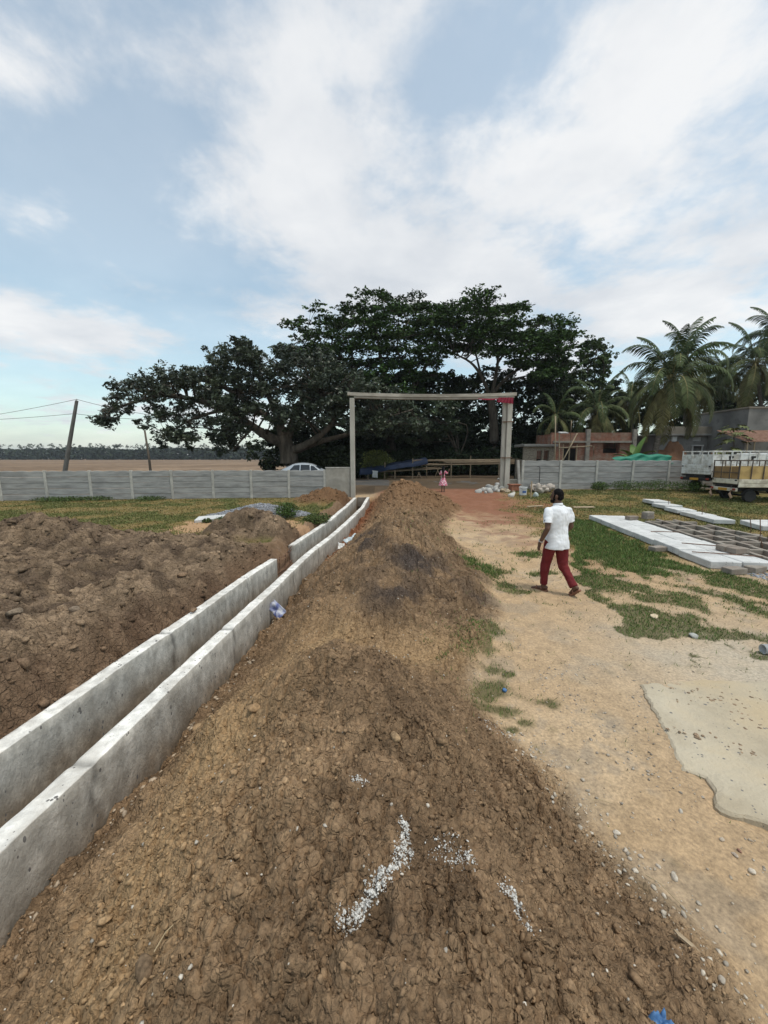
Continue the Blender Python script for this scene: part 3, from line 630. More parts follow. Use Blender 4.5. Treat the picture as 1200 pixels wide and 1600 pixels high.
# ------------------------------------------------------------------ rocks, clods, rubble
def icos(sub=1):
    bm = bmesh.new(); bmesh.ops.create_icosphere(bm, subdivisions=sub, radius=1)
    v = np.array([p.co[:] for p in bm.verts]); f = np.array([[q.index for q in fc.verts] for fc in bm.faces]); bm.free(); return v, f
IC1, IC2, IC3 = icos(1), icos(2), icos(3)
def lumps(pts, sizes, cols, ico, flat=(.6, 1.0), jag=.3):
    v0, f0 = ico; n = len(pts); m = len(v0)
    q = rng.normal(size=(n, 4)); q /= np.linalg.norm(q, axis=1)[:, None]; w_, x_, y_, z_ = q.T
    Rm = np.stack([np.stack([1 - 2 * (y_**2 + z_**2), 2 * (x_*y_ - z_*w_), 2 * (x_*z_ + y_*w_)], -1), np.stack([2 * (x_*y_ + z_*w_), 1 - 2 * (x_**2 + z_**2), 2 * (y_*z_ - x_*w_)], -1), np.stack([2 * (x_*z_ - y_*w_), 2 * (y_*z_ + x_*w_), 1 - 2 * (x_**2 + y_**2)], -1)], 1)
    sc = sizes[:, None] * rng.uniform(.6, 1.25, (n, 3))
    vv = np.repeat(v0[None], n, 0) * (1 + jag * .6 * (rng.random((n, m)) - .5))[..., None]
    for _ in range(3):
        dn = rng.normal(size=(n, 3)); dn /= np.linalg.norm(dn, axis=1)[:, None]; e = np.maximum(np.einsum('nmj,nj->nm', vv, dn) - rng.uniform(.25, .7, (n, 1)), 0); vv = vv - e[..., None] * dn[:, None, :]
    vv = vv * sc[:, None, :]
    vv = np.einsum('nij,nmj->nmi', Rm, vv); vv[..., 2] *= rng.uniform(flat[0], flat[1], n)[:, None]
    vv = vv + np.asarray(pts)[:, None, :]
    f = (f0[None] + (np.arange(n) * m)[:, None, None]).reshape(-1, 3)
    return vv.reshape(-1, 3), f, np.repeat(np.asarray(cols), m, 0)
def scatter(n, x0, x1, y0, y1, keep):
    X = rng.uniform(x0, x1, n); Y = rng.uniform(y0, y1, n); z, k = terrain(X, Y); ok = keep(X, Y, k); return X[ok], Y[ok], z[ok], {a: b[ok] for a, b in k.items()}
# loose clods over the mounds and the spoil
acc = []
for (n, x0, x1, y0, y1, smin, smax) in [(13000, -2.1, 1.6, .75, 3.6, .004, .015), (5000, -2.2, 1.9, .7, 4.5, .006, .024), (3600, -2, 2.2, 4.5, 12, .012, .040), (9000, -10.5, -2.3, 1.2, 11.5, .016, .065), (4000, -1, 4, 12, 20.5, .025, .085), (1200, -4.2, -1.6, 17, 20.5, .03, .08)]:
    X, Y, z, k = scatter(n, x0, x1, y0, y1, lambda X, Y, k: (np.maximum(np.maximum(k['mound'], k['heap']), k['heap2']) > .35) & ~k['indrain'] & (fbm(X * 1.4, Y * 1.4, 3, 71) > .42))
    sz = smin + (smax - smin) * rng.random(len(X)) ** 5.0
    c = ground_colour(X, Y, k) * rng.uniform(.75, 1.15, (len(X), 1)); acc.append((X, Y, z, sz, c))
X, Y, z, sz, c = (np.concatenate(a) for a in zip(*acc))
v, f, cc = lumps(np.stack([X, Y, z - sz * .1], -1), sz * 1.25, c, IC1, (.5, .95), .7)
o = link('loose_clods', np_mesh('loose_clods', v, f, cc)); o.data.materials.append(M['clod']); tag(o, 'loose crumbs and clods of brown clay strewn over the mounds', 'clods', kind='stuff')
# pebbles and grit
acc = []
X, Y, z, k = scatter(2200, .8, 4.2, 1.0, 7.5, lambda X, Y, k: (k['mound'] < .9)); acc.append((X, Y, z, .003 + .011 * rng.random(len(X)) ** 4, np.array((.40, .33, .25)) * rng.uniform(.55, 1.25, (len(X), 1))))
X, Y, z, k = scatter(1000, -2.1, 1.6, .7, 8, lambda X, Y, k: (k['mound'] > .3)); acc.append((X, Y, z, .004 + .010 * rng.random(len(X)) ** 3, np.array((.50, .45, .38)) * rng.uniform(.6, 1.2, (len(X), 1))))
bx = rng.normal(0, .24, 420); t = rng.uniform(0, 1, 420); bxx = 1.50 - .48 * t + bx * .55; byy = 1.15 + 1.75 * t; z = gzv(bxx, byy)
acc.append((bxx, byy, z, .004 + .014 * rng.random(420) ** 4, np.array((.47, .41, .33)) * rng.uniform(.6, 1.2, (420, 1))))
X, Y, z, k = scatter(1500, 1.5, 2.7, 1.7, 4.4, lambda X, Y, k: (k['mound'] < .2) & (fbm(X * 3, Y * 3, 3, 12) > .47)); acc.append((X, Y, z, .003 + .012 * rng.random(len(X)) ** 3, np.array((.37, .32, .26)) * rng.uniform(.6, 1.25, (len(X), 1))))
yy = rng.uniform(1.3, 14, 500); xx = RRx(yy) + .03 + np.abs(rng.normal(0, .12, 500)); acc.append((xx, yy, gzv(xx, yy), .008 + .03 * rng.random(500) ** 3, np.array((.36, .28, .20)) * rng.uniform(.6, 1.3, (500, 1))))
X, Y, z, sz, c = (np.concatenate(a) for a in zip(*acc))
v, f, cc = lumps(np.stack([X, Y, z + sz * .25], -1), sz, c, IC1, (.5, .9), .35)
o = link('pebbles', np_mesh('pebbles', v, f, cc)); o.data.materials.append(M['pebble']); tag(o, 'small pale pebbles and grit scattered on path and mound', 'pebbles', kind='stuff')
# crushed stone on the gravel heap and a patch by the slabs
X, Y, z, k = scatter(6000, -7.2, -2.4, 13.2, 15.8, lambda X, Y, k: (k['grav'] > .3) & (X < LO(Y) - .2)); sz = .018 + .03 * rng.random(len(X))
v, f, cc = lumps(np.stack([X, Y, z], -1), sz, np.array((.24, .245, .265)) * rng.uniform(.5, 1.5, (len(X), 1)), IC1, (.6, 1), .4)
o = link('crushed_stone', np_mesh('crushed_stone', v, f, cc)); o.data.materials.append(M['pebble']); tag(o, 'grey crushed stone covering the gravel heap on the left lawn', 'gravel', kind='stuff')
X, Y, z, k = scatter(700, 6.9, 9.0, 6.5, 7.15, lambda X, Y, k: fbm(X * 2, Y * 2, 2, 3) > .4); sz = .014 + .03 * rng.random(len(X))
v, f, cc = lumps(np.stack([X, Y, z], -1), sz, np.array((.28, .29, .31)) * rng.uniform(.5, 1.5, (len(X), 1)), IC1, (.6, 1), .4)
o = link('crushed_stone', np_mesh('crushed_stone', v, f, cc)); o.data.materials.append(M['pebble']); tag(o, 'blue-grey stone chips at the near end of the slab rows', 'gravel', kind='stuff')
# crumbled white lime spilt on the nearest mound
def lime(label, path, n, wid):
    P = []; pts = []
    for px, py in path:
        q = G(px, py, .5)
        for _ in range(6): q = G(px, py, gz(q.x, q.y))
        P.append(q)
    n = int(n * 1.5)
    for _ in range(n):
        t = random.random() * (len(P) - 1); i = int(t); u = t - i; p = P[i].lerp(P[i + 1], u); s_ = wid * (.4 + .9 * abs(math.sin(t * 2.3 + 1)))
        pts.append((p.x + random.gauss(0, s_), p.y + random.gauss(0, s_ * .8)))
    X, Y = np.array(pts).T; z = gzv(X, Y); sz = .0016 + .0060 * rng.random(n) ** 4
    v, f, cc = lumps(np.stack([X, Y, z + sz * .1], -1), sz, np.array((.60, .58, .54)) * rng.uniform(.7, 1.1, (n, 1)), IC1, (.5, .9), .4)
    o = link('lime_spill', np_mesh('lime_spill', v, f, cc)); o.data.materials.append(M['pebble']); tag(o, label, 'lime', 'white lime spills on the mound', 'stuff')
lime('largest white streak of lime crumbs on the near mound', [(535, 1445), (575, 1405), (600, 1370), (635, 1335), (632, 1285)], 2100, .013)
lime('thin white streak of lime crumbs on the mound slope facing the path', [(788, 1378), (808, 1412), (830, 1452)], 300, .011)
lime('faint scatter of white crumbs right of the largest streak', [(690, 1330), (735, 1335)], 320, .034)
lime('small white crumb patch above the largest streak', [(553, 1222), (572, 1218)], 130, .014)
lime('pale crumb scatter at the foot of the mound beside the path', [(750, 1120), (763, 1140), (785, 1145)], 120, .03)
# single stones and big clods
def stone(name, label, px, py, size, col, group, cat='stone', z=None, flat=.6):
    p = G(px, py, 0.0)
    if z is None:
        z = 0.0
        for _ in range(8): z = gz(p.x, p.y); p = G(px, py, .5 * z + .5 * p.z if _ else z)
    v0, f0 = IC3; s_ = rng.integers(1000)
    nrm = v0 * (1 + .45 * (np.stack([fbm(v0[:, 0] * 1.6 + s_, v0[:, 1] * 1.6 + v0[:, 2] * 1.1, 3, int(s_))] * 3, -1) - .5))
    for _ in range(5):                                     # chip flat facets off
        d_ = rng.normal(size=3); d_ /= np.linalg.norm(d_); h_ = rng.uniform(.55, .85); e = np.maximum(nrm @ d_ - h_, 0); nrm = nrm - e[:, None] * d_ * .85
    a = rng.uniform(0, 6.28); sc = np.array([1, rng.uniform(.6, .95), flat]) * size / 2
    vv = nrm * sc; vv = np.stack([vv[:, 0] * math.cos(a) - vv[:, 1] * math.sin(a), vv[:, 0] * math.sin(a) + vv[:, 1] * math.cos(a), vv[:, 2]], -1)
    me = np_mesh(name, vv, f0, np.tile(np.array(col), (len(vv), 1)) * (.9 + .2 * rng.random((len(vv), 1))), smooth=False)
    me.materials.append(M['clod'] if 'clod' in name else M['pebble'])
    o = link(name, me, loc=(p.x, p.y, gz(p.x, p.y) + size * flat * .22)); return tag(o, label, cat, group)
GS = 'single stones by the path'
for a in [('flat pale stone half buried at the mound foot', 963, 1302, .045, (.52, .46, .38)), ('long pale stone where mound meets path', 1053, 1372, .052, (.48, .42, .34)), ('small rounded grey stone just above the long pale stone', 1001, 1339, .030, (.43, .37, .30)),
          ('small grey stone between the rounded and the long stone', 1029, 1355, .030, (.43, .37, .30)), ('oval white stone on the path near the right edge', 1175, 1363, .040, (.54, .47, .38)), ('grey stone next to a reddish one on the path', 1148, 1337, .038, (.40, .33, .26)),
          ('pale flat stone on the path below the concrete pad corner', 1063, 1269, .042, (.46, .42, .36)), ('small stone on the path right of the sandy track', 1128, 1313, .034, (.42, .35, .27)), ('white three-cornered stone beside a wood splinter', 1062, 1487, .028, (.60, .58, .55)),
          ('grey pyramid shaped stone near the lower right corner', 1128, 1533, .036, (.36, .31, .25)), ('reddish stone on the path touching a grey one', 1155, 1330, .026, (.24, .13, .09)), ('smooth stone on the grass edge by the bare strip', 1022, 965, .12, (.55, .44, .30)),
          ('grey stone lying in the grass left of the pipe', 1083, 995, .11, (.36, .36, .33)), ('pale lump of rubble beside the path grass', 1078, 906, .10, (.45, .30, .20))]:
    stone('stone', a[0], a[1], a[2], a[3], a[4], GS)
GCL = 'large clods of clay'
for a in [('large pale clod high on the near mound', 618, 1155, .075, (.30, .205, .12)), ('rounded clod on the slope toward the drain wall', 335, 1360, .05, (.235, .155, .09)), ('pale clod at the mound edge above the drain', 310, 1135, .12, (.33, .22, .125)),
          ('sandy clod on the mound crest left side', 400, 1110, .11, (.33, .215, .12)), ('dark flat clod low on the mound near the bottom left', 225, 1520, .09, (.17, .118, .075)), ('big pale boulder of clay on the wide spoil heap', 196, 904, .17, (.23, .165, .11)),
          ('pale clod nearest the wall gap on the wide spoil heap', 285, 900, .15, (.23, .155, .10)), ('grey clod at the left edge of the wide spoil heap', 23, 957, .14, (.22, .17, .125)), ('grey clod right of the one at the left edge', 117, 954, .12, (.20, .155, .115)),
          ('small clod lying on the left drain wall top', 302, 957, .10, (.22, .15, .10))]:
    zz = .06 if 'wall top' in a[0] else None
    o = stone('clay_clod', a[0], a[1], a[2], a[3], a[4], GCL, 'clod', z=zz)
    if zz: q = G(a[1], a[2], .06); o.location = (LO(q.y) + .07, q.y, .10)
# ------------------------------------------------------------------ slabs, blocks, pad on the right
M['slab'] = concrete('slab_concrete', (.50, .50, .485), (.66, .655, .635), (.42, .41, .395), scale=3, gen=True)
M['block'] = pmat('cement_block', (.215, .185, .155), (.33, .295, .25), 6, .93, .4, 60, c3=(.19, .14, .11), c3scale=2, c3amt=.6, gen=True)
def slab(label, c, size, rz, group, tilt=(0, 0)):
    n = 4; mb = MB().box((0, 0, 0), size, None, .012)
    return tag(mb.build('concrete_slab', M['slab'], loc=c, rot=(tilt[0], tilt[1], rz)), label, 'slab', group)
ORD = ['first', 'second', 'third', 'fourth', 'fifth', 'sixth', 'seventh']
A0, A1 = Vector((6.49, 7.43, 0)), Vector((7.33, 13.61, 0)); ad = (A1 - A0).normalized(); an = Vector((ad.y, -ad.x, 0)); arz = math.atan2(ad.y, ad.x) - math.pi / 2
for cidx in range(2):
    for i in range(6):
        Ls = (A1 - A0).length / 6
        c = A0 + ad * Ls * (i + .5) + an * (.29 + .585 * cidx) + ad * random.uniform(-.01, .01); z = gz(c.x, c.y)
        slab('%s pale slab from the near end in the %s column of the paved double row' % (ORD[i], ('left', 'right')[cidx]), (c.x, c.y, max(z, .0) + .085 + random.uniform(-.006, .006)), (.57, Ls - .012, .15), arz + R(random.uniform(-.5, .5)), 'slabs of the double row', (R(random.uniform(-.5, .5)), R(random.uniform(-.5, .5))))
B0, B1 = Vector((10.92, 12.6, 0)), Vector((11.66, 17.4, 0)); bdv = (B1 - B0).normalized(); bn = Vector((bdv.y, -bdv.x, 0)); brz = math.atan2(bdv.y, bdv.x) - math.pi / 2
for i in range(5):
    c = B0 + bdv * .96 * (i + .5) + bn * (.34 + .05 * math.sin(i * 2)); z = gz(c.x, c.y)
    slab('%s pale slab from the near end of the single row behind the blocks' % ORD[i], (c.x, c.y, z + .10 + .01 * i), (.66, .95, .14), brz + R(random.uniform(-2, 2)), 'slabs of the single row', (R(random.uniform(-1, 1)), R(random.uniform(-1, 1))))
slab('lone pale slab lying apart near the yellow truck', (12.25, 11.75, gz(12.25, 11.75) + .13), (1.5, 1.0, .15), R(-12), 'slabs of the single row', (R(2), R(-2)))
# cells of cement blocks set on edge between the slab rows
blk = MB().box((0, 0, 0), (.38, .1, .19), None, .006).mesh('cement_block', M['block'])
bf = empty('block_foundation', (9.0, 9.0, 0)); tag(bf, 'open cells of grey cement blocks laid between the slab rows', 'foundation')
fo = A0 + an * 1.32
def putblock(u, v_, turn, k=0):
    p = fo + ad * u + an * v_
    link('cement_block', blk, bf, (p.x - 9.0, p.y - 9.0, gz(p.x, p.y) + .085 + .195 * k), (0, 0, arz + (math.pi / 2 if turn else 0) + R(random.uniform(-2, 2))))
for line in range(4):
    for i in range(14):
        u = .2 + i * .39
        if (line == 3 and i > 11) or (line == 0 and i > 12): continue
        putblock(u, line * .52, True)
for i in range(0, 14, 2):
    for line in range(3): putblock(.2 + i * .39 + .2, line * .52 + .26, False)
for n_, (px, py, rz) in enumerate([(1012, 808, 20), (1011, 803, 25), (1136, 856, 5), (1153, 860, 10), (1028, 857, 12), (987, 809, 15), (1147, 892, 8), (1180, 888, 20), (1178, 838, 14)]):
    lab = ['tan block lying on the far end of the double slab row', 'tan block stacked on another at the far end of the slab row', 'block standing upright beside the slabs near end', 'block lying next to the upright one on the slabs', 'block leaning at the left side of the double slab row', 'loose block left of the stacked pair on the slabs', 'long block lying in grass before the slab rows', 'small block at the slab end near the stone chips', 'pale block lying beyond the block cells'][n_]
    on = n_ in (0, 2, 3, 5); zt = .17 if on else (.30 if n_ == 1 else 0.0)
    p = G(px, py, zt + .06) if n_ != 1 else None
    if n_ == 1: p = Vector(prev)
    prev = p.copy()
    zb = (gz(p.x, p.y) if not on and n_ != 1 else zt)
    if n_ == 1: zb = .29
    tag(MB().box((0, 0, .058), (.36, .2, .115), None, .008).build('loose_block', M['block'], loc=(p.x, p.y, zb + .004), rot=(0, 0, R(rz))), lab, 'block', 'loose cement blocks by the slabs')
for n_, (px, py, h) in enumerate([(1096, 808, .55), (1102, 806, .6), (1043, 795, .5), (984, 800, .5), (1185, 852, .75), (1198, 848, .85), (1172, 832, .5), (1190, 856, .3)]):
    p = G(px, py, .1); z = gz(p.x, p.y)
    lab = ['left bar of the rusty pair beside the single slab row', 'right bar of the rusty pair beside the single slab row', 'rusty bar standing at the middle of the single slab row', 'rusty bar standing at the far end of the double slab row', 'rusty bar standing among the block cells near the right edge', 'tallest rusty bar at the right edge of the photo', 'tilted rusty bar near the lone slab', 'short rusty bar beside the taller ones in the cells'][n_]
    tag(MB().tube([(0, 0, -.05), (.01, 0, h * .5), (random.uniform(-.06, .06), .02, h)], .010, 6).build('rebar', M['rust'], loc=(p.x, p.y, z)), lab, 'rebar', 'starter bars standing round the slabs')
for n_, (px, py, l, rz) in enumerate([(1040, 831, .75, -8), (1107, 852, 1.0, -28), (1135, 866, 1.2, -20)]):
    p = G(px, py, .18); lab = ['short bar lying across the far half of the slabs', 'bar lying lengthwise on the slab row by the blocks', 'long bar lying on the slabs close to the near end'][n_]
    tag(MB().tube([(-l / 2, 0, .010), (0, .01, .012), (l / 2, 0, .010)], .011, 6).build('rebar', M['rust'], loc=(p.x, p.y, .172), rot=(0, 0, R(rz))), lab, 'rebar', 'bars lying on the slabs')
# worn concrete pad beside the path
M['pad'] = concrete('pad_concrete', (.40, .335, .24), (.52, .455, .345), (.46, .355, .22), scale=2.2, c3scale=1.1, c3amt=.8, bump=.5, bscale=30)
poly = [(2.52, 3.52), (2.36, 3.05), (2.22, 2.72), (2.10, 2.43), (2.16, 2.40), (2.21, 2.37), (2.16, 2.22), (2.07, 2.14), (2.12, 2.09), (2.34, 2.02), (2.75, 1.86), (3.4, 1.70), (4.6, 1.6), (5.3, 2.2), (5.2, 3.6), (4.2, 3.55), (3.2, 3.60)]
bm = bmesh.new(); dense = []
for i in range(len(poly)):
    a, b = Vector((*poly[i], 0)), Vector((*poly[(i + 1) % len(poly)], 0)); k = max(1, int((b - a).length / .03))
    for j in range(k): p = a.lerp(b, j / k); dense.append(p + Vector((random.uniform(-.012, .012) + .05 * (fbm(np.array([p.x * 5]), np.array([p.y * 5]), 3, 2)[0] - .5), random.uniform(-.012, .012) + .05 * (fbm(np.array([p.x * 5 + 7]), np.array([p.y * 5]), 3, 2)[0] - .5), 0)))
cen = Vector((3.4, 2.7, 0)); rings = []
for fr, zz in ((1.0, -.12), (1.0, .0), (.985, .014), (.93, .020), (.8, .024), (.55, .028), (.3, .03)):
    rings.append([bm.verts.new((cen.x + (p.x - cen.x) * fr, cen.y + (p.y - cen.y) * fr, zz + .018 - .030 * max(0, cen.y + (p.y - cen.y) * fr - 2.3) + (.014 * (fbm(np.array([p.x * fr * 6]), np.array([p.y * fr * 6]), 3, 4)[0] - .5) if fr < 1 else 0))) for p in dense])
nn = len(dense)
for a, b in zip(rings[:-1], rings[1:]):
    for i in range(nn): bm.faces.new((a[i], a[(i + 1) % nn], b[(i + 1) % nn], b[i]))
cv = bm.verts.new((cen.x, cen.y, .036))
for i in range(nn): bm.faces.new((rings[-1][i], rings[-1][(i + 1) % nn], cv))
bmesh.ops.recalc_face_normals(bm, faces=bm.faces); me = bpy.data.meshes.new('concrete_pad'); bm.to_mesh(me); bm.free(); me.materials.append(M['pad'])
tag(link('concrete_pad', me), 'worn broken concrete pad with mud marks beside the path', 'slab')
# dried mud flecks on the pad
pts = []
for px, py, n, s_ in [(1080, 1070, 18, .05), (1070, 1088, 10, .03), (1130, 1085, 40, .08), (1050, 1132, 14, .035), (1098, 1143, 16, .035), (1165, 1165, 18, .04), (1185, 1120, 26, .07), (1175, 1080, 20, .06), (1160, 1105, 16, .05), (1195, 1180, 12, .05)]:
    q = G(px, py, .075)
    for _ in range(n // 2): pts.append((q.x + random.gauss(0, s_ * 1.5), q.y + random.gauss(0, s_ * .8), 0))
pts = np.array(pts); pts[:, 2] = .046 - .030 * np.maximum(0, pts[:, 1] - 2.3); sz = .006 + .018 * rng.random(len(pts)) ** 2
v, f, cc = lumps(pts, sz, np.array((.30, .215, .145)) * rng.uniform(.7, 1.2, (len(pts), 1)), IC1, (.15, .3), .4)
o = link('mud_flecks', np_mesh('mud_flecks', v, f, cc)); o.data.materials.append(M['clod']); tag(o, 'dried brown mud flecks stuck on the concrete pad', 'mud', kind='stuff')
M['pvc'] = pmat('pvc_pipe', (.42, .43, .42), (.50, .51, .50), 4, .5, 0)
q = G(1192, 1013, .05); z0 = gz(q.x, q.y)
mb = MB(); mb.lathe([(.055, 0), (.055, 2.6), (.046, 2.6), (.046, 0)], n=20); mb.f = [f_ for f_ in mb.f if len(f_) == 4] + [(k_, (k_ + 1) % 20, 60 + (k_ + 1) % 20, 60 + k_) for k_ in range(20)]
tag(mb.build('drain_pipe', M['pvc'], loc=(q.x, q.y, z0 + .06), rot=(0, R(90), R(-4)), smooth=True), 'grey plastic pipe lying at the grass edge on the right', 'pipe')
# broken white slab by the gravel heap
p = G(338, 812, .05)
tag(MB().box((0, 0, 0), (1.3, .55, .12), None, .02).build('broken_slab', M['slab'], loc=(p.x, p.y, gz(p.x, p.y) + .09), rot=(R(5), R(-3), R(10))), 'broken white slab at the left foot of the gravel heap', 'slab')

# ------------------------------------------------------------------ litter
def sheet(name, label, cat, c, size, seed, mat, amp=.05, rot=(0, 0, 0), n=10):
    xs_, ys_ = np.meshgrid(np.linspace(-.5, .5, n), np.linspace(-.5, .5, n)); z_ = (fbm(xs_ * 3 + seed, ys_ * 3, 3, seed) - .5) * amp * 2
    z_ += (np.abs(np.sin(xs_ * 9 + seed)) * np.abs(np.cos(ys_ * 7))) * amp * .5
    v = np.stack([xs_ * size[0] * (1 + .2 * z_ / amp), ys_ * size[1], z_], -1).reshape(-1, 3); i_ = np.arange(n * n).reshape(n, n)
    f = np.stack([i_[:-1, :-1], i_[:-1, 1:], i_[1:, 1:], i_[1:, :-1]], -1).reshape(-1, 4)
    me = np_mesh(name, v, f, smooth=True); me.materials.append(mat); o = link(name, me, loc=c, rot=rot)
    md = o.modifiers.new('thickness', 'SOLIDIFY'); md.thickness = .004
    return tag(o, label, cat)
M['bluewrap'] = pmat('blue_wrapper', (.10, .12, .30), (.30, .34, .55), 9, .35, c3=(.6, .6, .62), c3scale=7, c3amt=1.0)
M['clearwrap'] = pmat('pale_wrapper', (.38, .43, .44), (.60, .65, .66), 7, .3)
M['bluecloth'] = pmat('blue_plastic', (.03, .09, .22), (.10, .22, .42), 30, .5)
M['whiteplastic'] = pmat('white_plastic', (.60, .60, .58), (.75, .75, .72), 9, .5)
yq = 5.75; sheet('wrapper', 'crumpled blue and white wrapper against the right drain wall', 'wrapper', (RRx(yq) + .13, yq, gz(RRx(yq) + .13, yq) + .10), (.16, .34), 3, M['bluewrap'], .04, (R(35), R(-55), R(20)))
yq = 10.6; sheet('plastic_sheet', 'shiny grey plastic sheet in the trench by the drain wall', 'plastic sheet', (RRx(yq) + .48, yq, gz(RRx(yq) + .48, yq) + .06), (.42, .42), 5, M['clearwrap'], .07, (R(15), R(-18), R(30)))
sheet('plastic_bag', 'small crumpled white bag in the trench by the drain wall', 'bag', (RRx(yq - .1) + .17, yq - .1, gz(RRx(yq) + .17, yq - .1) + .08), (.16, .22), 9, M['whiteplastic'], .08, (R(50), 0, 0))
p = G(1024, 1592, .02); p = Vector((p.x, p.y, gz(p.x, p.y)));
for _ in range(6): p = G(1034, 1606, p.z + .02); p.z = gz(p.x, p.y)
sheet('blue_rag', 'crumpled blue plastic rag at the bottom edge of the photo', 'rag', (p.x, p.y, p.z + .03), (.085, .06), 13, M['bluecloth'], .03, (0, 0, R(15)), 16)
p = G(788, 1077, .02); tag(MB().lathe([(.002, .0), (.02, 0), (.021, .018), (.016, .022)], n=14).build('bottle_cap', M['bluecloth'], loc=(p.x, p.y, gz(p.x, p.y) + .004), rot=(R(15), R(10), 0), smooth=True), 'small blue bottle cap on the grassy path edge', 'cap')
M['wood'] = pmat('dry_wood', (.30, .22, .14), (.46, .36, .24), 6, .9, .4, 60, stretch=(1, 6, 6))
for lab, px, py, l, w_, rz in [('broad wood splinter low on the mound near the path', 1073, 1475, .10, .018, -48), ('pale chip of wood at the upper mound edge', 902, 1267, .07, .012, 40), ('short chip of wood on the path edge', 886, 1231, .04, .010, 45)]:
    z = .1; p = G(px, py, z)
    for _ in range(6): z = gz(p.x, p.y); p = G(px, py, z)
    tag(MB().prism([(-l / 2, 0), (-l * .3, w_ * .5), (l * .35, w_ * .45), (l / 2, .001), (l * .2, -w_ * .4), (-l * .4, -w_ * .45)], -.004, .004, Matrix.Rotation(R(90), 3, 'X')).build('wood_splinter', M['wood'], loc=(p.x, p.y, z + .014), rot=(R(4), R(8), R(rz))), lab, 'wood', 'chips of wood on the mound')
M['straw'] = pmat('straw', (.38, .29, .17), (.5, .4, .26), 5, .9)
for lab, px, py, l, rz in [('thin dry twig beside the broad splinter', 1035, 1395, .16, -60), ('thin dry stalk low on the mound left side', 268, 1462, .14, 65), ('dry stalk at the right foot of the mound', 940, 1258, .12, -10)]:
    z = .1; p = G(px, py, z)
    for _ in range(6): z = gz(p.x, p.y); p = G(px, py, z)
    tag(MB().tube([(-l / 2, 0, .012), (-l * .1, .012, .02), (l / 2, 0, .014)], .0022, 5).build('twig', M['straw'], loc=(p.x, p.y, z + .008), rot=(0, 0, R(rz))), lab, 'twig', 'dry twigs on the mound')

# ------------------------------------------------------------------ rubble and bucket at the right gate post
GR = 'rubble at the right gate post'
def rub(px, py, size, col, lab, zb=None, nm='rubble_stone'):
    z = .3; p = G(px, py, z)
    for _ in range(4): z = gz(p.x, p.y); p = G(px, py, z)
    v0, f0 = IC2; nrm = v0.copy()
    for _ in range(6):
        d_ = rng.normal(size=3); d_ /= np.linalg.norm(d_); h_ = rng.uniform(.35, .7); e = np.maximum(nrm @ d_ - h_, 0); nrm = nrm - e[:, None] * d_
    vv = nrm * size * .62 * rng.uniform(.7, 1.2, 3)
    me = np_mesh(nm, vv, f0, np.tile(np.array(col), (len(vv), 1))); me.materials.append(M['pebble'])
    tag(link(nm, me, loc=(p.x, p.y, (z if zb is None else zb) + size * .22), rot=(0, 0, random.uniform(0, 6))), lab, 'stone', GR)
for i in range(34): rub(745 + 40 * random.random() ** .7, 765 + random.uniform(-4, 6), random.uniform(.16, .38), np.array((.36, .35, .32)) * random.uniform(.75, 1.2), 'grey rubble stone in the pile left of the right gate post')
for i in range(6): rub(781 + random.uniform(-4, 3), 752 + random.uniform(-4, 8), random.uniform(.18, .32), np.array((.34, .33, .31)) * random.uniform(.8, 1.1), 'grey rubble stone in the pile left of the right gate post')
for i in range(13): rub(791 + random.uniform(-7, 12), 766 + random.uniform(-2, 4), random.uniform(.14, .28), np.array((.42, .34, .24)) * random.uniform(.75, 1.2), 'tan rubble stone at the foot of the right gate post')
for i in range(38): rub(848 + random.gauss(0, 10), 768 - abs(random.gauss(0, 4)) + 3, random.uniform(.16, .42), np.array((.38, .33, .28)) * random.uniform(.7, 1.25), 'pale rubble stone in the pile by the right fence', zb=.32 + random.random() * .25)
rub(800, 776, .34, (.5, .47, .42), 'flat white stone before the bucket', nm='rubble_stone'); rub(836, 776, .30, (.40, .44, .42), 'flat greenish stone right of the bucket')
p = G(817, 772, .33); zb = gz(p.x, p.y); bk = empty('paint_bucket', (p.x, p.y, zb)); tag(bk, 'white plastic paint bucket with blue print beside the gate', 'bucket')
mb = MB().lathe([(.17, 0), (.20, .38), (.215, .38), (.215, .42), (.19, .42), (.16, .03)], n=20); mb.build('tub', M['whiteplastic'], bk, smooth=False)
M['print'] = pmat('blue_print', (.05, .10, .28), (.12, .2, .4), 30, .5)
mb = MB(); vs = [(.1885 * math.sin(a) * (1 + .0 * z), -.1885 * math.cos(a), z) for z in (.12, .24) for a in np.linspace(-.5, .6, 7)]
vs = [(x * (1 + .09 * (z - .12)), y * (1 + .09 * (z - .12)), z) for x, y, z in vs]; mb.add(vs, [(i, i + 1, i + 8, i + 7) for i in range(6)]).build('printed_patch', M['print'], bk)
MB().tube([(.205 * math.cos(a), -.05 - .16 * math.sin(a), .40 - .10 * math.sin(a)) for a in np.linspace(0, math.pi, 9)], .006, 5).build('handle', M['steel'], bk)
M['brickred'] = pmat('brick_red', (.22, .085, .05), (.32, .14, .085), 8, .9, .3, 50)
p = G(805, 768, .33); tag(MB().box((0, 0, .17), (.52, .4, .34), None, .02).box((0, 0, .37), (.62, .46, .06), None, .01).build('brick_stack', M['brickred'], loc=(p.x, p.y + .2, gz(p.x, p.y)), rot=(0, 0, R(8))), 'low brick red block between gate post and bucket', 'block')
p = G(829.5, 776, .3); tag(MB().box((0, 0, .4), (.05, .05, .85), None, .005).build('wooden_stake', M['wood'], loc=(p.x, p.y, gz(p.x, p.y)), rot=(R(-2), R(1), 0)), 'thin pale stake standing right of the bucket', 'stake')
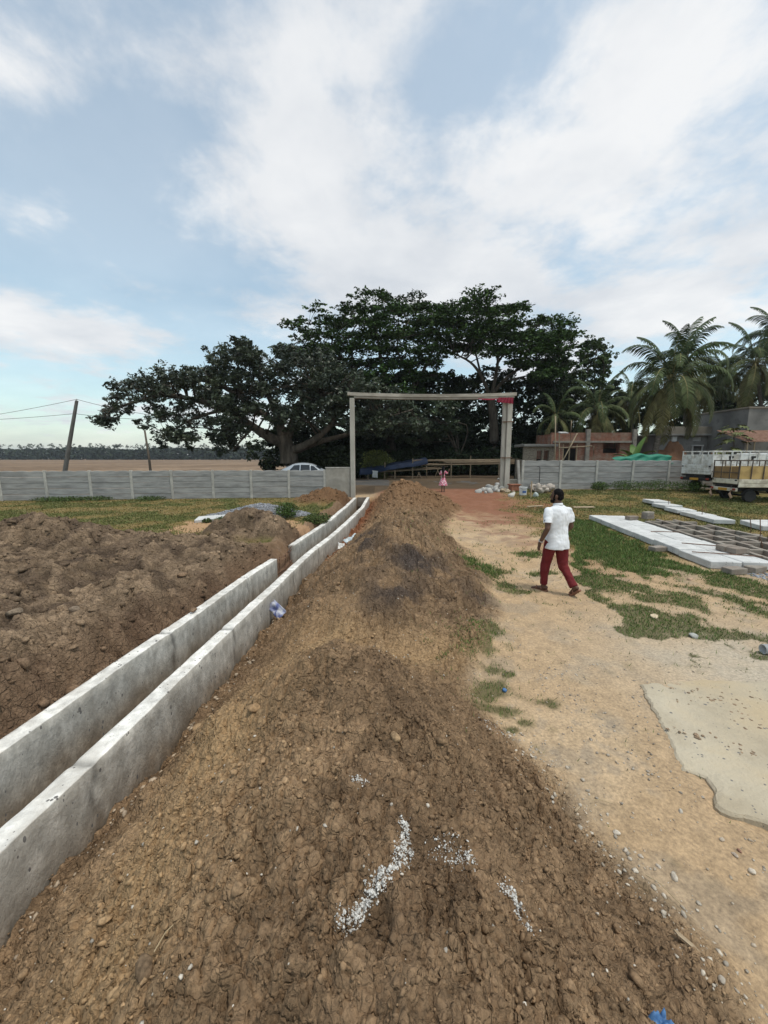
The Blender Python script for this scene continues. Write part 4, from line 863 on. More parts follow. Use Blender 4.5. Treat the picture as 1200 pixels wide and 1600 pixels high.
for lab, px, py, w_, d_, rz in [('pale board scrap lying on the red earth behind the man', 836, 790, .7, .14, 8), ('second pale scrap lying on the dry lawn right of the man', 912, 792, .8, .25, -12)]:
    p = G(px, py, .15); tag(MB().box((0, 0, 0), (w_, d_, .03), None, .006).build('board_scrap', M['wood'], loc=(p.x, p.y, gz(p.x, p.y) + .03), rot=(R(2), R(-2), R(rz))), lab, 'board', 'scraps lying in the yard')

# ------------------------------------------------------------------ grass and shrubs
def blades(name, X, Y, h, w_, col, lab, lean=.45):
    n = len(X); z = gzv(X, Y); a = rng.uniform(0, 2 * np.pi, n); dx, dy = np.cos(a) * w_, np.sin(a) * w_
    b = rng.uniform(0, 2 * np.pi, n); le = h * lean * rng.uniform(.3, 1.4, n); tx, ty = np.cos(b) * le, np.sin(b) * le
    v = np.stack([np.stack([X - dx, Y - dy, z - .004], -1), np.stack([X + dx, Y + dy, z - .004], -1), np.stack([X + tx, Y + ty, z + h], -1)], 1).reshape(-1, 3)
    f = np.arange(n * 3).reshape(n, 3); me = np_mesh(name, v, f, np.repeat(col, 3, 0)); me.materials.append(M['blade'])
    return tag(link(name, me), lab, 'grass', kind='stuff')
n = 260000; X = rng.uniform(.4, 9.5, n); Y = rng.uniform(2.3, 13.5, n); g = green(X, Y); ok = (rng.random(n) < g) & (rng.random(n) < np.clip(7.0 / Y, .35, 1)); X, Y = X[ok], Y[ok]
stray = (rng.random(len(X)) < .22) * rng.exponential(.16, len(X)); sa = rng.uniform(0, 6.28, len(X)); X = X + stray * np.cos(sa); Y = Y + stray * 1.3 * np.sin(sa)
hh = rng.uniform(.012, .060, len(X)) * (.8 + .5 * (Y > 7)); mixg = rng.random((len(X), 1)) ** 1.5
blades('grass', X, Y, hh, .0035 + .0009 * np.maximum(Y - 3, 0), (np.array((.068, .145, .030)) * (1 - mixg) + np.array((.18, .20, .060)) * mixg) * rng.uniform(.7, 1.25, (len(X), 1)), 'low green grass in patches along the right side of the path', .7)
n = 210000; X = rng.uniform(-21, 19, n); Y = rng.uniform(8.3, 22.3, n); la = lawn(X, Y) * (1 - .75 * inpoly(X, Y, SAND_L)); kk = terrain(X, Y, False)[1]
ok = (rng.random(n) < la * (.35 + .65 * sstep(.35, .6, fbm(X * .9, Y * .9, 4, 20)))) & (kk['heap'] < .4) & (kk['grav'] < .3) & (kk['heap2'] < .3); X, Y = X[ok], Y[ok]
dryc = rng.random((len(X), 1)) * .6 + .5 * (1 - sstep(.4, .62, fbm(X * .9, Y * .9, 4, 20)))[:, None]; dryc = np.clip(dryc, 0, 1)
blades('lawn_grass', X, Y, rng.uniform(.02, .06, len(X)), .011 + .0006 * Y, (np.array((.100, .130, .034)) * (1 - dryc) + np.array((.235, .19, .078)) * dryc) * rng.uniform(.7, 1.2, (len(X), 1)), 'thin yellowing lawn grass left of the drain and in the yard', .8)
def leafquads(c, s, asp, up=.3, droop=0.0):
    """leaf shaped quads at points c (n,3), size s (n,)"""
    n = len(c); d = rng.normal(size=(n, 3)); d[:, 2] = d[:, 2] * .7 - droop; d /= np.linalg.norm(d, axis=1)[:, None]
    q = rng.normal(size=(n, 3)); q[:, 2] += up * 0; e = np.cross(d, q); e /= np.linalg.norm(e, axis=1)[:, None] + 1e-9
    L_ = s[:, None] * d; W_ = (s * asp)[:, None] * e
    v = np.stack([c - L_ * .5, c + W_ * .5, c + L_ * .5, c - W_ * .5], 1).reshape(-1, 3)
    return v, np.arange(n * 4).reshape(n, 4)
def shrub(label, c, r, h, n, col, leaf=.07, name='shrub'):
    root = empty(name, c); tag(root, label, 'shrub')
    d = rng.normal(size=(n, 3)); d /= np.linalg.norm(d, axis=1)[:, None]; rad = rng.random(n) ** .45
    P = d * rad[:, None] * np.array((r, r, h * .55)) + np.array((0, 0, h * .5)); P[:, 2] = np.abs(P[:, 2])
    P[:, 0] += (fbm(P[:, 1] * 5 / r, P[:, 2] * 5 / r, 2, 5) - .5) * r * .6
    v, f = leafquads(P, leaf * rng.uniform(.6, 1.3, n), .5); me = np_mesh('foliage', v, f, np.repeat(np.array(col) * rng.uniform(.55, 1.4, (n, 1)), 4, 0)); me.materials.append(M['dull_leaf']); link('foliage', me, root)
    mb = MB()
    for i in range(6): a = i * 1.05; mb.tube([(0, 0, -.03), (.4 * r * math.cos(a), .4 * r * math.sin(a), h * .4), (.7 * r * math.cos(a), .7 * r * math.sin(a), h * .75)], [.008, .006, .003], 5)
    mb.build('stem', M['bark'], root); return root
for lab, px, py, r, h, col, n in [('bushy green weed right of the gravel heap', 449, 810, .42, .50, (.065, .105, .030), 1500), ('green weed beside the farther left drain wall', 496, 818, .48, .34, (.085, .115, .038), 1300), ('small weed by the broken slab right end', 369, 817, .26, .30, (.075, .105, .035), 600),
                              ('small weed in front of the broken slab', 347, 817, .24, .22, (.08, .105, .04), 450), ('smallest weed left of the broken slab front', 324, 816, .16, .14, (.08, .105, .04), 260)]:
    p = G(px, py, .02); shrub(lab, (p.x, p.y, gz(p.x, p.y)), r, h, n, col)
for i, (x, y, r, h) in enumerate([(13.8, 21.8, .9, .55), (15.3, 21.5, 1.0, .6), (16.6, 21.0, .9, .6), (12.3, 21.9, .5, .5)]):
    shrub(['dense weeds at the right fence below the green sheet', 'dense weeds left of the white truck tail', 'dense weeds under the white truck tail', 'small weed at the fence post left of the dense weeds'][i], (x, y, gz(x, y)), r, h, 1500, (.070, .110, .030))
for i, x in enumerate((-17.0, -16.0, -14.8, -12.2)):
    y = fy(x) - .4; shrub('%s low weed clump from the left at the foot of the left fence' % ORD[i], (x, y, gz(x, y)), .75, .22, 900, (.065, .095, .030))
# ------------------------------------------------------------------ trees
def poly_area_pts(poly, spacing, seed, jitter=.5):
    xs_ = [p[0] for p in poly]; ys_ = [p[1] for p in poly]; r = np.random.default_rng(seed); out_ = []
    gx, gy = np.meshgrid(np.arange(min(xs_), max(xs_), spacing), np.arange(min(ys_), max(ys_), spacing * .85))
    gx = gx + r.uniform(-jitter, jitter, gx.shape) * spacing; gy = gy + r.uniform(-jitter, jitter, gy.shape) * spacing
    ok = inpoly(gx, gy, poly); return gx[ok], gy[ok]
def crown_from(clumps, nleaf, leaf, asp, col, shell=.35, droop=0.0, zb=1.0, mat='leaf', flatup=0.0, tint=None):
    """clumps: list of (center, rx, ry, rz); leaves spread through each clump's volume"""
    Vv = []; Cc = []
    for c, rx, ry, rz in clumps:
        n = max(20, int(nleaf * rx * ry ** .0 * random.uniform(.75, 1.25)))
        d = rng.normal(size=(n, 3)); d /= np.linalg.norm(d, axis=1)[:, None]; rad = rng.random(n) ** shell
        # twig tufts: leaves gather round a few twig ends in the clump
        k = max(5, n // 14); tw = rng.normal(size=(k, 3)); tw /= np.linalg.norm(tw, axis=1)[:, None]; tw *= (rng.random(k) ** .4)[:, None]
        P = tw[rng.integers(k, size=n)] + d * rad[:, None] * .32
        P = P * np.array((rx, ry, rz)) + np.array(c)
        s_ = leaf * rng.uniform(.6, 1.35, n)
        dd = rng.normal(size=(n, 3)); dd[:, 2] = dd[:, 2] * (.6 - flatup * .4) - droop; dd /= np.linalg.norm(dd, axis=1)[:, None]
        q = rng.normal(size=(n, 3)) * (1 - flatup) + np.array((0, 0, 1)) * flatup * 1.5
        e = np.cross(dd, q); e /= np.linalg.norm(e, axis=1)[:, None] + 1e-9
        L_ = s_[:, None] * dd; W_ = (s_ * asp)[:, None] * e
        Vv.append(np.stack([P - L_ * .5, P + W_ * .5, P + L_ * .5, P - W_ * .5], 1).reshape(-1, 3))
        base = np.array(col) * random.uniform(.7, 1.4)
        if tint is not None and random.random() < .25: base = base * .5 + np.array(tint) * .5
        Cc.append(np.repeat(base * rng.uniform(.65, 1.4, (n, 1)), 4, 0))
    v = np.concatenate(Vv); f = np.arange(len(v)).reshape(-1, 4)
    me = np_mesh('crown', v, f, np.concatenate(Cc)); me.materials.append(M[mat]); return me
def branches(mb, limbs, clumps, r_end=.03, frac=1.0):
    """limbs: list of (points, r0, r1); thin branches run from the nearest limb point to each clump"""
    P = []
    for pts, r0, r1 in limbs:
        pts = [Vector(p) for p in pts]; sm = []
        for i in range(len(pts) - 1):
            a, b = pts[i], pts[i + 1]; pm_ = pts[max(i - 1, 0)]; pn = pts[min(i + 2, len(pts) - 1)]
            for t in (0, .25, .5, .75):
                sm.append(.5 * ((2 * a) + (b - pm_) * t + (2 * pm_ - 5 * a + 4 * b - pn) * t * t + (3 * a - pm_ - 3 * b + pn) * t ** 3))
        sm.append(pts[-1]); m = len(sm); rad = [r0 + (r1 - r0) * (i / (m - 1)) ** .8 for i in range(m)]
        mb.tube(sm, rad, 9); P += [(q, rr) for q, rr in zip(sm[2:], rad[2:])]
    A = np.array([q[:] for q, _ in P])
    for c, rx, ry, rz in clumps:
        if random.random() > frac: continue
        c = Vector(c); dist = np.linalg.norm(A - np.array(c), axis=1) + np.maximum(A[:, 2] - c.z, 0) * 1.5; j = int(dist.argmin()); a, ra = P[j]
        r = min(ra * .55, .10); mid = a.lerp(c, .5) + Vector((random.uniform(-.3, .3), random.uniform(-.3, .3), random.uniform(-.1, .4)))
        mb.tube([a, a.lerp(mid, .5) + Vector((0, 0, .05)), mid, c], [r, r * .8, r * .6, r_end * .5], 5)
        for _ in range(2):
            e = c + Vector((random.uniform(-rx, rx), random.uniform(-ry, ry), random.uniform(-rz, rz))) * .8; mb.tube([mid, mid.lerp(e, .55), e], [r * .45, r * .3, .012], 4)
def tree(name, label, base, limbs, crown_me, clumps, group, mat='bark', frac=1.0):
    root = empty(name, base); tag(root, label, 'tree', group)
    mb = MB(); branches(mb, limbs, clumps, frac=frac); mb.v = [tuple(Vector(p) - Vector(base)) for p in mb.v]; mb.build('trunk', M[mat], root, smooth=True)
    o = link('crown', crown_me, root, -Vector(base)); return root
GT = 'broad-leaved trees beyond the road'
# the sprawling tree on the left
TY = 35.5
polyL = [(152, 655), (170, 625), (195, 598), (215, 588), (262, 578), (300, 583), (325, 560), (372, 532), (395, 545), (425, 566), (440, 545), (520, 560), (600, 600), (655, 625), (660, 672), (560, 682), (500, 655), (455, 668), (425, 660), (400, 645), (385, 668), (372, 700), (335, 690), (300, 690), (262, 690), (235, 680), (205, 655), (175, 660)]
cl = []
for lay, sp_, dy in ((0, 21, -3.2), (1, 24, 0.0), (2, 26, 3.2)):
    gx, gy = poly_area_pts(polyL, sp_, 5 + lay)
    for px, py in zip(gx, gy):
        if px < 290 and lay == 2: continue
        if vnoise(np.array([px / 34.0 + lay * 3]), np.array([py / 26.0]), 9)[0] < (.34 if px < 330 else .14): continue
        c = D(px, py, TY + dy + random.uniform(-1.2, 1.2)); s_ = random.uniform(.65, 1.1); cl.append((c, s_ * 1.1, s_ * 1.15, s_ * .72))
for px, py in [(155, 655), (165, 640), (178, 618), (200, 640), (245, 690), (255, 698), (375, 540), (385, 535), (365, 700), (392, 712), (398, 700), (205, 600), (235, 600), (215, 660), (345, 705), (295, 700), (280, 585), (330, 562)]:
    c = D(px, py, TY - 1.5 + random.uniform(-.8, .8)); s_ = random.uniform(.42, .62); cl.append((c, s_, s_, s_ * .7))
W_ = lambda px, py, dy=0.0: D(px, py, TY + dy)
basep = D(453, 740, TY); basep.z = .1
limL = [([basep, W_(452, 715), W_(447, 695), W_(440, 682)], .95, .62), ([W_(445, 695), W_(415, 680, -.6), W_(388, 662, -1), W_(350, 640, -1.3), W_(305, 625, -1.6), W_(255, 618, -2), W_(205, 630, -2), W_(175, 640, -2)], .5, .07),
        ([W_(452, 705), W_(478, 695, -.8), W_(503, 678, -1.2), W_(521, 657, -1.4), W_(516, 640, -1.4), W_(500, 615, -1)], .42, .12), ([W_(460, 705), W_(500, 690, 0), W_(545, 678, .3), W_(600, 655, .5), W_(645, 640, .8)], .36, .06),
        ([W_(444, 690), W_(430, 640, .6), W_(405, 590, .8), W_(380, 548, .6)], .5, .08), ([W_(448, 688), W_(470, 630, 1.5), W_(500, 585, 1.8)], .45, .1), ([W_(430, 660), W_(350, 605, .5), W_(290, 592, 0), W_(225, 595, -.4)], .3, .05),
        ([W_(350, 640, -1.3), W_(300, 655, -1.6), W_(260, 680, -1.8)], .16, .05), ([W_(395, 668, -1), W_(375, 690, -1.4), W_(365, 705, -1.5)], .14, .04)]
cm = crown_from(cl, 205, .33, .42, (.036, .047, .026), mat='leaf', droop=.35, tint=(.06, .072, .035))
tree('spreading_tree', 'wide dark tree reaching far left over the fence behind the car', basep, limL, cm, cl, GT)
# two umbrella-shaped trees in the middle
def umbrella(label, basepx, Y, poly, limbs_px, seed, sp=26):
    cl_ = []
    for lay, dy in ((0, -4.5), (1, -1.5), (2, 1.5), (3, 4.5)):
        gx, gy = poly_area_pts(poly, sp + 3 * (lay % 2), seed + lay, .42)
        for px, py in zip(gx, gy):
            yq = round(py / 21 + .25 * math.sin(px / 43.0 + lay)) * 21 + random.uniform(-5, 5)                  # tiers
            if vnoise(np.array([px / 33.0 + lay * 7]), np.array([yq / 13.0]), seed)[0] < .14: continue
            c = D(px, yq, Y + dy + random.uniform(-1.2, 1.2)); s_ = random.uniform(1.0, 1.75); cl_.append((c, s_ * 1.15, s_ * 1.15, s_ * .40))
    b = D(basepx, 740, Y); b.z = .1
    lb = [([D(px, py, Y + dy) if py < 739 else b for px, py, dy in pts], r0, r1) for pts, r0, r1 in limbs_px]
    me = crown_from(cl_, 175, .33, .55, (.042, .076, .020), mat='dull_leaf', flatup=.55, shell=.5, tint=(.052, .082, .026))
    return tree('umbrella_tree', label, b, lb, me, cl_, GT)
umbrella('left one of the two tall flat-topped trees behind the gate', 610, 45.0, [(438, 560), (442, 535), (462, 512), (498, 492), (545, 490), (556, 468), (590, 458), (606, 472), (690, 472), (712, 500), (705, 560), (690, 600), (640, 615), (560, 610), (480, 580)],
         [([(612, 740, 0), (610, 690, 0), (606, 650, 0)], .7, .5), ([(606, 655, 0), (570, 600, -1), (530, 555, -2), (480, 530, -2.5)], .32, .08), ([(606, 655, 0), (600, 590, .5), (590, 530, .8), (585, 485, 1)], .36, .07), ([(608, 660, 0), (650, 600, 0), (675, 550, -1), (690, 505, -1)], .32, .07), ([(560, 590, -1), (540, 530, 2), (510, 510, 3)], .16, .05), ([(652, 600, 0), (620, 545, -2.5), (640, 500, -3)], .2, .05)], 31)
umbrella('right one of the two tall flat-topped trees behind the gate', 768, 43.5, [(690, 478), (730, 466), (765, 464), (806, 476), (838, 488), (884, 502), (888, 528), (900, 548), (905, 572), (890, 605), (850, 590), (815, 575), (790, 560), (760, 552), (720, 552), (700, 530)],
         [([(770, 740, 0), (772, 690, 0), (770, 648, 0), (766, 620, 0)], .6, .42), ([(768, 625, 0), (752, 588, -.8), (735, 566, -1.5), (708, 552, -2)], .24, .07), ([(767, 622, 0), (775, 585, -.4), (778, 550, -.6), (770, 505, -.5)], .26, .06), ([(768, 618, 0), (792, 590, -.8), (825, 570, -1.5), (872, 560, -2)], .24, .06), ([(776, 570, -.4), (800, 535, 1), (830, 510, 1)], .14, .05), ([(752, 588, -.8), (742, 545, 1.5), (735, 500, 2)], .14, .05)], 57, 25)
# darker, lower trees that fill the shade between them
def roundtree(label, px, Y, poly, n_clump_sp, leaf, col, nleaf, seed, name='shade_tree', mat='dull_leaf', trunk=.25, depth=2.2):
    cl_ = []
    for lay, dy in ((0, -depth), (1, 0), (2, depth)):
        gx, gy = poly_area_pts(poly, n_clump_sp, seed + lay)
        for qx, qy in zip(gx, gy):
            if vnoise(np.array([qx / 25.0 + lay * 5]), np.array([qy / 22.0]), seed)[0] < .10: continue
            s_ = random.uniform(.8, 1.3) * n_clump_sp / 22.0; cl_.append((D(qx, qy, Y + dy + random.uniform(-.8, .8)), s_, s_, s_ * .75))
    b = D(px, 740, Y); b.z = .1; ytop = min(p[1] for p in poly); yb = max(p[1] for p in poly); xm = sum(p[0] for p in poly) / len(poly)
    lb = [([b, D(px + 2, (740 + yb) / 2, Y), D((px + xm) / 2, (yb + ytop) / 2, Y), D(xm, ytop + (yb - ytop) * .2, Y)], trunk, .05)]
    for k_ in range(4): lb.append(([D(px + 2, (740 + yb) / 2, Y), D(px + random.uniform(-25, 25), (yb * .6 + ytop * .4), Y + random.uniform(-1.5, 1.5)), D(xm + random.uniform(-40, 40), ytop + (yb - ytop) * random.uniform(.2, .6), Y + random.uniform(-2, 2))], trunk * .45, .04))
    return tree(name, label, b, lb, crown_from(cl_, nleaf * 1.25, leaf * 1.2, .55, col, mat=mat, droop=.2), cl_, GT)
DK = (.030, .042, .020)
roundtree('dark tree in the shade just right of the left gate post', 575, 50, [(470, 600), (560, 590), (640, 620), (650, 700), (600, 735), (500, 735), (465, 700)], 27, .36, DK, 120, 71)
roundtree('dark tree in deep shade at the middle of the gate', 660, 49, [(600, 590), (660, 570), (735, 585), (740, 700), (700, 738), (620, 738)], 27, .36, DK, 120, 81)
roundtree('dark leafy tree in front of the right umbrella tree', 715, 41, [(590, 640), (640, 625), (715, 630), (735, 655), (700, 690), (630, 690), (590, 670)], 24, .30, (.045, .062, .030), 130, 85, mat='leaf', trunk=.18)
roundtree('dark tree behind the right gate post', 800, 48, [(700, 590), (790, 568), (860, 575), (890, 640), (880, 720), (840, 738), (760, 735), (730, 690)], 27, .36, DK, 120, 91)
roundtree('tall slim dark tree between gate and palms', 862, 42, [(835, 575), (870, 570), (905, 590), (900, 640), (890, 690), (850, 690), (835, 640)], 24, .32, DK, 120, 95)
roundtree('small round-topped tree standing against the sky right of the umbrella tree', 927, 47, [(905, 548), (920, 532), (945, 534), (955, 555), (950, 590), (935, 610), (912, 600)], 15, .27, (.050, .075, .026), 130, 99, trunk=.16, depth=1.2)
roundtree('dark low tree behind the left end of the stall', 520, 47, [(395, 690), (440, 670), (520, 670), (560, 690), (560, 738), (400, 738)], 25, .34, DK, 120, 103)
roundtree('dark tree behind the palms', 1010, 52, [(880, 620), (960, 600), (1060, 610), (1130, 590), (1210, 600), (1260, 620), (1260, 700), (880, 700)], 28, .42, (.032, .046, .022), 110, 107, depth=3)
roundtree('low dark thicket added to close and darken the view behind the bamboo stall', 700, 47, [(470, 690), (560, 672), (700, 668), (860, 672), (905, 700), (900, 740), (470, 740)], 23, .40, (.024, .034, .017), 190, 141, name='thicket', depth=1.6)  # added foliage, its near-black leaves deepen the darkness under the trees
p = D(590, 745, 37); shrub('yellow green shrub behind the left gate post', (p.x, p.y, .15), 1.6, 2.7, 3200, (.105, .120, .035), .22)
for i, (px, Y, r, h) in enumerate([(640, 41, 2.2, 2.2), (700, 42, 2.2, 2.4), (760, 42, 2.2, 2.3), (820, 41, 2.4, 2.6), (545, 41, 2.2, 2.4), (880, 42, 2.4, 2.6), (500, 43, 2.6, 3.0)]):
    p = D(px, 745, Y); shrub('%s dark bush from the left in the shade behind the bamboo stall' % ORD[i] if i else 'dark bush behind the blue tarpaulin', (p.x, p.y, .1), r * 1.15, h * 1.35, 3400, (.028, .040, .019), .36)

# palms -----------------------------------------------------------------
def frond_mesh(elev, length, seed, droop=1.0, yellow=0.0, nl=42):
    r = np.random.default_rng(seed); m = 16; pts = []; ang = elev; p = np.array([0., 0., 0.]); st = length / m
    for i in range(m + 1):
        pts.append(p.copy()); p = p + st * np.array([math.cos(ang), 0, math.sin(ang)]); ang -= droop * R(4.2) * (1 + i * .16) * (math.cos(ang) * .7 + .45)
    pts = np.array(pts); V_ = []; F_ = []; C_ = []
    for i in range(m):                                                   # rachis as thin 3-sided rod
        w0, w1 = .045 * (1 - i / m) + .006, .045 * (1 - (i + 1) / m) + .006; b = len(V_)
        for q, w_ in ((pts[i], w0), (pts[i + 1], w1)): V_ += [q + (0, w_, 0), q + (0, 0, -w_), q + (0, -w_, 0)]
        F_ += [(b, b + 1, b + 4, b + 3), (b + 1, b + 2, b + 5, b + 4), (b + 2, b, b + 3, b + 5)]; C_ += [(.16, .14, .06)] * 6
    for k in range(nl):
        t = .14 + .86 * k / (nl - 1); j = min(int(t * m), m - 1); u = t * m - j; q = pts[j] * (1 - u) + pts[j + 1] * u; tan = pts[j + 1] - pts[j]; tan = tan / np.linalg.norm(tan)
        ll = length * .22 * (math.sin(math.pi * min(.97, t * .86 + .10)) ** .7) * r.uniform(.85, 1.1)
        for s_ in (-1, 1):
            d = np.array([tan[0] * .55, s_ * .85, tan[2] * .45 - .18 - .25 * r.random()]); d /= np.linalg.norm(d); d2 = d + np.array([.0, 0, -.75 - .4 * r.random()]); d2 /= np.linalg.norm(d2)
            a0 = q; a1 = q + d * ll * .5; a2 = a1 + d2 * ll * .5; wv = tan * .046
            b = len(V_); V_ += [a0 - wv * .6, a0 + wv * .6, a1 + wv, a1 - wv, a2]; F_ += [(b, b + 1, b + 2, b + 3), (b + 3, b + 2, b + 4, b + 4)]
            g = np.array((.050, .072, .028)) * (1 - yellow) + np.array((.21, .175, .075)) * yellow; C_ += [g * r.uniform(.7, 1.35)] * 5
    F4 = [f for f in F_ if len(set(f)) == 4]; F3 = [(f[0], f[1], f[2]) for f in F_ if len(set(f)) == 3]
    me = bpy.data.meshes.new('frond'); me.from_pydata([tuple(v) for v in V_], [], F4 + F3)
    a = me.color_attributes.new('Col', 'FLOAT_COLOR', 'POINT'); cc = np.ones((len(V_), 4), np.float32); cc[:, :3] = np.array(C_); a.data.foreach_set('color', cc.ravel())
    me.materials.append(M['dull_leaf']); return me
FR = [(e, frond_mesh(R(e), 4.3, 10 + i, dr, yl)) for i, (e, dr, yl) in enumerate([(82, .55, 0), (66, .8, 0), (52, .9, .05), (36, 1.0, .05), (18, 1.0, .1), (-2, 1.0, .18), (-28, .9, .3), (-52, .6, .65)])]
M['nut'] = pmat('coconut', (.06, .06, .025), (.12, .10, .04), 4, .7)
def palm(label, base, top, nf, sc, seed, nuts=True, group='coconut palms on the right'):
    r = random.Random(seed); root = empty('coconut_palm', base); tag(root, label, 'palm tree', group); h = Vector(top) - Vector(base)
    pts = []; rad = []
    for i in range(25):
        t = i / 24; pts.append(Vector((h.x * t ** 1.6, h.y * t, h.z * t))); rad.append((.21 - .07 * t + (.10 * (1 - t) ** 8)) * (1 + .06 * (i % 2)) * min(1.0, sc + .2))
    MB().tube(pts, rad, 10).build('trunk', M['palm_bark'], root, smooth=True)
    for i in range(nf):
        t = i / (nf - 1); k = min(7, int(t ** .85 * 7.99)); rz = i * 2.399 + r.uniform(-.25, .25); s_ = sc * r.uniform(.85, 1.08)
        o = link('frond', FR[k][1], root, h + Vector((.10 * math.cos(rz), .10 * math.sin(rz), .12 * (1 - t))), (R(r.uniform(-10, 10)), R(r.uniform(-6, 6)), rz)); o.scale = (s_, s_, s_)
    if nuts:
        for i in range(7):
            a = i * .9; mb = MB().lathe([(.01, -.13), (.08, -.09), (.115, 0), (.09, .08), (.02, .13)], n=8)
            mb.build('coconut', M['nut'], root, h + Vector((.26 * math.cos(a), .26 * math.sin(a), -.28 - .08 * (i % 3))), smooth=True)
    return root
def pbase(px, py, Y, z=.35): q = D(px, py, Y); q.z = z; return q
palm('big coconut palm leaning right behind the green sheet', pbase(1023, 705, 27), D(1048, 596, 27.5), 30, 1.0, 1)
palm('coconut palm crown peeking up behind the big palm', pbase(1070, 705, 37), D(1072, 562, 37), 24, 1.0, 2)
palm('young palm with upright fronds behind the brick house', pbase(935, 710, 36), D(934, 640, 36), 22, .95, 3, False)
palm('low arching palm at the left end of the brick house', pbase(868, 715, 36), D(869, 652, 36), 14, .72, 4, False)
palm('tall coconut palm behind the high grey wall at the right edge', pbase(1196, 700, 40), D(1180, 568, 40), 28, 1.08, 5)
palm('tallest coconut palm cut off by the right edge', pbase(1232, 700, 42), D(1215, 528, 42), 26, 1.05, 6)
palm('distant palm between the big palm and the right edge', pbase(1135, 700, 50), D(1132, 588, 50), 22, 1.0, 7)
palm('slender palm at the left of the young palm', pbase(893, 715, 44), D(884, 612, 44), 20, .95, 8)
palm('distant palm left of the big palm', pbase(990, 700, 46), D(985, 622, 46), 20, .9, 9, False)
palm('distant palm over the flat-roofed house', pbase(1100, 700, 46), D(1102, 610, 46), 22, .95, 10)
# banana plant and papayas
M['bigleaf'] = pmat('banana_leaf', (.085, .16, .032), (.15, .23, .055), 2, .5, 0, stretch=(1, 4, 1), spec=.3)
p = pbase(990, 710, 25.5); bp = empty('banana_plant', p); tag(bp, 'bright green banana plant left of the big palm trunk', 'plant')
MB().tube([(0, 0, 0), (.03, 0, .8), (.12, 0, 1.5)], [.11, .09, .06], 9).build('stem', M['bigleaf'], bp, smooth=True)
for i, (rz, el, ln) in enumerate([(10, 82, 1.9), (75, 72, 1.6), (190, 60, 1.5), (290, 55, 1.6), (130, 50, 1.5)]):
    vs = []; fs = []; ang = R(el); q = Vector((.12, 0, 1.45)); m = 9
    for k in range(m + 1):
        w_ = .24 * math.sin(math.pi * min(.98, .08 + .9 * k / m)) ** .7; up = Vector((-math.sin(ang), 0, math.cos(ang)))
        vs += [q + Vector((0, -w_, 0)) + up * .06, q, q + Vector((0, w_, 0)) + up * .06]; q = q + Vector((math.cos(ang), 0, math.sin(ang))) * ln / m; ang -= R(7 + k * 1.2) * (1.2 - el / 100)
    fs = [(k * 3 + j, k * 3 + j + 1, k * 3 + j + 4, k * 3 + j + 3) for k in range(m) for j in range(2)]
    mb = MB(); Mz = Matrix.Rotation(R(rz), 3, 'Z'); c0 = Vector((.12, 0, 1.45)); mb.add([c0 + Mz @ (Vector(v_) - c0) for v_ in vs], fs).build('leaf', M['bigleaf'], bp, smooth=True)
def papaya(label, p, h, sc):
    root = empty('papaya_tree', p); tag(root, label, 'tree', 'papaya trees by the flat-roofed house')
    MB().tube([(0, 0, 0), (.05, 0, h * .5), (0, .05, h)], [.09, .075, .05], 8).build('trunk', M['palm_bark'], root, smooth=True)
    for i in range(15):
        a = i * 2.4; el = R(60 - 7 * i); L_ = .75 * sc; e = Vector((math.cos(a) * math.cos(el), math.sin(a) * math.cos(el), math.sin(el))) * L_; mb = MB(); c = Vector((0, .05, h)); mb.tube([c, c + e * .6 + Vector((0, 0, .03)), c + e], .012, 4)
        t = c + e; side = Vector((-math.sin(a), math.cos(a), 0)); fw = Vector((math.cos(a), math.sin(a), -.45))
        for k in range(7):
            th = R(-120 + 40 * k); d = (fw * math.cos(th) + side * math.sin(th)) * .36 * sc * (1 if k % 2 else .8); nrm = side * math.cos(th) - fw * math.sin(th)
            mb.add([t, t + d * .55 + nrm * .07 * sc, t + d + Vector((0, 0, -.08)), t + d * .55 - nrm * .07 * sc], [(0, 1, 2, 3)])
        mb.build('leaf', M['papaya'], root)
M['papaya'] = pmat('papaya_leaf', (.065, .10, .028), (.14, .145, .045), 1.5, .7)
papaya('taller papaya tree with yellowing leaves before the white panel', pbase(1146, 700, 28), 3.4, 1.15)
papaya('shorter papaya tree behind the white truck', pbase(1138, 716, 24), 1.75, 1.05)
# ------------------------------------------------------------------ far wood across the field
n = 42000; ang = rng.uniform(-1.25, 1.25, n); dist = rng.uniform(385, 425, n); X = np.tan(ang * .78) * dist; Y = dist
prof = 8.5 + 4.5 * fbm(X * .03, X * 0, 3, 6); Z = rng.random(n) ** .9 * prof + .3
v1, f1 = leafquads(np.stack([X, Y, Z], -1), rng.uniform(2.0, 4.2, n), .7); c1 = np.repeat(np.array((.034, .046, .028)) * rng.uniform(.6, 1.3, (n, 1)), 4, 0)
np_ = 600; px_ = np.tan(rng.uniform(-1.25, 1.25, np_) * .78) * 395; vs, cs = [], []
for x in px_:
    y = rng.uniform(385, 410); h = rng.uniform(11.0, 15.5)
    for k in range(13):
        a = rng.uniform(0, 6.28); e = rng.uniform(-.5, 1.2); d = np.array([math.cos(a) * math.cos(e), math.sin(a) * math.cos(e), math.sin(e)]); w = np.cross(d, (0, 0, 1.0)); w = w / (np.linalg.norm(w) + 1e-6) * .45; c = np.array([x, y, h]); L_ = rng.uniform(2.0, 3.0)
        vs += [c, c + d * L_ * .55 + w, c + d * L_ - (0, 0, .9), c + d * L_ * .55 - w]; cs += [np.array((.036, .048, .030)) * rng.uniform(.7, 1.3)] * 4
v = np.concatenate([v1, np.array(vs)]); f = np.concatenate([f1, np.arange(len(vs)).reshape(-1, 4) + len(v1)])
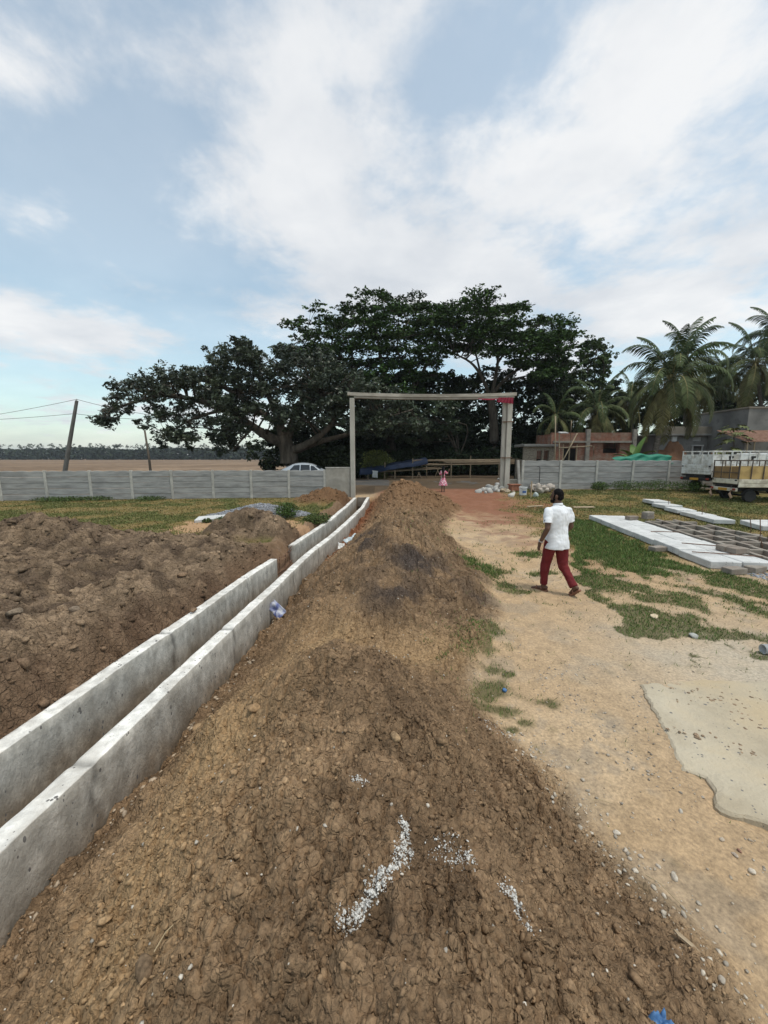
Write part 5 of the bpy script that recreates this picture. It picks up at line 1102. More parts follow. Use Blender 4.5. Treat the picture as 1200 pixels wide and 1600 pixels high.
me = np_mesh('distant_wood', v, f, np.concatenate([c1, np.array(cs)])); me.materials.append(M['dull_leaf'])
tag(link('distant_wood', me), 'far line of palms and trees across the ploughed field', 'wood', kind='stuff')
# leaning power pole, wires, thin post, heap in the field
M['polewood'] = pmat('pole_concrete', (.10, .095, .085), (.17, .16, .145), 6, .9, .3, 40, stretch=(1, 1, .2))
pb_, pt_ = D(95, 737, 31), D(120, 626, 31); pb_.z = 0
pp = empty('power_pole', pb_); tag(pp, 'leaning grey power pole in the field behind the left fence', 'pole')
MB().tube([(0, 0, -.1), (pt_ - pb_) * .5, pt_ - pb_], [.17, .145, .11], 8).build('shaft', M['polewood'], pp)
MB().cyl(pt_ - pb_ + Vector((0, 0, -.05)), pt_ - pb_ + Vector((0, 0, .14)), .04, .03, 8).build('insulator', M['fpost'], pp)
def wire(label, a, b, sag):
    pts = [a.lerp(b, t) - Vector((0, 0, sag * 4 * t * (1 - t))) for t in np.linspace(0, 1, 22)]
    tag(MB().tube(pts, .016, 5).build('power_line', M['steel']), label, 'wire', 'wires of the leaning pole')
topw = pt_ + Vector((0, 0, .1)); wire('upper wire from the pole to the left edge', topw, D(-260, 672, 37), .5); wire('upper wire from the pole into the spreading tree', topw, D(300, 655, 33), .25)
lowp = pt_ + (pb_ - pt_) * .15; wire('lower wire from the pole to the left edge', lowp, D(-260, 655, 37), .4); wire('lower wire from the pole into the spreading tree', lowp, D(300, 655, 32), .2)
qb, qt = D(236, 737, 28), D(226, 672, 28); qb.z = 0
tag(MB().tube([qb, qb.lerp(qt, .5) + Vector((.05, 0, 0)), qt], [.10, .08, .06], 7).build('bare_tree', M['bark'], smooth=True), 'thin bare trunk leaning under the left end of the spreading tree', 'tree')
def heap_obj(name, label, c, rx, ry, h, col, seed, n=48, cat='heap'):
    u, w = np.meshgrid(np.linspace(-1.15, 1.15, n), np.linspace(-1.15, 1.15, n)); rr = np.hypot(u, w); z = h * np.exp(-2.3 * rr ** 2) * (1.0 + .5 * (fbm(u * 4 + seed, w * 4, 4, seed) - .5)) + (fbm(u * 9, w * 9, 3, seed) - .5) * h * .16 - .12 * h
    v = np.stack([u * rx, w * ry, z], -1).reshape(-1, 3); i_ = np.arange(n * n).reshape(n, n); f = np.stack([i_[:-1, :-1], i_[:-1, 1:], i_[1:, 1:], i_[1:, :-1]], -1).reshape(-1, 4)
    cc = np.array(col) * (.75 + .5 * fbm(u * 5, w * 5, 3, seed + 1).reshape(-1, 1)); me = np_mesh(name, v, f, cc, True); me.materials.append(M['soil']); return tag(link(name, me, loc=c), label, cat, 'heaps beyond the fences')
p = D(214, 733, 26); heap_obj('soil_heap', 'low brown soil heap in the field behind the left fence', (p.x, p.y, 0), 1.5, 1.0, 1.1, (.12, .075, .05), 4)
p = D(1045, 715, 27); heap_obj('soil_heap', 'reddish soil heap behind the green sheet on the right fence', (p.x, 27, .3), 3.0, 2.0, 3.1, (.20, .105, .062), 5)
p = D(1120, 715, 28); heap_obj('soil_heap', 'brown soil heap behind the white truck', (p.x, 28, .3), 3.0, 1.8, 2.6, (.16, .095, .06), 6)
p = D(1195, 715, 26.5); heap_obj('soil_heap', 'dark soil heap at the right edge behind the trucks', (p.x + 1, 26.5, .3), 2.6, 1.6, 2.4, (.13, .08, .052), 7)

# ------------------------------------------------------------------ houses on the right
M['brick'] = pmat('brickwork', (.20, .080, .050), (.30, .135, .085), 5, .92, .4, 30, c3=(.26, .19, .14), c3scale=1.4, c3amt=.7)
_bt = M['brick'].node_tree
bt = _bt.nodes.new('ShaderNodeTexBrick'); bt.inputs['Scale'].default_value = 1.0; bt.inputs['Brick Width'].default_value = .23; bt.inputs['Row Height'].default_value = .085; bt.inputs['Mortar Size'].default_value = .010
bt.inputs['Color1'].default_value = (1, 1, 1, 1); bt.inputs['Color2'].default_value = (.72, .70, .68, 1); bt.inputs['Mortar'].default_value = (1.25, 1.5, 1.7, 1)
_mp = [q for q in _bt.nodes if q.type == 'TEX_COORD'][0]; _sx = _bt.nodes.new('ShaderNodeSeparateXYZ'); _cx = _bt.nodes.new('ShaderNodeCombineXYZ'); _bt.links.new(_mp.outputs['Object'], _sx.inputs[0]); _bt.links.new(_sx.outputs[0], _cx.inputs[0]); _bt.links.new(_sx.outputs[2], _cx.inputs[1]); _bt.links.new(_cx.outputs[0], bt.inputs['Vector'])
_pb = _bt.nodes['Principled BSDF']; _mm = _bt.nodes.new('ShaderNodeMix'); _mm.data_type = 'RGBA'; _mm.blend_type = 'MULTIPLY'; _mm.inputs[0].default_value = 1; _bt.links.new(_pb.inputs['Base Color'].links[0].from_socket, _mm.inputs[6]); _bt.links.new(bt.outputs[0], _mm.inputs[7]); _bt.links.new(_mm.outputs[2], _pb.inputs['Base Color'])
M['render_grey'] = pmat('weathered_render', (.15, .145, .135), (.29, .28, .26), 1.6, .93, .3, 30, c3=(.10, .097, .09), c3scale=.8, c3amt=.8)
M['render_tan'] = pmat('weathered_tan', (.17, .145, .115), (.26, .23, .18), 1.6, .93, .3, 30, c3=(.12, .105, .085), c3scale=.8, c3amt=.7)
M['stonewall'] = pmat('rubble_wall', (.16, .13, .10), (.30, .26, .20), 9, .95, .8, 9)
M['wpaint'] = pmat('faded_white', (.42, .42, .41), (.58, .58, .56), 2, .8, 0, c3=(.30, .29, .27), c3scale=1.2, c3amt=.7)
M['room_shade'] = pmat('painted_room_shade', (.012, .011, .010), (.02, .018, .016), 2, .95)  # shade of the interiors put into the wall colour as near-black
M['lint'] = pmat('lintel', (.20, .18, .155), (.30, .275, .235), 4, .9, .2, 40)
def facade(root, Y, thick, x0, x1, z0, z1, holes, mat):
    """wall with openings, built as panels round the holes (x0,x1,z0,z1)"""
    xs_ = sorted({x0, x1} | {h[0] for h in holes} | {h[1] for h in holes}); b = MB(); o = root.location
    for a, c in zip(xs_[:-1], xs_[1:]):
        segs = [(z0, z1)]
        for h in holes:
            if h[0] <= a + 1e-6 and h[1] >= c - 1e-6:
                ns = []
                for s0, s1 in segs:
                    if h[2] > s0: ns.append((s0, min(h[2], s1)))
                    if h[3] < s1: ns.append((max(h[3], s0), s1))
                segs = ns
        for s0, s1 in segs:
            if s1 - s0 > .01: b.box(((a + c) / 2 - o.x, Y + thick / 2 - o.y, (s0 + s1) / 2 - o.z), (c - a, thick, s1 - s0))
    return b.build('wall', mat, root)
def px2(x, y, Y): q = D(x, y, Y); return q.x, q.z
HY = 33.0
bh = empty('brick_house', (px2(900, 720, HY)[0], HY, .3)); tag(bh, 'roofless red brick house under construction behind the right fence', 'house')
xa, zt = px2(862, 676, HY); xb, _ = px2(990, 676, HY); d0, dz1 = px2(880, 694, HY); d1, _ = px2(903, 694, HY); w0, wz1 = px2(943, 692, HY); w1, wz0 = px2(968, 706, HY)
facade(bh, HY, .25, xa, xb, .3, zt, [(d0, d1, .3, dz1), (w0, w1, wz0 - .1, wz1)], M['brick'])
o0 = bh.location
MB().box(((xa + xb) / 2 - o0.x, HY + 3.2 - o0.y, (zt - .2) / 2), (xb - xa, .25, zt - .5)).build('wall', M['brick'], bh)
for xx in (xa + .125, xb - .125): MB().box((xx - o0.x, HY + 1.73 - o0.y, (zt - .4) / 2), (.25, 2.9, zt - .4)).build('wall', M['brick'], bh)
MB().box(((xa + xb) / 2 - o0.x, HY - .02 - o0.y, wz1 + .08 - o0.z), (xb - xa - .3, .31, .16), ch=.01).build('lintel_band', M['lint'], bh)
for px in (917, 989): q = px2(px, 700, HY)[0]; MB().box((q - o0.x, HY - .03 - o0.y, (zt + .05) / 2), (.32, .3, zt - .1), ch=.01).build('column', M['lint'], bh)
for h0, h1 in ((d0, d1), (w0, w1)): MB().box(((h0 + h1) / 2 - o0.x, HY + 1.6 - o0.y, 1.3), (h1 - h0 + 1.2, .08, 2.8)).build('shade_panel', M['room_shade'], bh)  # panels behind the openings, the room's shade put into their colour
q = px2(956, 706, HY); MB().box((q[0] - o0.x, HY + .10 - o0.y, (wz0 - .15) / 2 + .1), (w1 - w0 - .02, .2, .55), ch=.02).build('rubble_infill', M['stonewall'], bh)
fr = MB()
for xx in (d0 + .04, d1 - .04): fr.box((xx - o0.x, HY + .06 - o0.y, (dz1 - .3) / 2), (.08, .1, dz1 - .3))
fr.build('door_frame', M['wood'], bh)
sh_ = empty('low_shed', (px2(840, 720, 31.5)[0], 31.5, .3)); tag(sh_, 'low stone shed with two dark doorways left of the brick house', 'shed'); o0 = sh_.location
SY = 31.5; xa, zt = px2(819, 696, SY); xb, _ = px2(868, 696, SY); h = [(px2(839, 704, SY)[0], px2(847, 704, SY)[0], .3, px2(839, 704, SY)[1]), (px2(850, 704, SY)[0], px2(858, 704, SY)[0], .3, px2(850, 704, SY)[1])]
facade(sh_, SY, .25, xa, xb, .3, zt - .1, h, M['stonewall'])
MB().box(((xa + xb) / 2 - o0.x, SY + .9 - o0.y, zt - .0 - o0.z), (xb - xa + .2, 2.4, .2), ch=.02).build('roof_slab', M['render_grey'], sh_)
MB().box((h[0][0] + .15 - o0.x, SY + .22 - o0.y, .75), (.36, .05, 1.5)).build('door', M['brickred'], sh_)
MB().box(((h[0][1] + h[1][0]) / 2 - o0.x, SY - .03 - o0.y, .85), (.12, .3, 1.6)).build('door_post', M['lint'], sh_)
for xx in (xa + .13, xb - .13): MB().box((xx - o0.x, SY + 1.15 - o0.y, .9), (.25, 1.75, 1.7)).build('wall', M['stonewall'], sh_)
MB().box(((xa + xb) / 2 - o0.x, SY + 2.0 - o0.y, .9), (xb - xa, .2, 1.75)).build('wall', M['room_shade'], sh_)
# scaffold poles
M['bamboo'] = pmat('bamboo', (.21, .165, .105), (.34, .275, .185), 6, .8, .1, 30, stretch=(1, 1, .2), gen=True)
GP = 'bamboo poles in front of the brick house'
for lab, a, b in [('left upright bamboo pole before the brick house', (868, 722), (868, 650)), ('upright bamboo pole with a board on top before the brick house', (875, 722), (874, 677)), ('tall bamboo pole before the brick house doorway', (888, 722), (893, 657)), ('bamboo pole slanting across the front of the brick house', (862, 718), (901, 677)), ('short thick pole right of the brick house doorway', (926, 720), (928, 697)), ('horizontal bamboo pole across the brick house doorway', (872, 700), (924, 697))]:
    A_, B_ = D(*a, 30.6), D(*b, 30.6)
    if 'horizontal' not in lab: A_.z = .28
    if 'slant' in lab or 'horizontal' in lab: A_.y -= .12; B_.y -= .12
    tag(MB().tube([A_, A_.lerp(B_, .5) + Vector((.02, 0, 0)), B_], .045, 7).build('bamboo_pole', M['bamboo'], smooth=True), lab, 'pole', GP)
p = D(880, 676, 30.6); tag(MB().box((0, 0, 0), (.62, .5, .06), Matrix.Rotation(R(12), 3, 'X')).build('pale_board', M['wpaint'], loc=p), 'small pale board on top of an upright pole', 'board')
# flat-roofed house
FYh = 33.5; fh_ = empty('flat_roofed_house', (px2(1100, 720, FYh)[0], FYh, .3)); tag(fh_, 'weathered grey house with flat parapet roof behind the trucks', 'house'); o0 = fh_.location
xa, zp = px2(1028, 668, FYh); xb, _ = px2(1172, 668, FYh); zc_ = px2(1100, 681, FYh)[1]; wx0, wz1 = px2(1083, 681, FYh); wx1, wz0 = px2(1096, 689, FYh); ex0, ez1 = px2(1082, 697, FYh); ex1, _ = px2(1097, 697, FYh)
xm_ = px2(1112, 700, FYh)[0]
facade(fh_, FYh, .25, xa, xm_, .3, zc_, [(wx0, wx1, wz0, wz1 - .05), (ex0, ex1, .6, ez1)], M['render_grey'])
facade(fh_, FYh + .02, .25, xm_, xb, .3, zc_, [], M['render_tan'])
MB().box(((xa + xb) / 2 - o0.x, FYh + 2.4 - o0.y, zc_ + .07 - o0.z), (xb - xa + .5, 5.6, .16), ch=.02).build('roof_slab', M['render_grey'], fh_)
MB().box(((xa + xb) / 2 - o0.x, FYh - .25 - o0.y, (zc_ + zp) / 2 + .1 - o0.z), (xb - xa + .3, .16, zp - zc_ - .1), ch=.02).build('parapet', M['render_tan'], fh_)
for xx in (xa + .13, xb - .13): MB().box((xx - o0.x, FYh + 2.7 - o0.y, (zc_ - .3) / 2), (.26, 4.9, zc_ - .32)).build('wall', M['render_grey'], fh_)
MB().box((px2(1116, 680, FYh)[0] - o0.x, FYh - .32 - o0.y, (zp + .4) / 2), (.35, .2, zp + .1), ch=.01).build('pilaster', M['brick'], fh_)
MB().box(((wx0 + wx1) / 2 - o0.x, FYh + .10 - o0.y, (wz0 + wz1) / 2 - .03 - o0.z), (wx1 - wx0, .06, wz1 - wz0 - .06)).build('window_shutter', M['wpaint'], fh_)
MB().box(((ex0 + ex1) / 2 - o0.x, FYh + .18 - o0.y, ez1 / 2 - .1), (ex1 - ex0, .05, ez1 - .5)).build('window', M['render_grey'], fh_)
fr = MB()
for xx in (ex0, ex1): fr.box((xx - o0.x, FYh - .03 - o0.y, (ez1 + .6) / 2 - .3), (.10, .08, ez1 - .5))
fr.box(((ex0 + ex1) / 2 - o0.x, FYh - .032 - o0.y, ez1 - .25), (ex1 - ex0 + .2, .09, .11)); fr.build('window_frame', M['wpaint'], fh_)
q = px2(1052, 686, FYh); MB().box((q[0] - o0.x, FYh - .09 - o0.y, q[1] - o0.z), (.42, .16, .45), ch=.02).build('meter_box', M['wpaint'], fh_)
q0, q1 = px2(1125, 650, FYh + .6), px2(1170, 664, FYh + .6)
MB().box(((q0[0] + q1[0]) / 2 - o0.x, FYh + .6 - o0.y, (q0[1] + q1[1]) / 2 - o0.z), (q1[0] - q0[0], .12, q0[1] - q1[1] + .35)).build('rooftop_panel', M['wpaint'], fh_)
# tall grey house end at the right edge
TYh = 30.0; th_ = empty('tall_grey_house', (px2(1215, 720, TYh)[0], TYh, .3)); tag(th_, 'tall blank grey wall of a house at the right edge', 'house'); o0 = th_.location
xa, zt = px2(1171, 637, TYh); MB().box((xa + 3.0 - o0.x, TYh + 2.5 - o0.y, (zt - .3) / 2), (6.0, 5, zt - .3), ch=.02).build('wall', M['render_grey'], th_)
MB().box((xa + 3.0 - o0.x, TYh + 2.5 - o0.y, zt - .3), (6.12, 5.12, .14), ch=.02).build('coping', M['render_tan'], th_)
# tin-roofed lean-to
LY_ = 27.0; lt_ = empty('lean_to', (px2(1190, 720, LY_)[0], LY_, .3)); tag(lt_, 'rusty tin lean-to on thin posts at the right edge', 'shed'); o0 = lt_.location
M['tin'] = pmat('rusty_tin', (.17, .085, .055), (.28, .17, .12), 3, .8, .2, 20, stretch=(6, 1, 1))
x0, z0 = px2(1168, 690, LY_); z1 = px2(1178, 681, LY_)[1]; mb = MB(); nn_ = 60
vs = [(x0 + .075 * i - o0.x, y - o0.y, z - o0.z + .025 * (1 if i % 2 else -1)) for y, z in ((LY_, z0), (LY_ + 2.6, z1 + .55)) for i in range(nn_)]
rf = mb.add(vs, [(i, i + 1, nn_ + i + 1, nn_ + i) for i in range(nn_ - 1)]).build('roof', M['tin'], lt_); rf.modifiers.new('thickness', 'SOLIDIFY').thickness = .01
for px in (1170, 1181, 1204): q = px2(px, 690, LY_)[0]; MB().tube([(q - o0.x, .1, 0), (q - o0.x + .03, .1, z0 - .3)], .045, 7).build('post', M['bamboo'], lt_)
MB().box((2.0, 2.5, .9), (5, .1, 1.9)).build('back_wall', M['room_shade'], lt_)
# green sheet over the fence
M['tarp_g'] = pmat('green_sheet', (.010, .135, .085), (.025, .20, .13), 3, .6, .2, 30)
gx0, gx1 = D(960, 714, 22.9).x, D(1048, 710, 22.9).x; n1, n2 = 40, 8; vs = []
for j in range(n2):
    for i in range(n1):
        t = i / (n1 - 1); top_ = 2.28 + .14 * math.sin(t * 4.4 - .9) + .05 * math.sin(t * 17) + .18 * t ** 8; s_ = j / (n2 - 1); y = 22.62 + .03 * (gx0 - 8) + (.05 * math.sin(t * 23 + j) + .12 * math.sin(s_ * 3.1)) * .7
        vs.append((gx0 + (gx1 - gx0) * t, y - .16 * s_ + (.35 if j == 0 else 0), top_ - (s_ ** .9) * (.55 + .08 * math.sin(t * 12)) * (.0 if j == 0 else 1)))
fs = [(j * n1 + i, j * n1 + i + 1, (j + 1) * n1 + i + 1, (j + 1) * n1 + i) for j in range(n2 - 1) for i in range(n1 - 1)]
tag(MB().add(vs, fs).build('green_sheet', M['tarp_g'], smooth=True), 'long green plastic sheet draped behind the right fence top', 'tarpaulin')

# ------------------------------------------------------------------ bamboo stall across the road
SYr = 35.0; st = empty('bamboo_rack', (px2(690, 750, SYr)[0], SYr, .3)); tag(st, 'long low rack of bamboo posts and rails across the road', 'rack'); o0 = st.location
M['darkbamboo'] = pmat('weathered_bamboo', (.14, .105, .07), (.25, .19, .125), 6, .85, .1, 30, stretch=(.3, 1, 1), gen=True)
for px, top_, dy in [(575, 738, 0), (601, 722, 0), (617, 735, -.5), (645, 716, 0), (705, 722, -.4), (735, 724, 0), (735, 712, 1.4), (780, 722, 0), (826, 720, .4), (667, 728, 1.4), (600, 728, 1.4), (806, 722, 1.4)]:
    q = px2(px, top_, SYr + dy); MB().tube([(q[0] - o0.x, dy, -.05), (q[0] - o0.x + random.uniform(-.04, .04), dy, q[1] - o0.z)], .05, 7).build('post', M['darkbamboo'], st)
for a, b, dy in [((565, 739), (690, 732), 0), ((565, 738), (700, 729), 1.4), ((640, 727), (830, 724), 0), ((640, 725), (830, 723), 1.4)]:
    A_, B_ = px2(*a, SYr + dy), px2(*b, SYr + dy); MB().tube([(A_[0] - o0.x, dy, A_[1] - o0.z), (B_[0] - o0.x, dy, B_[1] - o0.z)], .045, 7).build('rail', M['darkbamboo'], st)
for a, b in [((678, 748), (686, 730)), ((690, 748), (682, 732)), ((650, 749), (655, 738)), ((660, 749), (653, 738))]:
    A_, B_ = px2(*a, SYr), px2(*b, SYr); MB().tube([(A_[0] - o0.x, -.1, -.02), (B_[0] - o0.x, -.1, B_[1] - o0.z)], .03, 6).build('brace', M['darkbamboo'], st)
for i in range(15):
    x0 = random.uniform(640, 700); ln = random.uniform(6, 9.5); q = px2(x0, 726 - i * .45, SYr + .1 * i); y = SYr + .05 + .095 * i; z = px2(700, 724.0, SYr)[1] + .05 + .075 * (i % 4)
    tag(MB().tube([(q[0], y, z), (q[0] + ln * .5, y + .03, z + .05), (q[0] + ln, y + random.uniform(-.08, .12), z + random.uniform(-.02, .10))], [.05, .045, .03], 7).build('bamboo_pole', M['darkbamboo'], smooth=True), 'long bamboo pole stacked on the roadside rack', 'pole', 'bamboo poles stacked on the rack')
M['tarp_b'] = pmat('blue_tarpaulin', (.004, .010, .028), (.008, .019, .048), 2, .8, .25, 12)
n1, n2 = 44, 10; vs = []
for j in range(n2):
    for i in range(n1):
        t = i / (n1 - 1); s_ = j / (n2 - 1); a = px2(562 + 106 * t, 737 - 17 * t, SYr); z = a[1] + .06 + .02 * math.sin(t * 21 + j * .5) + .015 * math.sin(t * 47)
        if j == 0: z = z - .36 - .10 * math.sin(t * 9) * (1 - t) ; y = SYr - .22
        elif j == 1: z -= .22; y = SYr - .20
        else: y = SYr - .16 + 1.9 * (s_ - .1)
        vs.append((a[0], y + .03 * math.sin(t * 30), z + (.25 * s_ if j > 1 else 0)))
fs = [(j * n1 + i, j * n1 + i + 1, (j + 1) * n1 + i + 1, (j + 1) * n1 + i) for j in range(n2 - 1) for i in range(n1 - 1)]
tag(MB().add(vs, fs).build('blue_tarpaulin', M['tarp_b'], smooth=True), 'dark blue tarpaulin spread over the left half of the rack', 'tarpaulin')
p = D(586, 741, SYr - .35); sheet('white_cloth', 'white cloth hanging from the left part of the rack', 'cloth', p, (.48, .62), 21, M['wpaint'], .04, (R(90), R(6), 0))

# ------------------------------------------------------------------ vehicles
M['tyre'] = pmat('tyre', (.018, .018, .018), (.032, .031, .030), 12, .85, .3, 40)
M['rimdark'] = pmat('rusty_rim', (.07, .055, .045), (.13, .10, .08), 9, .7)
M['truckwhite'] = pmat('dirty_white_paint', (.66, .65, .61), (.80, .79, .75), 1.6, .5, .0, c3=(.36, .32, .26), c3scale=3, c3amt=.8, spec=.4)
M['cream'] = pmat('cream_paint', (.62, .57, .45), (.74, .69, .57), 2, .5, c3=(.32, .27, .2), c3scale=3, c3amt=.7)
M['ply'] = pmat('yellow_ply', (.46, .31, .115), (.56, .39, .165), 2.0, .75, .1, 30, c3=(.28, .18, .075), c3scale=1.6, c3amt=.7)
M['plyin'] = pmat('brown_ply', (.25, .155, .07), (.33, .21, .10), 2, .8)
M['black'] = pmat('black_metal', (.014, .013, .013), (.028, .026, .025), 9, .7)
M['glass'] = pmat('tinted_glass', (.012, .015, .018), (.02, .024, .028), 2, .08, spec=.6)
M['plate'] = pmat('yellow_plate', (.45, .22, .03), (.55, .30, .05), 8, .6)
M['redlamp'] = pmat('red_lamp', (.20, .02, .015), (.3, .04, .02), 5, .3)
M['rope'] = pmat('rag_rope', (.40, .24, .16), (.58, .40, .28), 14, .9, .4, 40)
def wheel(root, c, r, w):
    ax_ = Matrix.Rotation(R(90), 3, 'X')
    o = MB().lathe([(r * .60, -w / 2), (r * .92, -w / 2), (r, -w * .32), (r, w * .32), (r * .92, w / 2), (r * .60, w / 2)], n=28, M=ax_).build('wheel', M['tyre'], root, c, smooth=False)
    MB().lathe([(r * .60, -w * .46), (r * .52, -w * .30), (r * .36, -w * .22), (r * .16, -w * .34), (r * .02, -w * .36)], n=24, M=ax_).build('rim', M['rimdark'], o)
    MB().lathe([(r * .60, w * .46), (r * .5, w * .3), (r * .05, w * .25)], n=24, M=ax_).build('rim', M['rimdark'], o); return o
# trucks: local x runs from the tail toward the cab, y across (near side negative)
def truck(name, label, loc, rz, L, Wd, bed_z, side_h, rail_z, body, cage, wr, yellow):
    t = empty(name, loc, rz); tag(t, label, 'truck', 'small trucks parked on the right')
    MB().box((L / 2, 0, bed_z - .10), (L, Wd * .62, .14)).box((L / 2, -Wd * .30, bed_z - .22), (L - .2, .08, .14)).box((L / 2, Wd * .30, bed_z - .22), (L - .2, .08, .14)).build('chassis', M['black'], t)
    MB().box((L / 2, 0, bed_z), (L - .04, Wd - .06, .07)).build('bed_floor', M['black'], t)
    def ribbed(x0, x1, y, z0, z1, n, mat, nm):
        b = MB(); hh = (z1 - z0) / n
        for k in range(n): b.box(((x0 + x1) / 2, y, z0 + hh * (k + .5)), (x1 - x0, .035, hh - .015), ch=.012)
        b.box(((x0 + x1) / 2, y + (.012 if y < 0 else -.012), (z0 + z1) / 2), (x1 - x0, .016, z1 - z0)); return b.build(nm, mat, t)
    zs = bed_z + .02
    for y in (-Wd / 2, Wd / 2): ribbed(.04, L - .05, y, zs - .14, zs + side_h, 4 if not yellow else 2, body, 'side_board')
    tg = MB()
    for k in range(4 if not yellow else 1): hh = side_h / (4 if not yellow else 1); tg.box((0, 0, zs + hh * (k + .5)), (.035, Wd - .08, hh - .015), ch=.012)
    tg.box((.014, 0, zs + side_h / 2), (.014, Wd - .08, side_h)); o = tg.build('tailgate', body, t)
    for y in (-Wd * .44, Wd * .44): MB().box((-.025, y, zs + side_h * .8), (.03, .10, .06), ch=.008).build('latch', M['black'], o)
    cg = MB(); ztop = rail_z; rr = .02; xs_ = np.linspace(.02, L - .05, max(3, int(L / .42)))
    for y in (-Wd / 2 + .01, Wd / 2 - .01):
        for x in xs_: cg.box((x, y, (zs + side_h + ztop) / 2), (.035, .03, ztop - zs - side_h), ch=.004)
        cg.box((L / 2, y, ztop), (L - .03, .045, .045), ch=.006)
    for y in np.linspace(-Wd / 2 + .04, Wd / 2 - .04, 4): cg.box((.01, y, (zs + side_h + ztop) / 2), (.03, .035, ztop - zs - side_h), ch=.004)
    cg.box((.0, 0, ztop), (.045, Wd - .02, .045), ch=.006); cg.build('cage', cage, t)
    if yellow:
        pz0, pz1 = zs + side_h + .02, ztop - .27
        for y, nm in ((-Wd / 2 + .045, 'plywood_side'), (Wd / 2 - .045, 'plywood_side')): MB().box((L / 2, y, (pz0 + pz1) / 2), (L - .12, .02, pz1 - pz0)).build(nm, M['ply'], t)
        for y in np.linspace(-Wd / 2 + .26, Wd / 2 - .26, 3): MB().box((.05, y, (pz0 + pz1) / 2), (.02, Wd / 3 - .06, pz1 - pz0)).build('tail_panel', M['plyin'], t)
        MB().box((-.03, 0, (pz0 + pz1) / 2), (.03, Wd, .035)).build('tail_rail', M['rimdark'], t)
    else:
        pz0, pz1 = zs + side_h + .02, ztop - .16
        for y in (-Wd / 2 + .05, Wd / 2 - .05): MB().box((L / 2, y, (pz0 + pz1) / 2), (L - .10, .02, pz1 - pz0)).build('upper_panel', M['truckwhite'], t)
        for y in np.linspace(-Wd / 2 + .32, Wd / 2 - .32, 3): MB().box((.055, y, (pz0 + pz1) / 2), (.02, Wd / 3 - .05, pz1 - pz0)).build('upper_panel', M['truckwhite'], t)
        dk = MB()
        for x in (1.05, 2.3): dk.box((x, -Wd / 2 + .03, pz1 - .14), (.26, .012, .10)).box((x - .05, -Wd / 2 + .03, pz1 - .22), (.12, .013, .12))
        dk.build('peeled_patch', M['black'], t)
    bz = bed_z - .33
    MB().box((.02, 0, bz + .10), (.10, Wd * .96, .16), ch=.02).build('bumper', body if yellow else M['black'], t)
    MB().box((-.045, 0, bz + .10), (.012, .52, .12), ch=.003).build('number_plate', M['plate'], t)
    for y in (-Wd * .42, Wd * .42): MB().box((-.045, y, bz + .12), (.03, .16, .09), ch=.01).build('tail_lamp', M['redlamp'], t)
    if yellow:
        for y in (-Wd * .36, Wd * .40):
            MB().tube([(-.07, y, bz + .08), (-.10, y + .04, bz - .10), (-.08, y - .05, bz - .26), (-.09, y + .03, bz - .36)], [.05, .055, .05, .03], 7).build('hanging_rag', M['rope'], t, smooth=True)
    wx = L * .27 if not yellow else .62
    for x in (wx, L + .55):
        for y in (-Wd / 2 + .12, Wd / 2 - .12): wheel(t, (x, y, wr), wr, .17)
    MB().cyl((wx, -Wd / 2 + .2, wr), (wx, Wd / 2 - .2, wr), .05).build('axle', M['black'], t)
    ar = MB(); wrr = wr * 1.25
    for y in (-Wd / 2 + .06,): ar.add([Vector((wx + wrr * math.cos(a) * s_, y + dy, wr + wrr * math.sin(a) * s_)) for dy in (-.08, .1) for s_ in (1.0,) for a in np.linspace(.15, math.pi - .15, 10)], [(i, i + 1, i + 11, i + 10) for i in range(9)])
    ar.build('mudguard', M['black'], t)
    # cab
    cx = L + .08; cab = MB().prism([(cx, bed_z - .35), (cx + 1.5, bed_z - .35), (cx + 1.55, bed_z + .25), (cx + 1.05, bed_z + 1.05), (cx + .9, bed_z + 1.15), (cx + .08, bed_z + 1.15), (cx, bed_z + 1.05)], -Wd / 2 + .05, Wd / 2 - .05).build('cab', body, t)
    for y in (-Wd / 2 + .042, Wd / 2 - .042): MB().prism([(cx + .2, bed_z + .38), (cx + 1.18, bed_z + .38), (cx + .9, bed_z + .98), (cx + .2, bed_z + .98)], y - .004, y + .004).build('side_window', M['glass'], cab)
    MB().prism([(cx + 1.49, bed_z + .38), (cx + 1.505, bed_z + .38), (cx + 1.09, bed_z + 1.01), (cx + 1.075, bed_z + 1.01)], -Wd / 2 + .15, Wd / 2 - .15).build('windscreen', M['glass'], cab)
    return t
tz = gz(16.9, 20.2); truck('small_truck', 'white high-sided small truck nearest the right fence', (16.72, 20.75, tz), R(5), 3.1, 1.85, .98, .52, 2.20, M['truckwhite'], M['truckwhite'], .33, False)
tz = gz(16.2, 17.9); truck('small_truck', 'small truck with yellow plywood sides and a rusty cage', (15.95, 18.05, tz), R(-5), 2.6, 1.55, .78, .22, 1.86, M['cream'], M['rimdark'], .27, True)
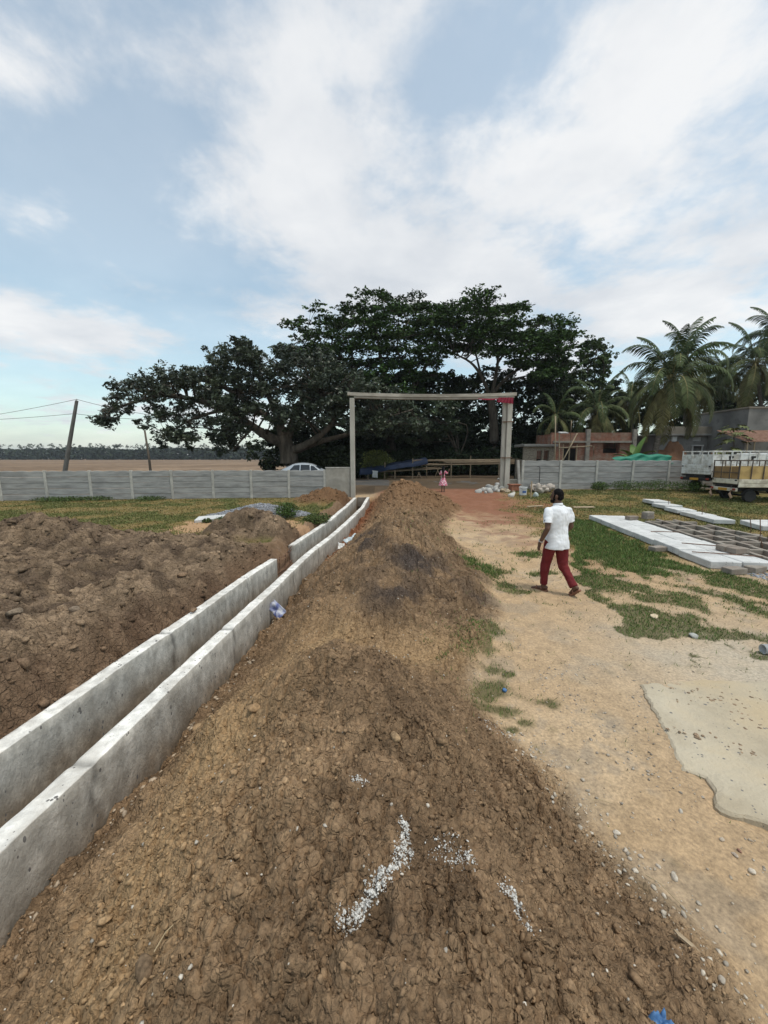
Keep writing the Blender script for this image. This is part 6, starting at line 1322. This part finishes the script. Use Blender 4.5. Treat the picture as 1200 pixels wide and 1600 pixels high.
# silver hatchback on the road
M['silver'] = pmat('silver_paint', (.40, .43, .46), (.45, .48, .51), 1, .28, metal=.35, spec=.5)
M['chrome'] = pmat('lamp_glass', (.55, .55, .56), (.65, .65, .65), 3, .15)
cy = 28.2; cxp = D(481, 725, cy).x; car = empty('parked_car', (cxp, cy, .33)); tag(car, 'silver car parked on the road behind the left fence', 'car')
sec = [  # x, half width low, half width belt, z low, z belt, z top, half width top
    (-2.02, .60, .66, .42, .78, .84, .55), (-1.9, .76, .80, .30, .90, .98, .66), (-1.45, .80, .83, .24, .93, 1.22, .60), (-1.0, .80, .84, .22, .92, 1.45, .58), (-.4, .80, .84, .22, .91, 1.52, .60), (.2, .80, .84, .22, .90, 1.49, .60), (.65, .80, .84, .22, .90, 1.30, .60), (1.1, .80, .83, .22, .90, .99, .66), (1.6, .78, .80, .24, .84, .88, .60), (1.98, .62, .66, .34, .66, .72, .48)]
vs = []; 
for x, wl_, wb, z0, zb, zt, wt in sec: vs += [(x, -wl_, z0), (x, -wb, (z0 + zb) / 2), (x, -wb, zb), (x, -wt, zt - .03), (x, -wt * .5, zt), (x, wt * .5, zt), (x, wt, zt - .03), (x, wb, zb), (x, wb, (z0 + zb) / 2), (x, wl_, z0)]
n = 10; fs = [(i * n + j, i * n + (j + 1) % n, (i + 1) * n + (j + 1) % n, (i + 1) * n + j) for i in range(len(sec) - 1) for j in range(n)] + [tuple(range(n - 1, -1, -1)), tuple(range((len(sec) - 1) * n, len(sec) * n))]
bo = MB().add(vs, fs).build('body', M['silver'], car, smooth=True); sm_ = bo.modifiers.new('smooth', 'SUBSURF'); sm_.levels = 2; sm_.render_levels = 2
for s_ in (-1, 1):
    b = MB()
    for wpoly in ([(-1.18, .96), (-.45, .95), (-.45, 1.36), (-.85, 1.33)], [(-.38, .95), (.28, .94), (.26, 1.36), (-.38, 1.37)], [(.35, .94), (.98, .95), (.55, 1.26), (.33, 1.33)]):
        b.add([(x, s_ * (.822 - (z - .93) * .40), z) for x, z in wpoly], [(0, 1, 2, 3)])
    wn_ = b.build('side_window', M['glass'], car); wn_.modifiers.new('thickness', 'SOLIDIFY').thickness = .02
    MB().box((.92, s_ * .88, .98), (.16, .14, .10), ch=.03).build('mirror', M['silver'], car)
    MB().box((-1.86, s_ * .66, .82), (.14, .18, .16), ch=.03).build('tail_lamp', M['redlamp'], car); MB().box((1.86, s_ * .58, .66), (.16, .22, .12), ch=.03).build('headlight', M['chrome'], car)
    for x in (-1.28, 1.25): wheel(car, (x, s_ * .74, .30), .30, .19)
MB().add([(1.06, -.6, .99), (1.06, .6, .99), (.70, .55, 1.27), (.70, -.55, 1.27)], [(0, 1, 2, 3)]).build('windscreen', M['glass'], car).location.z = .025
MB().add([(-1.52, -.54, 1.19), (-1.52, .54, 1.19), (-1.06, .52, 1.41), (-1.06, -.52, 1.41)], [(0, 1, 2, 3)]).build('rear_window', M['glass'], car).location.z = .03
# ------------------------------------------------------------------ people
def ellipsoid(mb, c, rad, rot=None, n=14):
    M_ = rot or Matrix.Identity(3); c = Vector(c); prof = []
    vs = []; fs = []; m = 9
    for i in range(m + 1):
        th = math.pi * i / m
        for k in range(n):
            a = 2 * math.pi * k / n; vs.append(c + M_ @ Vector((rad[0] * math.sin(th) * math.cos(a), rad[1] * math.sin(th) * math.sin(a), rad[2] * math.cos(th))))
    for i in range(m):
        for k in range(n): fs.append((i * n + k, (i + 1) * n + k, (i + 1) * n + (k + 1) % n, i * n + (k + 1) % n))
    mb.add(vs, fs); return mb
def limb(mb, pts, rads, ends=True, n=14, sx=1.0):
    mb.tube(pts, rads, n)
    for p, r in zip(pts, rads):
        ellipsoid(mb, p, (r, r, r)) if ends else None
    return mb
def fuse(mb, name, mat, parent, voxel, smooth=4, wrinkle=0.0, cols=None, keepers=None):
    me = bpy.data.meshes.new(name); me.from_pydata(mb.v, [], mb.f)
    bm = bmesh.new(); bm.from_mesh(me); bmesh.ops.remove_doubles(bm, verts=bm.verts, dist=1e-5); bmesh.ops.recalc_face_normals(bm, faces=bm.faces); bm.to_mesh(me); bm.free()
    o = bpy.data.objects.new(name, me); COL.objects.link(o)
    md = o.modifiers.new('r', 'REMESH'); md.mode = 'VOXEL'; md.voxel_size = voxel
    if smooth: s_ = o.modifiers.new('s', 'SMOOTH'); s_.iterations = smooth; s_.factor = .5
    dg = bpy.context.evaluated_depsgraph_get(); me2 = bpy.data.meshes.new_from_object(o.evaluated_get(dg)); bpy.data.objects.remove(o); bpy.data.meshes.remove(me)
    me2.name = name
    if wrinkle:
        n = len(me2.vertices); co_ = np.empty(n * 3, np.float32); me2.vertices.foreach_get('co', co_); co_ = co_.reshape(-1, 3); nr = np.empty(n * 3, np.float32); me2.vertices.foreach_get('normal', nr); nr = nr.reshape(-1, 3)
        w_ = fbm(co_[:, 0] * 11 + co_[:, 1] * 9 + co_[:, 2] * 3, co_[:, 2] * 6 - co_[:, 0] * 5, 3, 5) - .5; me2.vertices.foreach_set('co', (co_ + nr * (w_ * wrinkle)[:, None]).ravel())
    me2.polygons.foreach_set('use_smooth', [True] * len(me2.polygons)); me2.materials.clear(); me2.materials.append(mat); me2.update()
    return link(name, me2, parent)
def hand(mb, wrist, d, side, palm_n, s=1.0, curl=.35):
    """palm and five separate fingers; d direction of the hand, side toward the thumb, palm_n out of the palm"""
    d, side, pn = Vector(d).normalized(), Vector(side).normalized(), Vector(palm_n).normalized(); w = Vector(wrist); 
    Mh = Matrix((side, pn, d)).transposed()
    ellipsoid(mb, w + d * .045 * s, (.040 * s, .016 * s, .052 * s), Mh)
    for k, (off, ln) in enumerate(((.030, .070), (.011, .080), (-.010, .074), (-.029, .058))):
        a = w + d * .085 * s + side * off * s; dd = d.copy(); p = a; pts = [a - d * .02 * s]; 
        for j, fr in enumerate((.42, .32, .26)): p = p + dd * ln * s * fr; pts.append(p); dd = (dd + pn * curl * (1.0 + .25 * k)).normalized()
        mb.tube(pts, [.0090 * s, .0088 * s, .0080 * s, .0065 * s], 8); ellipsoid(mb, pts[-1], (.0066 * s,) * 3)
    a = w + d * .022 * s + side * .034 * s; t1 = a + (side * .55 + d * .75 + pn * .25).normalized() * .040 * s; t2 = t1 + (side * .15 + d * .9 + pn * .4).normalized() * .030 * s
    mb.tube([a - side * .012 * s, a, t1, t2], [.012 * s, .0115 * s, .0095 * s, .0075 * s], 8); ellipsoid(mb, t2, (.0076 * s,) * 3)
M['skin'] = pmat('brown_skin', (.100, .052, .032), (.125, .066, .042), 9, .55, spec=.35)
M['hair'] = pmat('black_hair', (.005, .0045, .0045), (.010, .009, .009), 60, .85, .5, 160, spec=.1)
M['shirt'] = pmat('white_cotton', (.72, .73, .76), (.78, .79, .81), 5, .9, .15, 90)
M['maroon'] = pmat('maroon_cotton', (.125, .014, .017), (.165, .022, .024), 7, .9, .2, 90)
M['sandal'] = pmat('brown_leather', (.16, .07, .04), (.24, .11, .065), 9, .65)
M['navy'] = pmat('navy_patch', (.01, .012, .03), (.015, .018, .04), 9, .8)
M['watch'] = pmat('watch_steel', (.45, .45, .46), (.6, .6, .6), 9, .3, metal=.6)
mz = gz(2.80, 6.12); man = empty('person', (2.80, 6.12, mz), R(18)); tag(man, 'man in white polo shirt and maroon trousers walking away on the path', 'person')
# local frame: x right, y forward, z up
skin = MB()
hipL, kneeL, ankL = Vector((-.095, .0, .88)), Vector((-.095, .115, .47)), Vector((-.075, .15, .085))
hipR, kneeR, ankR = Vector((.095, .0, .88)), Vector((.110, -.06, .48)), Vector((.150, -.30, .16))
limb(skin, [hipL, kneeL, ankL], [.075, .052, .036]); limb(skin, [hipR, kneeR, ankR], [.075, .052, .036])
limb(skin, [Vector((0, 0, .90)), Vector((0, .0, 1.12)), Vector((0, .0, 1.33))], [.10, .10, .085]); limb(skin, [Vector((-.15, 0, 1.375)), Vector((.15, 0, 1.375))], [.040, .040])
shL, elL, wrL = Vector((-.195, .0, 1.405)), Vector((-.262, -.085, 1.125)), Vector((-.300, .02, .885))
shR, elR, wrR = Vector((.195, .0, 1.405)), Vector((.250, -.03, 1.12)), Vector((.205, .17, .93))
for a, b, c in ((shL, elL, wrL), (shR, elR, wrR)):
    limb(skin, [a + Vector((0, 0, -.03)), a.lerp(b, .5), b], [.045, .046, .040]); limb(skin, [b, b.lerp(c, .3), c], [.040, .041, .027])
hand(skin, wrL, (-.02, .25, -1), (.15, 1, .2), (1, -.1, 0), 1.0, .30); hand(skin, wrR, (-.05, .55, -.85), (0, .85, .5), (-1, 0, 0), 1.0, .4)
neck0, headc = Vector((0, .005, 1.42)), Vector((-.012, .035, 1.615)); limb(skin, [neck0, Vector((0, .02, 1.53))], [.062, .056])
hr = Matrix.Rotation(R(30), 3, 'Z'); hq = lambda v: headc + hr @ Vector(v)
ellipsoid(skin, hq((0, -.005, .02)), (.074, .092, .100), hr); ellipsoid(skin, hq((0, .028, -.05)), (.058, .062, .062), hr)
limb(skin, [hq((0, .085, .012)), hq((0, .106, -.018))], [.009, .014]); ellipsoid(skin, hq((0, .084, -.058)), (.024, .012, .010), hr)
for s_ in (-1, 1): ellipsoid(skin, hq((s_ * .074, -.012, -.005)), (.010, .020, .032), hr); ellipsoid(skin, hq((s_ * .03, .078, .024)), (.016, .010, .008), hr)
# feet
footdL = (Matrix.Rotation(R(40), 3, 'Z') @ Vector((0, 1, 0))); limb(skin, [ankL + Vector((0, 0, -.015)) - footdL * .04, ankL + footdL * .07 + Vector((0, 0, -.035)), ankL + footdL * .17 + Vector((0, 0, -.055))], [.036, .036, .026])
footdR = Vector((-.05, .72, -.66)).normalized(); upR = Vector((0, .66, .72)); limb(skin, [ankR - footdR * .04, ankR + footdR * .06 - upR * .01, ankR + footdR * .15 - upR * .03], [.036, .036, .024])
body = fuse(skin, 'body', M['skin'], man, .0078, 3)
# hair: cap over the skull, and beard
hb = MB(); ellipsoid(hb, hq((0, -.014, .032)), (.077, .089, .094), hr); ellipsoid(hb, hq((0, -.045, -.012)), (.070, .060, .062), hr); limb(hb, [hq((-.074, .012, .02)), hq((-.068, .03, -.045))], [.012, .014]); limb(hb, [hq((.074, .012, .02)), hq((.068, .03, -.045))], [.012, .014])
hair = fuse(hb, 'hair', M['hair'], man, .007, 2, .010)
bb = MB(); ellipsoid(bb, hq((0, .048, -.078)), (.056, .052, .038), hr); limb(bb, [hq((-.066, .012, -.05)), hq((-.045, .055, -.09))], [.016, .022]); limb(bb, [hq((.066, .012, -.05)), hq((.045, .055, -.09))], [.016, .022]); fuse(bb, 'beard', M['hair'], man, .007, 2, .008)
# shirt
sh = MB()
def ring(z, rx, ry, cx=0, cy=0, n=28, flat=.0): return [Vector((cx + rx * math.cos(a), cy + ry * math.sin(a), z)) for a in (2 * math.pi * i / n for i in range(n))]
secs = [(.780, .200, .172, 0, -.012), (.90, .193, .160, 0, -.010), (1.02, .184, .135, 0, -.002), (1.14, .186, .122, 0, -.004), (1.26, .200, .126, 0, -.006), (1.36, .205, .118, 0, -.004), (1.42, .178, .098, 0, .0), (1.452, .110, .082, 0, .006), (1.478, .070, .068, 0, .012)]
vs = []; n = 28
for z, rx, ry, cx, cy in secs: vs += ring(z, rx, ry, cx, cy)
fs = [(i * n + k, i * n + (k + 1) % n, (i + 1) * n + (k + 1) % n, (i + 1) * n + k) for i in range(len(secs) - 1) for k in range(n)] + [tuple(range(n - 1, -1, -1)), tuple(range((len(secs) - 1) * n, len(secs) * n))]
sh.add(vs, fs)
for a, b in ((shL, elL), (shR, elR)):
    d = (b - a); ellipsoid(sh, a + Vector((0, 0, -.022)), (.062, .068, .058)); sh.tube([a + Vector((0, 0, -.03)), a + d * .35, a + d * .74], [.062, .068, .074], 16)
shirt = fuse(sh, 'polo_shirt', M['shirt'], man, .0085, 3, .034)
mb = MB(); mb.lathe([(.069, 0), (.076, .008), (.072, .040), (.066, .044), (.062, .0)], (0, .014, 1.462), 24, Matrix.Rotation(R(-8), 3, 'X')); mb.build('collar', M['shirt'], shirt, smooth=True)
d = (elL - shL); pc = shL + d * .52 + Vector((-.072, -.022, -.012)); MB().box(pc, (.010, .034, .034), Matrix.Rotation(R(18), 3, 'Z') @ Matrix.Rotation(R(12), 3, 'Y'), .003).build('sleeve_emblem', M['navy'], shirt)
# trousers
tr = MB(); limb(tr, [Vector((-.055, 0, .885)), Vector((.055, 0, .885))], [.128, .128]); ellipsoid(tr, (0, -.035, .86), (.150, .100, .105))
for h_, k_, a_ in ((hipL, kneeL, ankL), (hipR, kneeR, ankR)):
    e = k_ + (a_ - k_) * .90; tr.tube([h_ + Vector((0, 0, .02)), h_.lerp(k_, .45), k_, k_.lerp(e, .45), e], [.104, .093, .073, .066, .060], 18); ellipsoid(tr, k_, (.073, .073, .073)); ellipsoid(tr, h_, (.10, .105, .10))
trousers = fuse(tr, 'trousers', M['maroon'], man, .0085, 3, .030)
# sandals: sole and straps
def sandal(c, d, up, label=None):
    d, up = d.normalized(), up.normalized(); sd = d.cross(up).normalized(); Mr = Matrix((sd, d, up)).transposed(); mb = MB(); out_ = []
    prof = [(-.030, -.075), (.030, -.075), (.036, -.02), (.034, .05), (.044, .11), (.036, .165), (.0, .185), (-.034, .165), (-.044, .11), (-.036, .05), (-.036, -.02)]
    vs = [c + Mr @ Vector((x, y, z)) for z in (-.012, .012) for x, y in prof]; k = len(prof)
    mb.add(vs, [tuple(range(k - 1, -1, -1)), tuple(range(k, 2 * k))] + [(i, (i + 1) % k, k + (i + 1) % k, k + i) for i in range(k)])
    o = mb.build('sandal', M['sandal'], man)
    st_ = MB()
    for y in (.03, .105): st_.tube([c + Mr @ Vector((x, y + .0, z)) for x, z in ((-.043, .005), (-.036, .045), (0, .062), (.036, .045), (.043, .005))], .009, 6)
    st_.build('strap', M['sandal'], o); return o
sandal(ankL + Vector((0, 0, -.065)), footdL, Vector((0, 0, 1))); sandal(ankR - upR * .055 + footdR * .0, footdR, upR)
wd_ = (wrL - elL).normalized(); q = wd_.to_track_quat('Z', 'Y').to_matrix(); mb = MB(); mb.lathe([(.033, -.008), (.037, -.008), (.037, .008), (.033, .008)], wrL - wd_ * .02, 18, q); wt = mb.build('wristwatch', M['watch'], man)
# girl by the road
gp = G(692, 769, .30); gzv_ = gz(gp.x, gp.y); girl = empty('person', (gp.x, gp.y, gzv_), R(-20)); tag(girl, 'girl in a pink flowered dress standing by the road', 'person'); K_ = .82
def g_(x, y, z): return Vector((x, y, z)) * K_
gs = MB(); limb(gs, [g_(-.07, 0, .8), g_(-.075, .03, .45), g_(-.08, .0, .07)], [.06, .042, .028]); limb(gs, [g_(.07, 0, .8), g_(.08, -.02, .45), g_(.10, -.06, .08)], [.06, .042, .028])
limb(gs, [g_(-.08, -.03, .04), g_(-.09, .10, .03)], [.026, .022]); limb(gs, [g_(.10, -.09, .05), g_(.12, .04, .03)], [.026, .022])
limb(gs, [g_(0, 0, .9), g_(0, 0, 1.35)], [.09, .085]); limb(gs, [g_(-.12, 0, 1.36), g_(.12, 0, 1.36)], [.045, .045]); limb(gs, [g_(0, 0, 1.38), g_(0, .01, 1.48)], [.045, .042])
limb(gs, [g_(-.15, 0, 1.35), g_(-.23, -.02, 1.10), g_(-.12, .16, 1.15)], [.036, .03, .022]); limb(gs, [g_(.15, 0, 1.35), g_(.30, .05, 1.20), g_(.36, .10, 1.45)], [.036, .03, .022])
hand(gs, g_(-.12, .16, 1.15), (.6, .6, .3), (0, 0, 1), (.4, -.6, 0), .7); hand(gs, g_(.36, .10, 1.45), (.3, .2, .9), (-1, 0, .2), (0, 1, 0), .7)
ellipsoid(gs, g_(0, .015, 1.60), (.078 * K_ * 1.15, .090 * K_ * 1.15, .108 * K_ * 1.15)); ellipsoid(gs, g_(0, .115, 1.585), (.012, .014, .014)); 
for s_ in (-1, 1): ellipsoid(gs, g_(s_ * .088, .01, 1.59), (.008, .014, .022))
fuse(gs, 'body', M['skin'], girl, .0095, 2)
gh = MB(); ellipsoid(gh, g_(0, -.005, 1.635), (.088 * K_ * 1.1, .098 * K_ * 1.1, .100 * K_ * 1.1)); limb(gh, [g_(0, -.07, 1.60), g_(.01, -.11, 1.40), g_(.02, -.12, 1.15)], [.065, .055, .03]); fuse(gh, 'hair', M['hair'], girl, .008, 2, .01)
m = M['dress'] = pmat('flowered_cotton', (.46, .10, .17), (.58, .17, .24), 20, .9)
tt = m.node_tree; vo = tt.nodes.new('ShaderNodeTexVoronoi'); vo.inputs['Scale'].default_value = 13; tt.links.new([q for q in tt.nodes if q.type == 'TEX_COORD'][0].outputs['Object'], vo.inputs['Vector'])
rp_ = tt.nodes.new('ShaderNodeValToRGB'); tt.links.new(vo.outputs['Distance'], rp_.inputs[0]); rp_.color_ramp.elements[0].position = .42; rp_.color_ramp.elements[0].color = (1, 1, 1, 1); rp_.color_ramp.elements[1].position = .5; rp_.color_ramp.elements[1].color = (0, 0, 0, 1)
mm = tt.nodes.new('ShaderNodeMix'); mm.data_type = 'RGBA'; pb2 = tt.nodes['Principled BSDF']; tt.links.new(rp_.outputs[0], mm.inputs[0]); tt.links.new(pb2.inputs['Base Color'].links[0].from_socket, mm.inputs[6]); mm.inputs[7].default_value = (.72, .55, .57, 1); tt.links.new(mm.outputs[2], pb2.inputs['Base Color'])
dr = MB(); secs = [(.44, .285, .24), (.62, .235, .195), (.80, .175, .145), (.98, .118, .095), (1.15, .118, .092), (1.30, .130, .090), (1.40, .10, .07), (1.43, .05, .05)]; vs = []; n = 30
for i_, (z, rx, ry) in enumerate(secs): vs += [Vector((rx * (1 + .10 * (i_ < 3) * math.cos(7 * a)) * math.cos(a), ry * (1 + .10 * (i_ < 3) * math.cos(7 * a)) * math.sin(a), z)) * K_ for a in (2 * math.pi * k / n for k in range(n))]
fs = [(i * n + k, i * n + (k + 1) % n, (i + 1) * n + (k + 1) % n, (i + 1) * n + k) for i in range(len(secs) - 1) for k in range(n)] + [tuple(range(n - 1, -1, -1)), tuple(range((len(secs) - 1) * n, len(secs) * n))]
dr.add(vs, fs); limb(dr, [g_(-.14, 0, 1.36), g_(-.19, -.01, 1.22)], [.058, .062]); limb(dr, [g_(.14, 0, 1.36), g_(.23, .025, 1.28)], [.058, .062]); fuse(dr, 'dress', M['dress'], girl, .009, 2, .012)

# ------------------------------------------------------------------ haze in the air
hz = bpy.data.materials.new('haze'); hz.use_nodes = True; t = hz.node_tree
for q in list(t.nodes):
    if q.type == 'BSDF_PRINCIPLED': t.nodes.remove(q)
pv = t.nodes.new('ShaderNodeVolumePrincipled'); pv.inputs['Color'].default_value = (.86, .92, 1.0, 1); pv.inputs['Density'].default_value = .00022; pv.inputs['Anisotropy'].default_value = .2
t.links.new(pv.outputs[0], [q for q in t.nodes if q.type == 'OUTPUT_MATERIAL'][0].inputs['Volume'])
o = MB().box((0, 570, 11), (2500, 1260, 26.5)).build('haze', hz); o['kind'] = 'stuff'
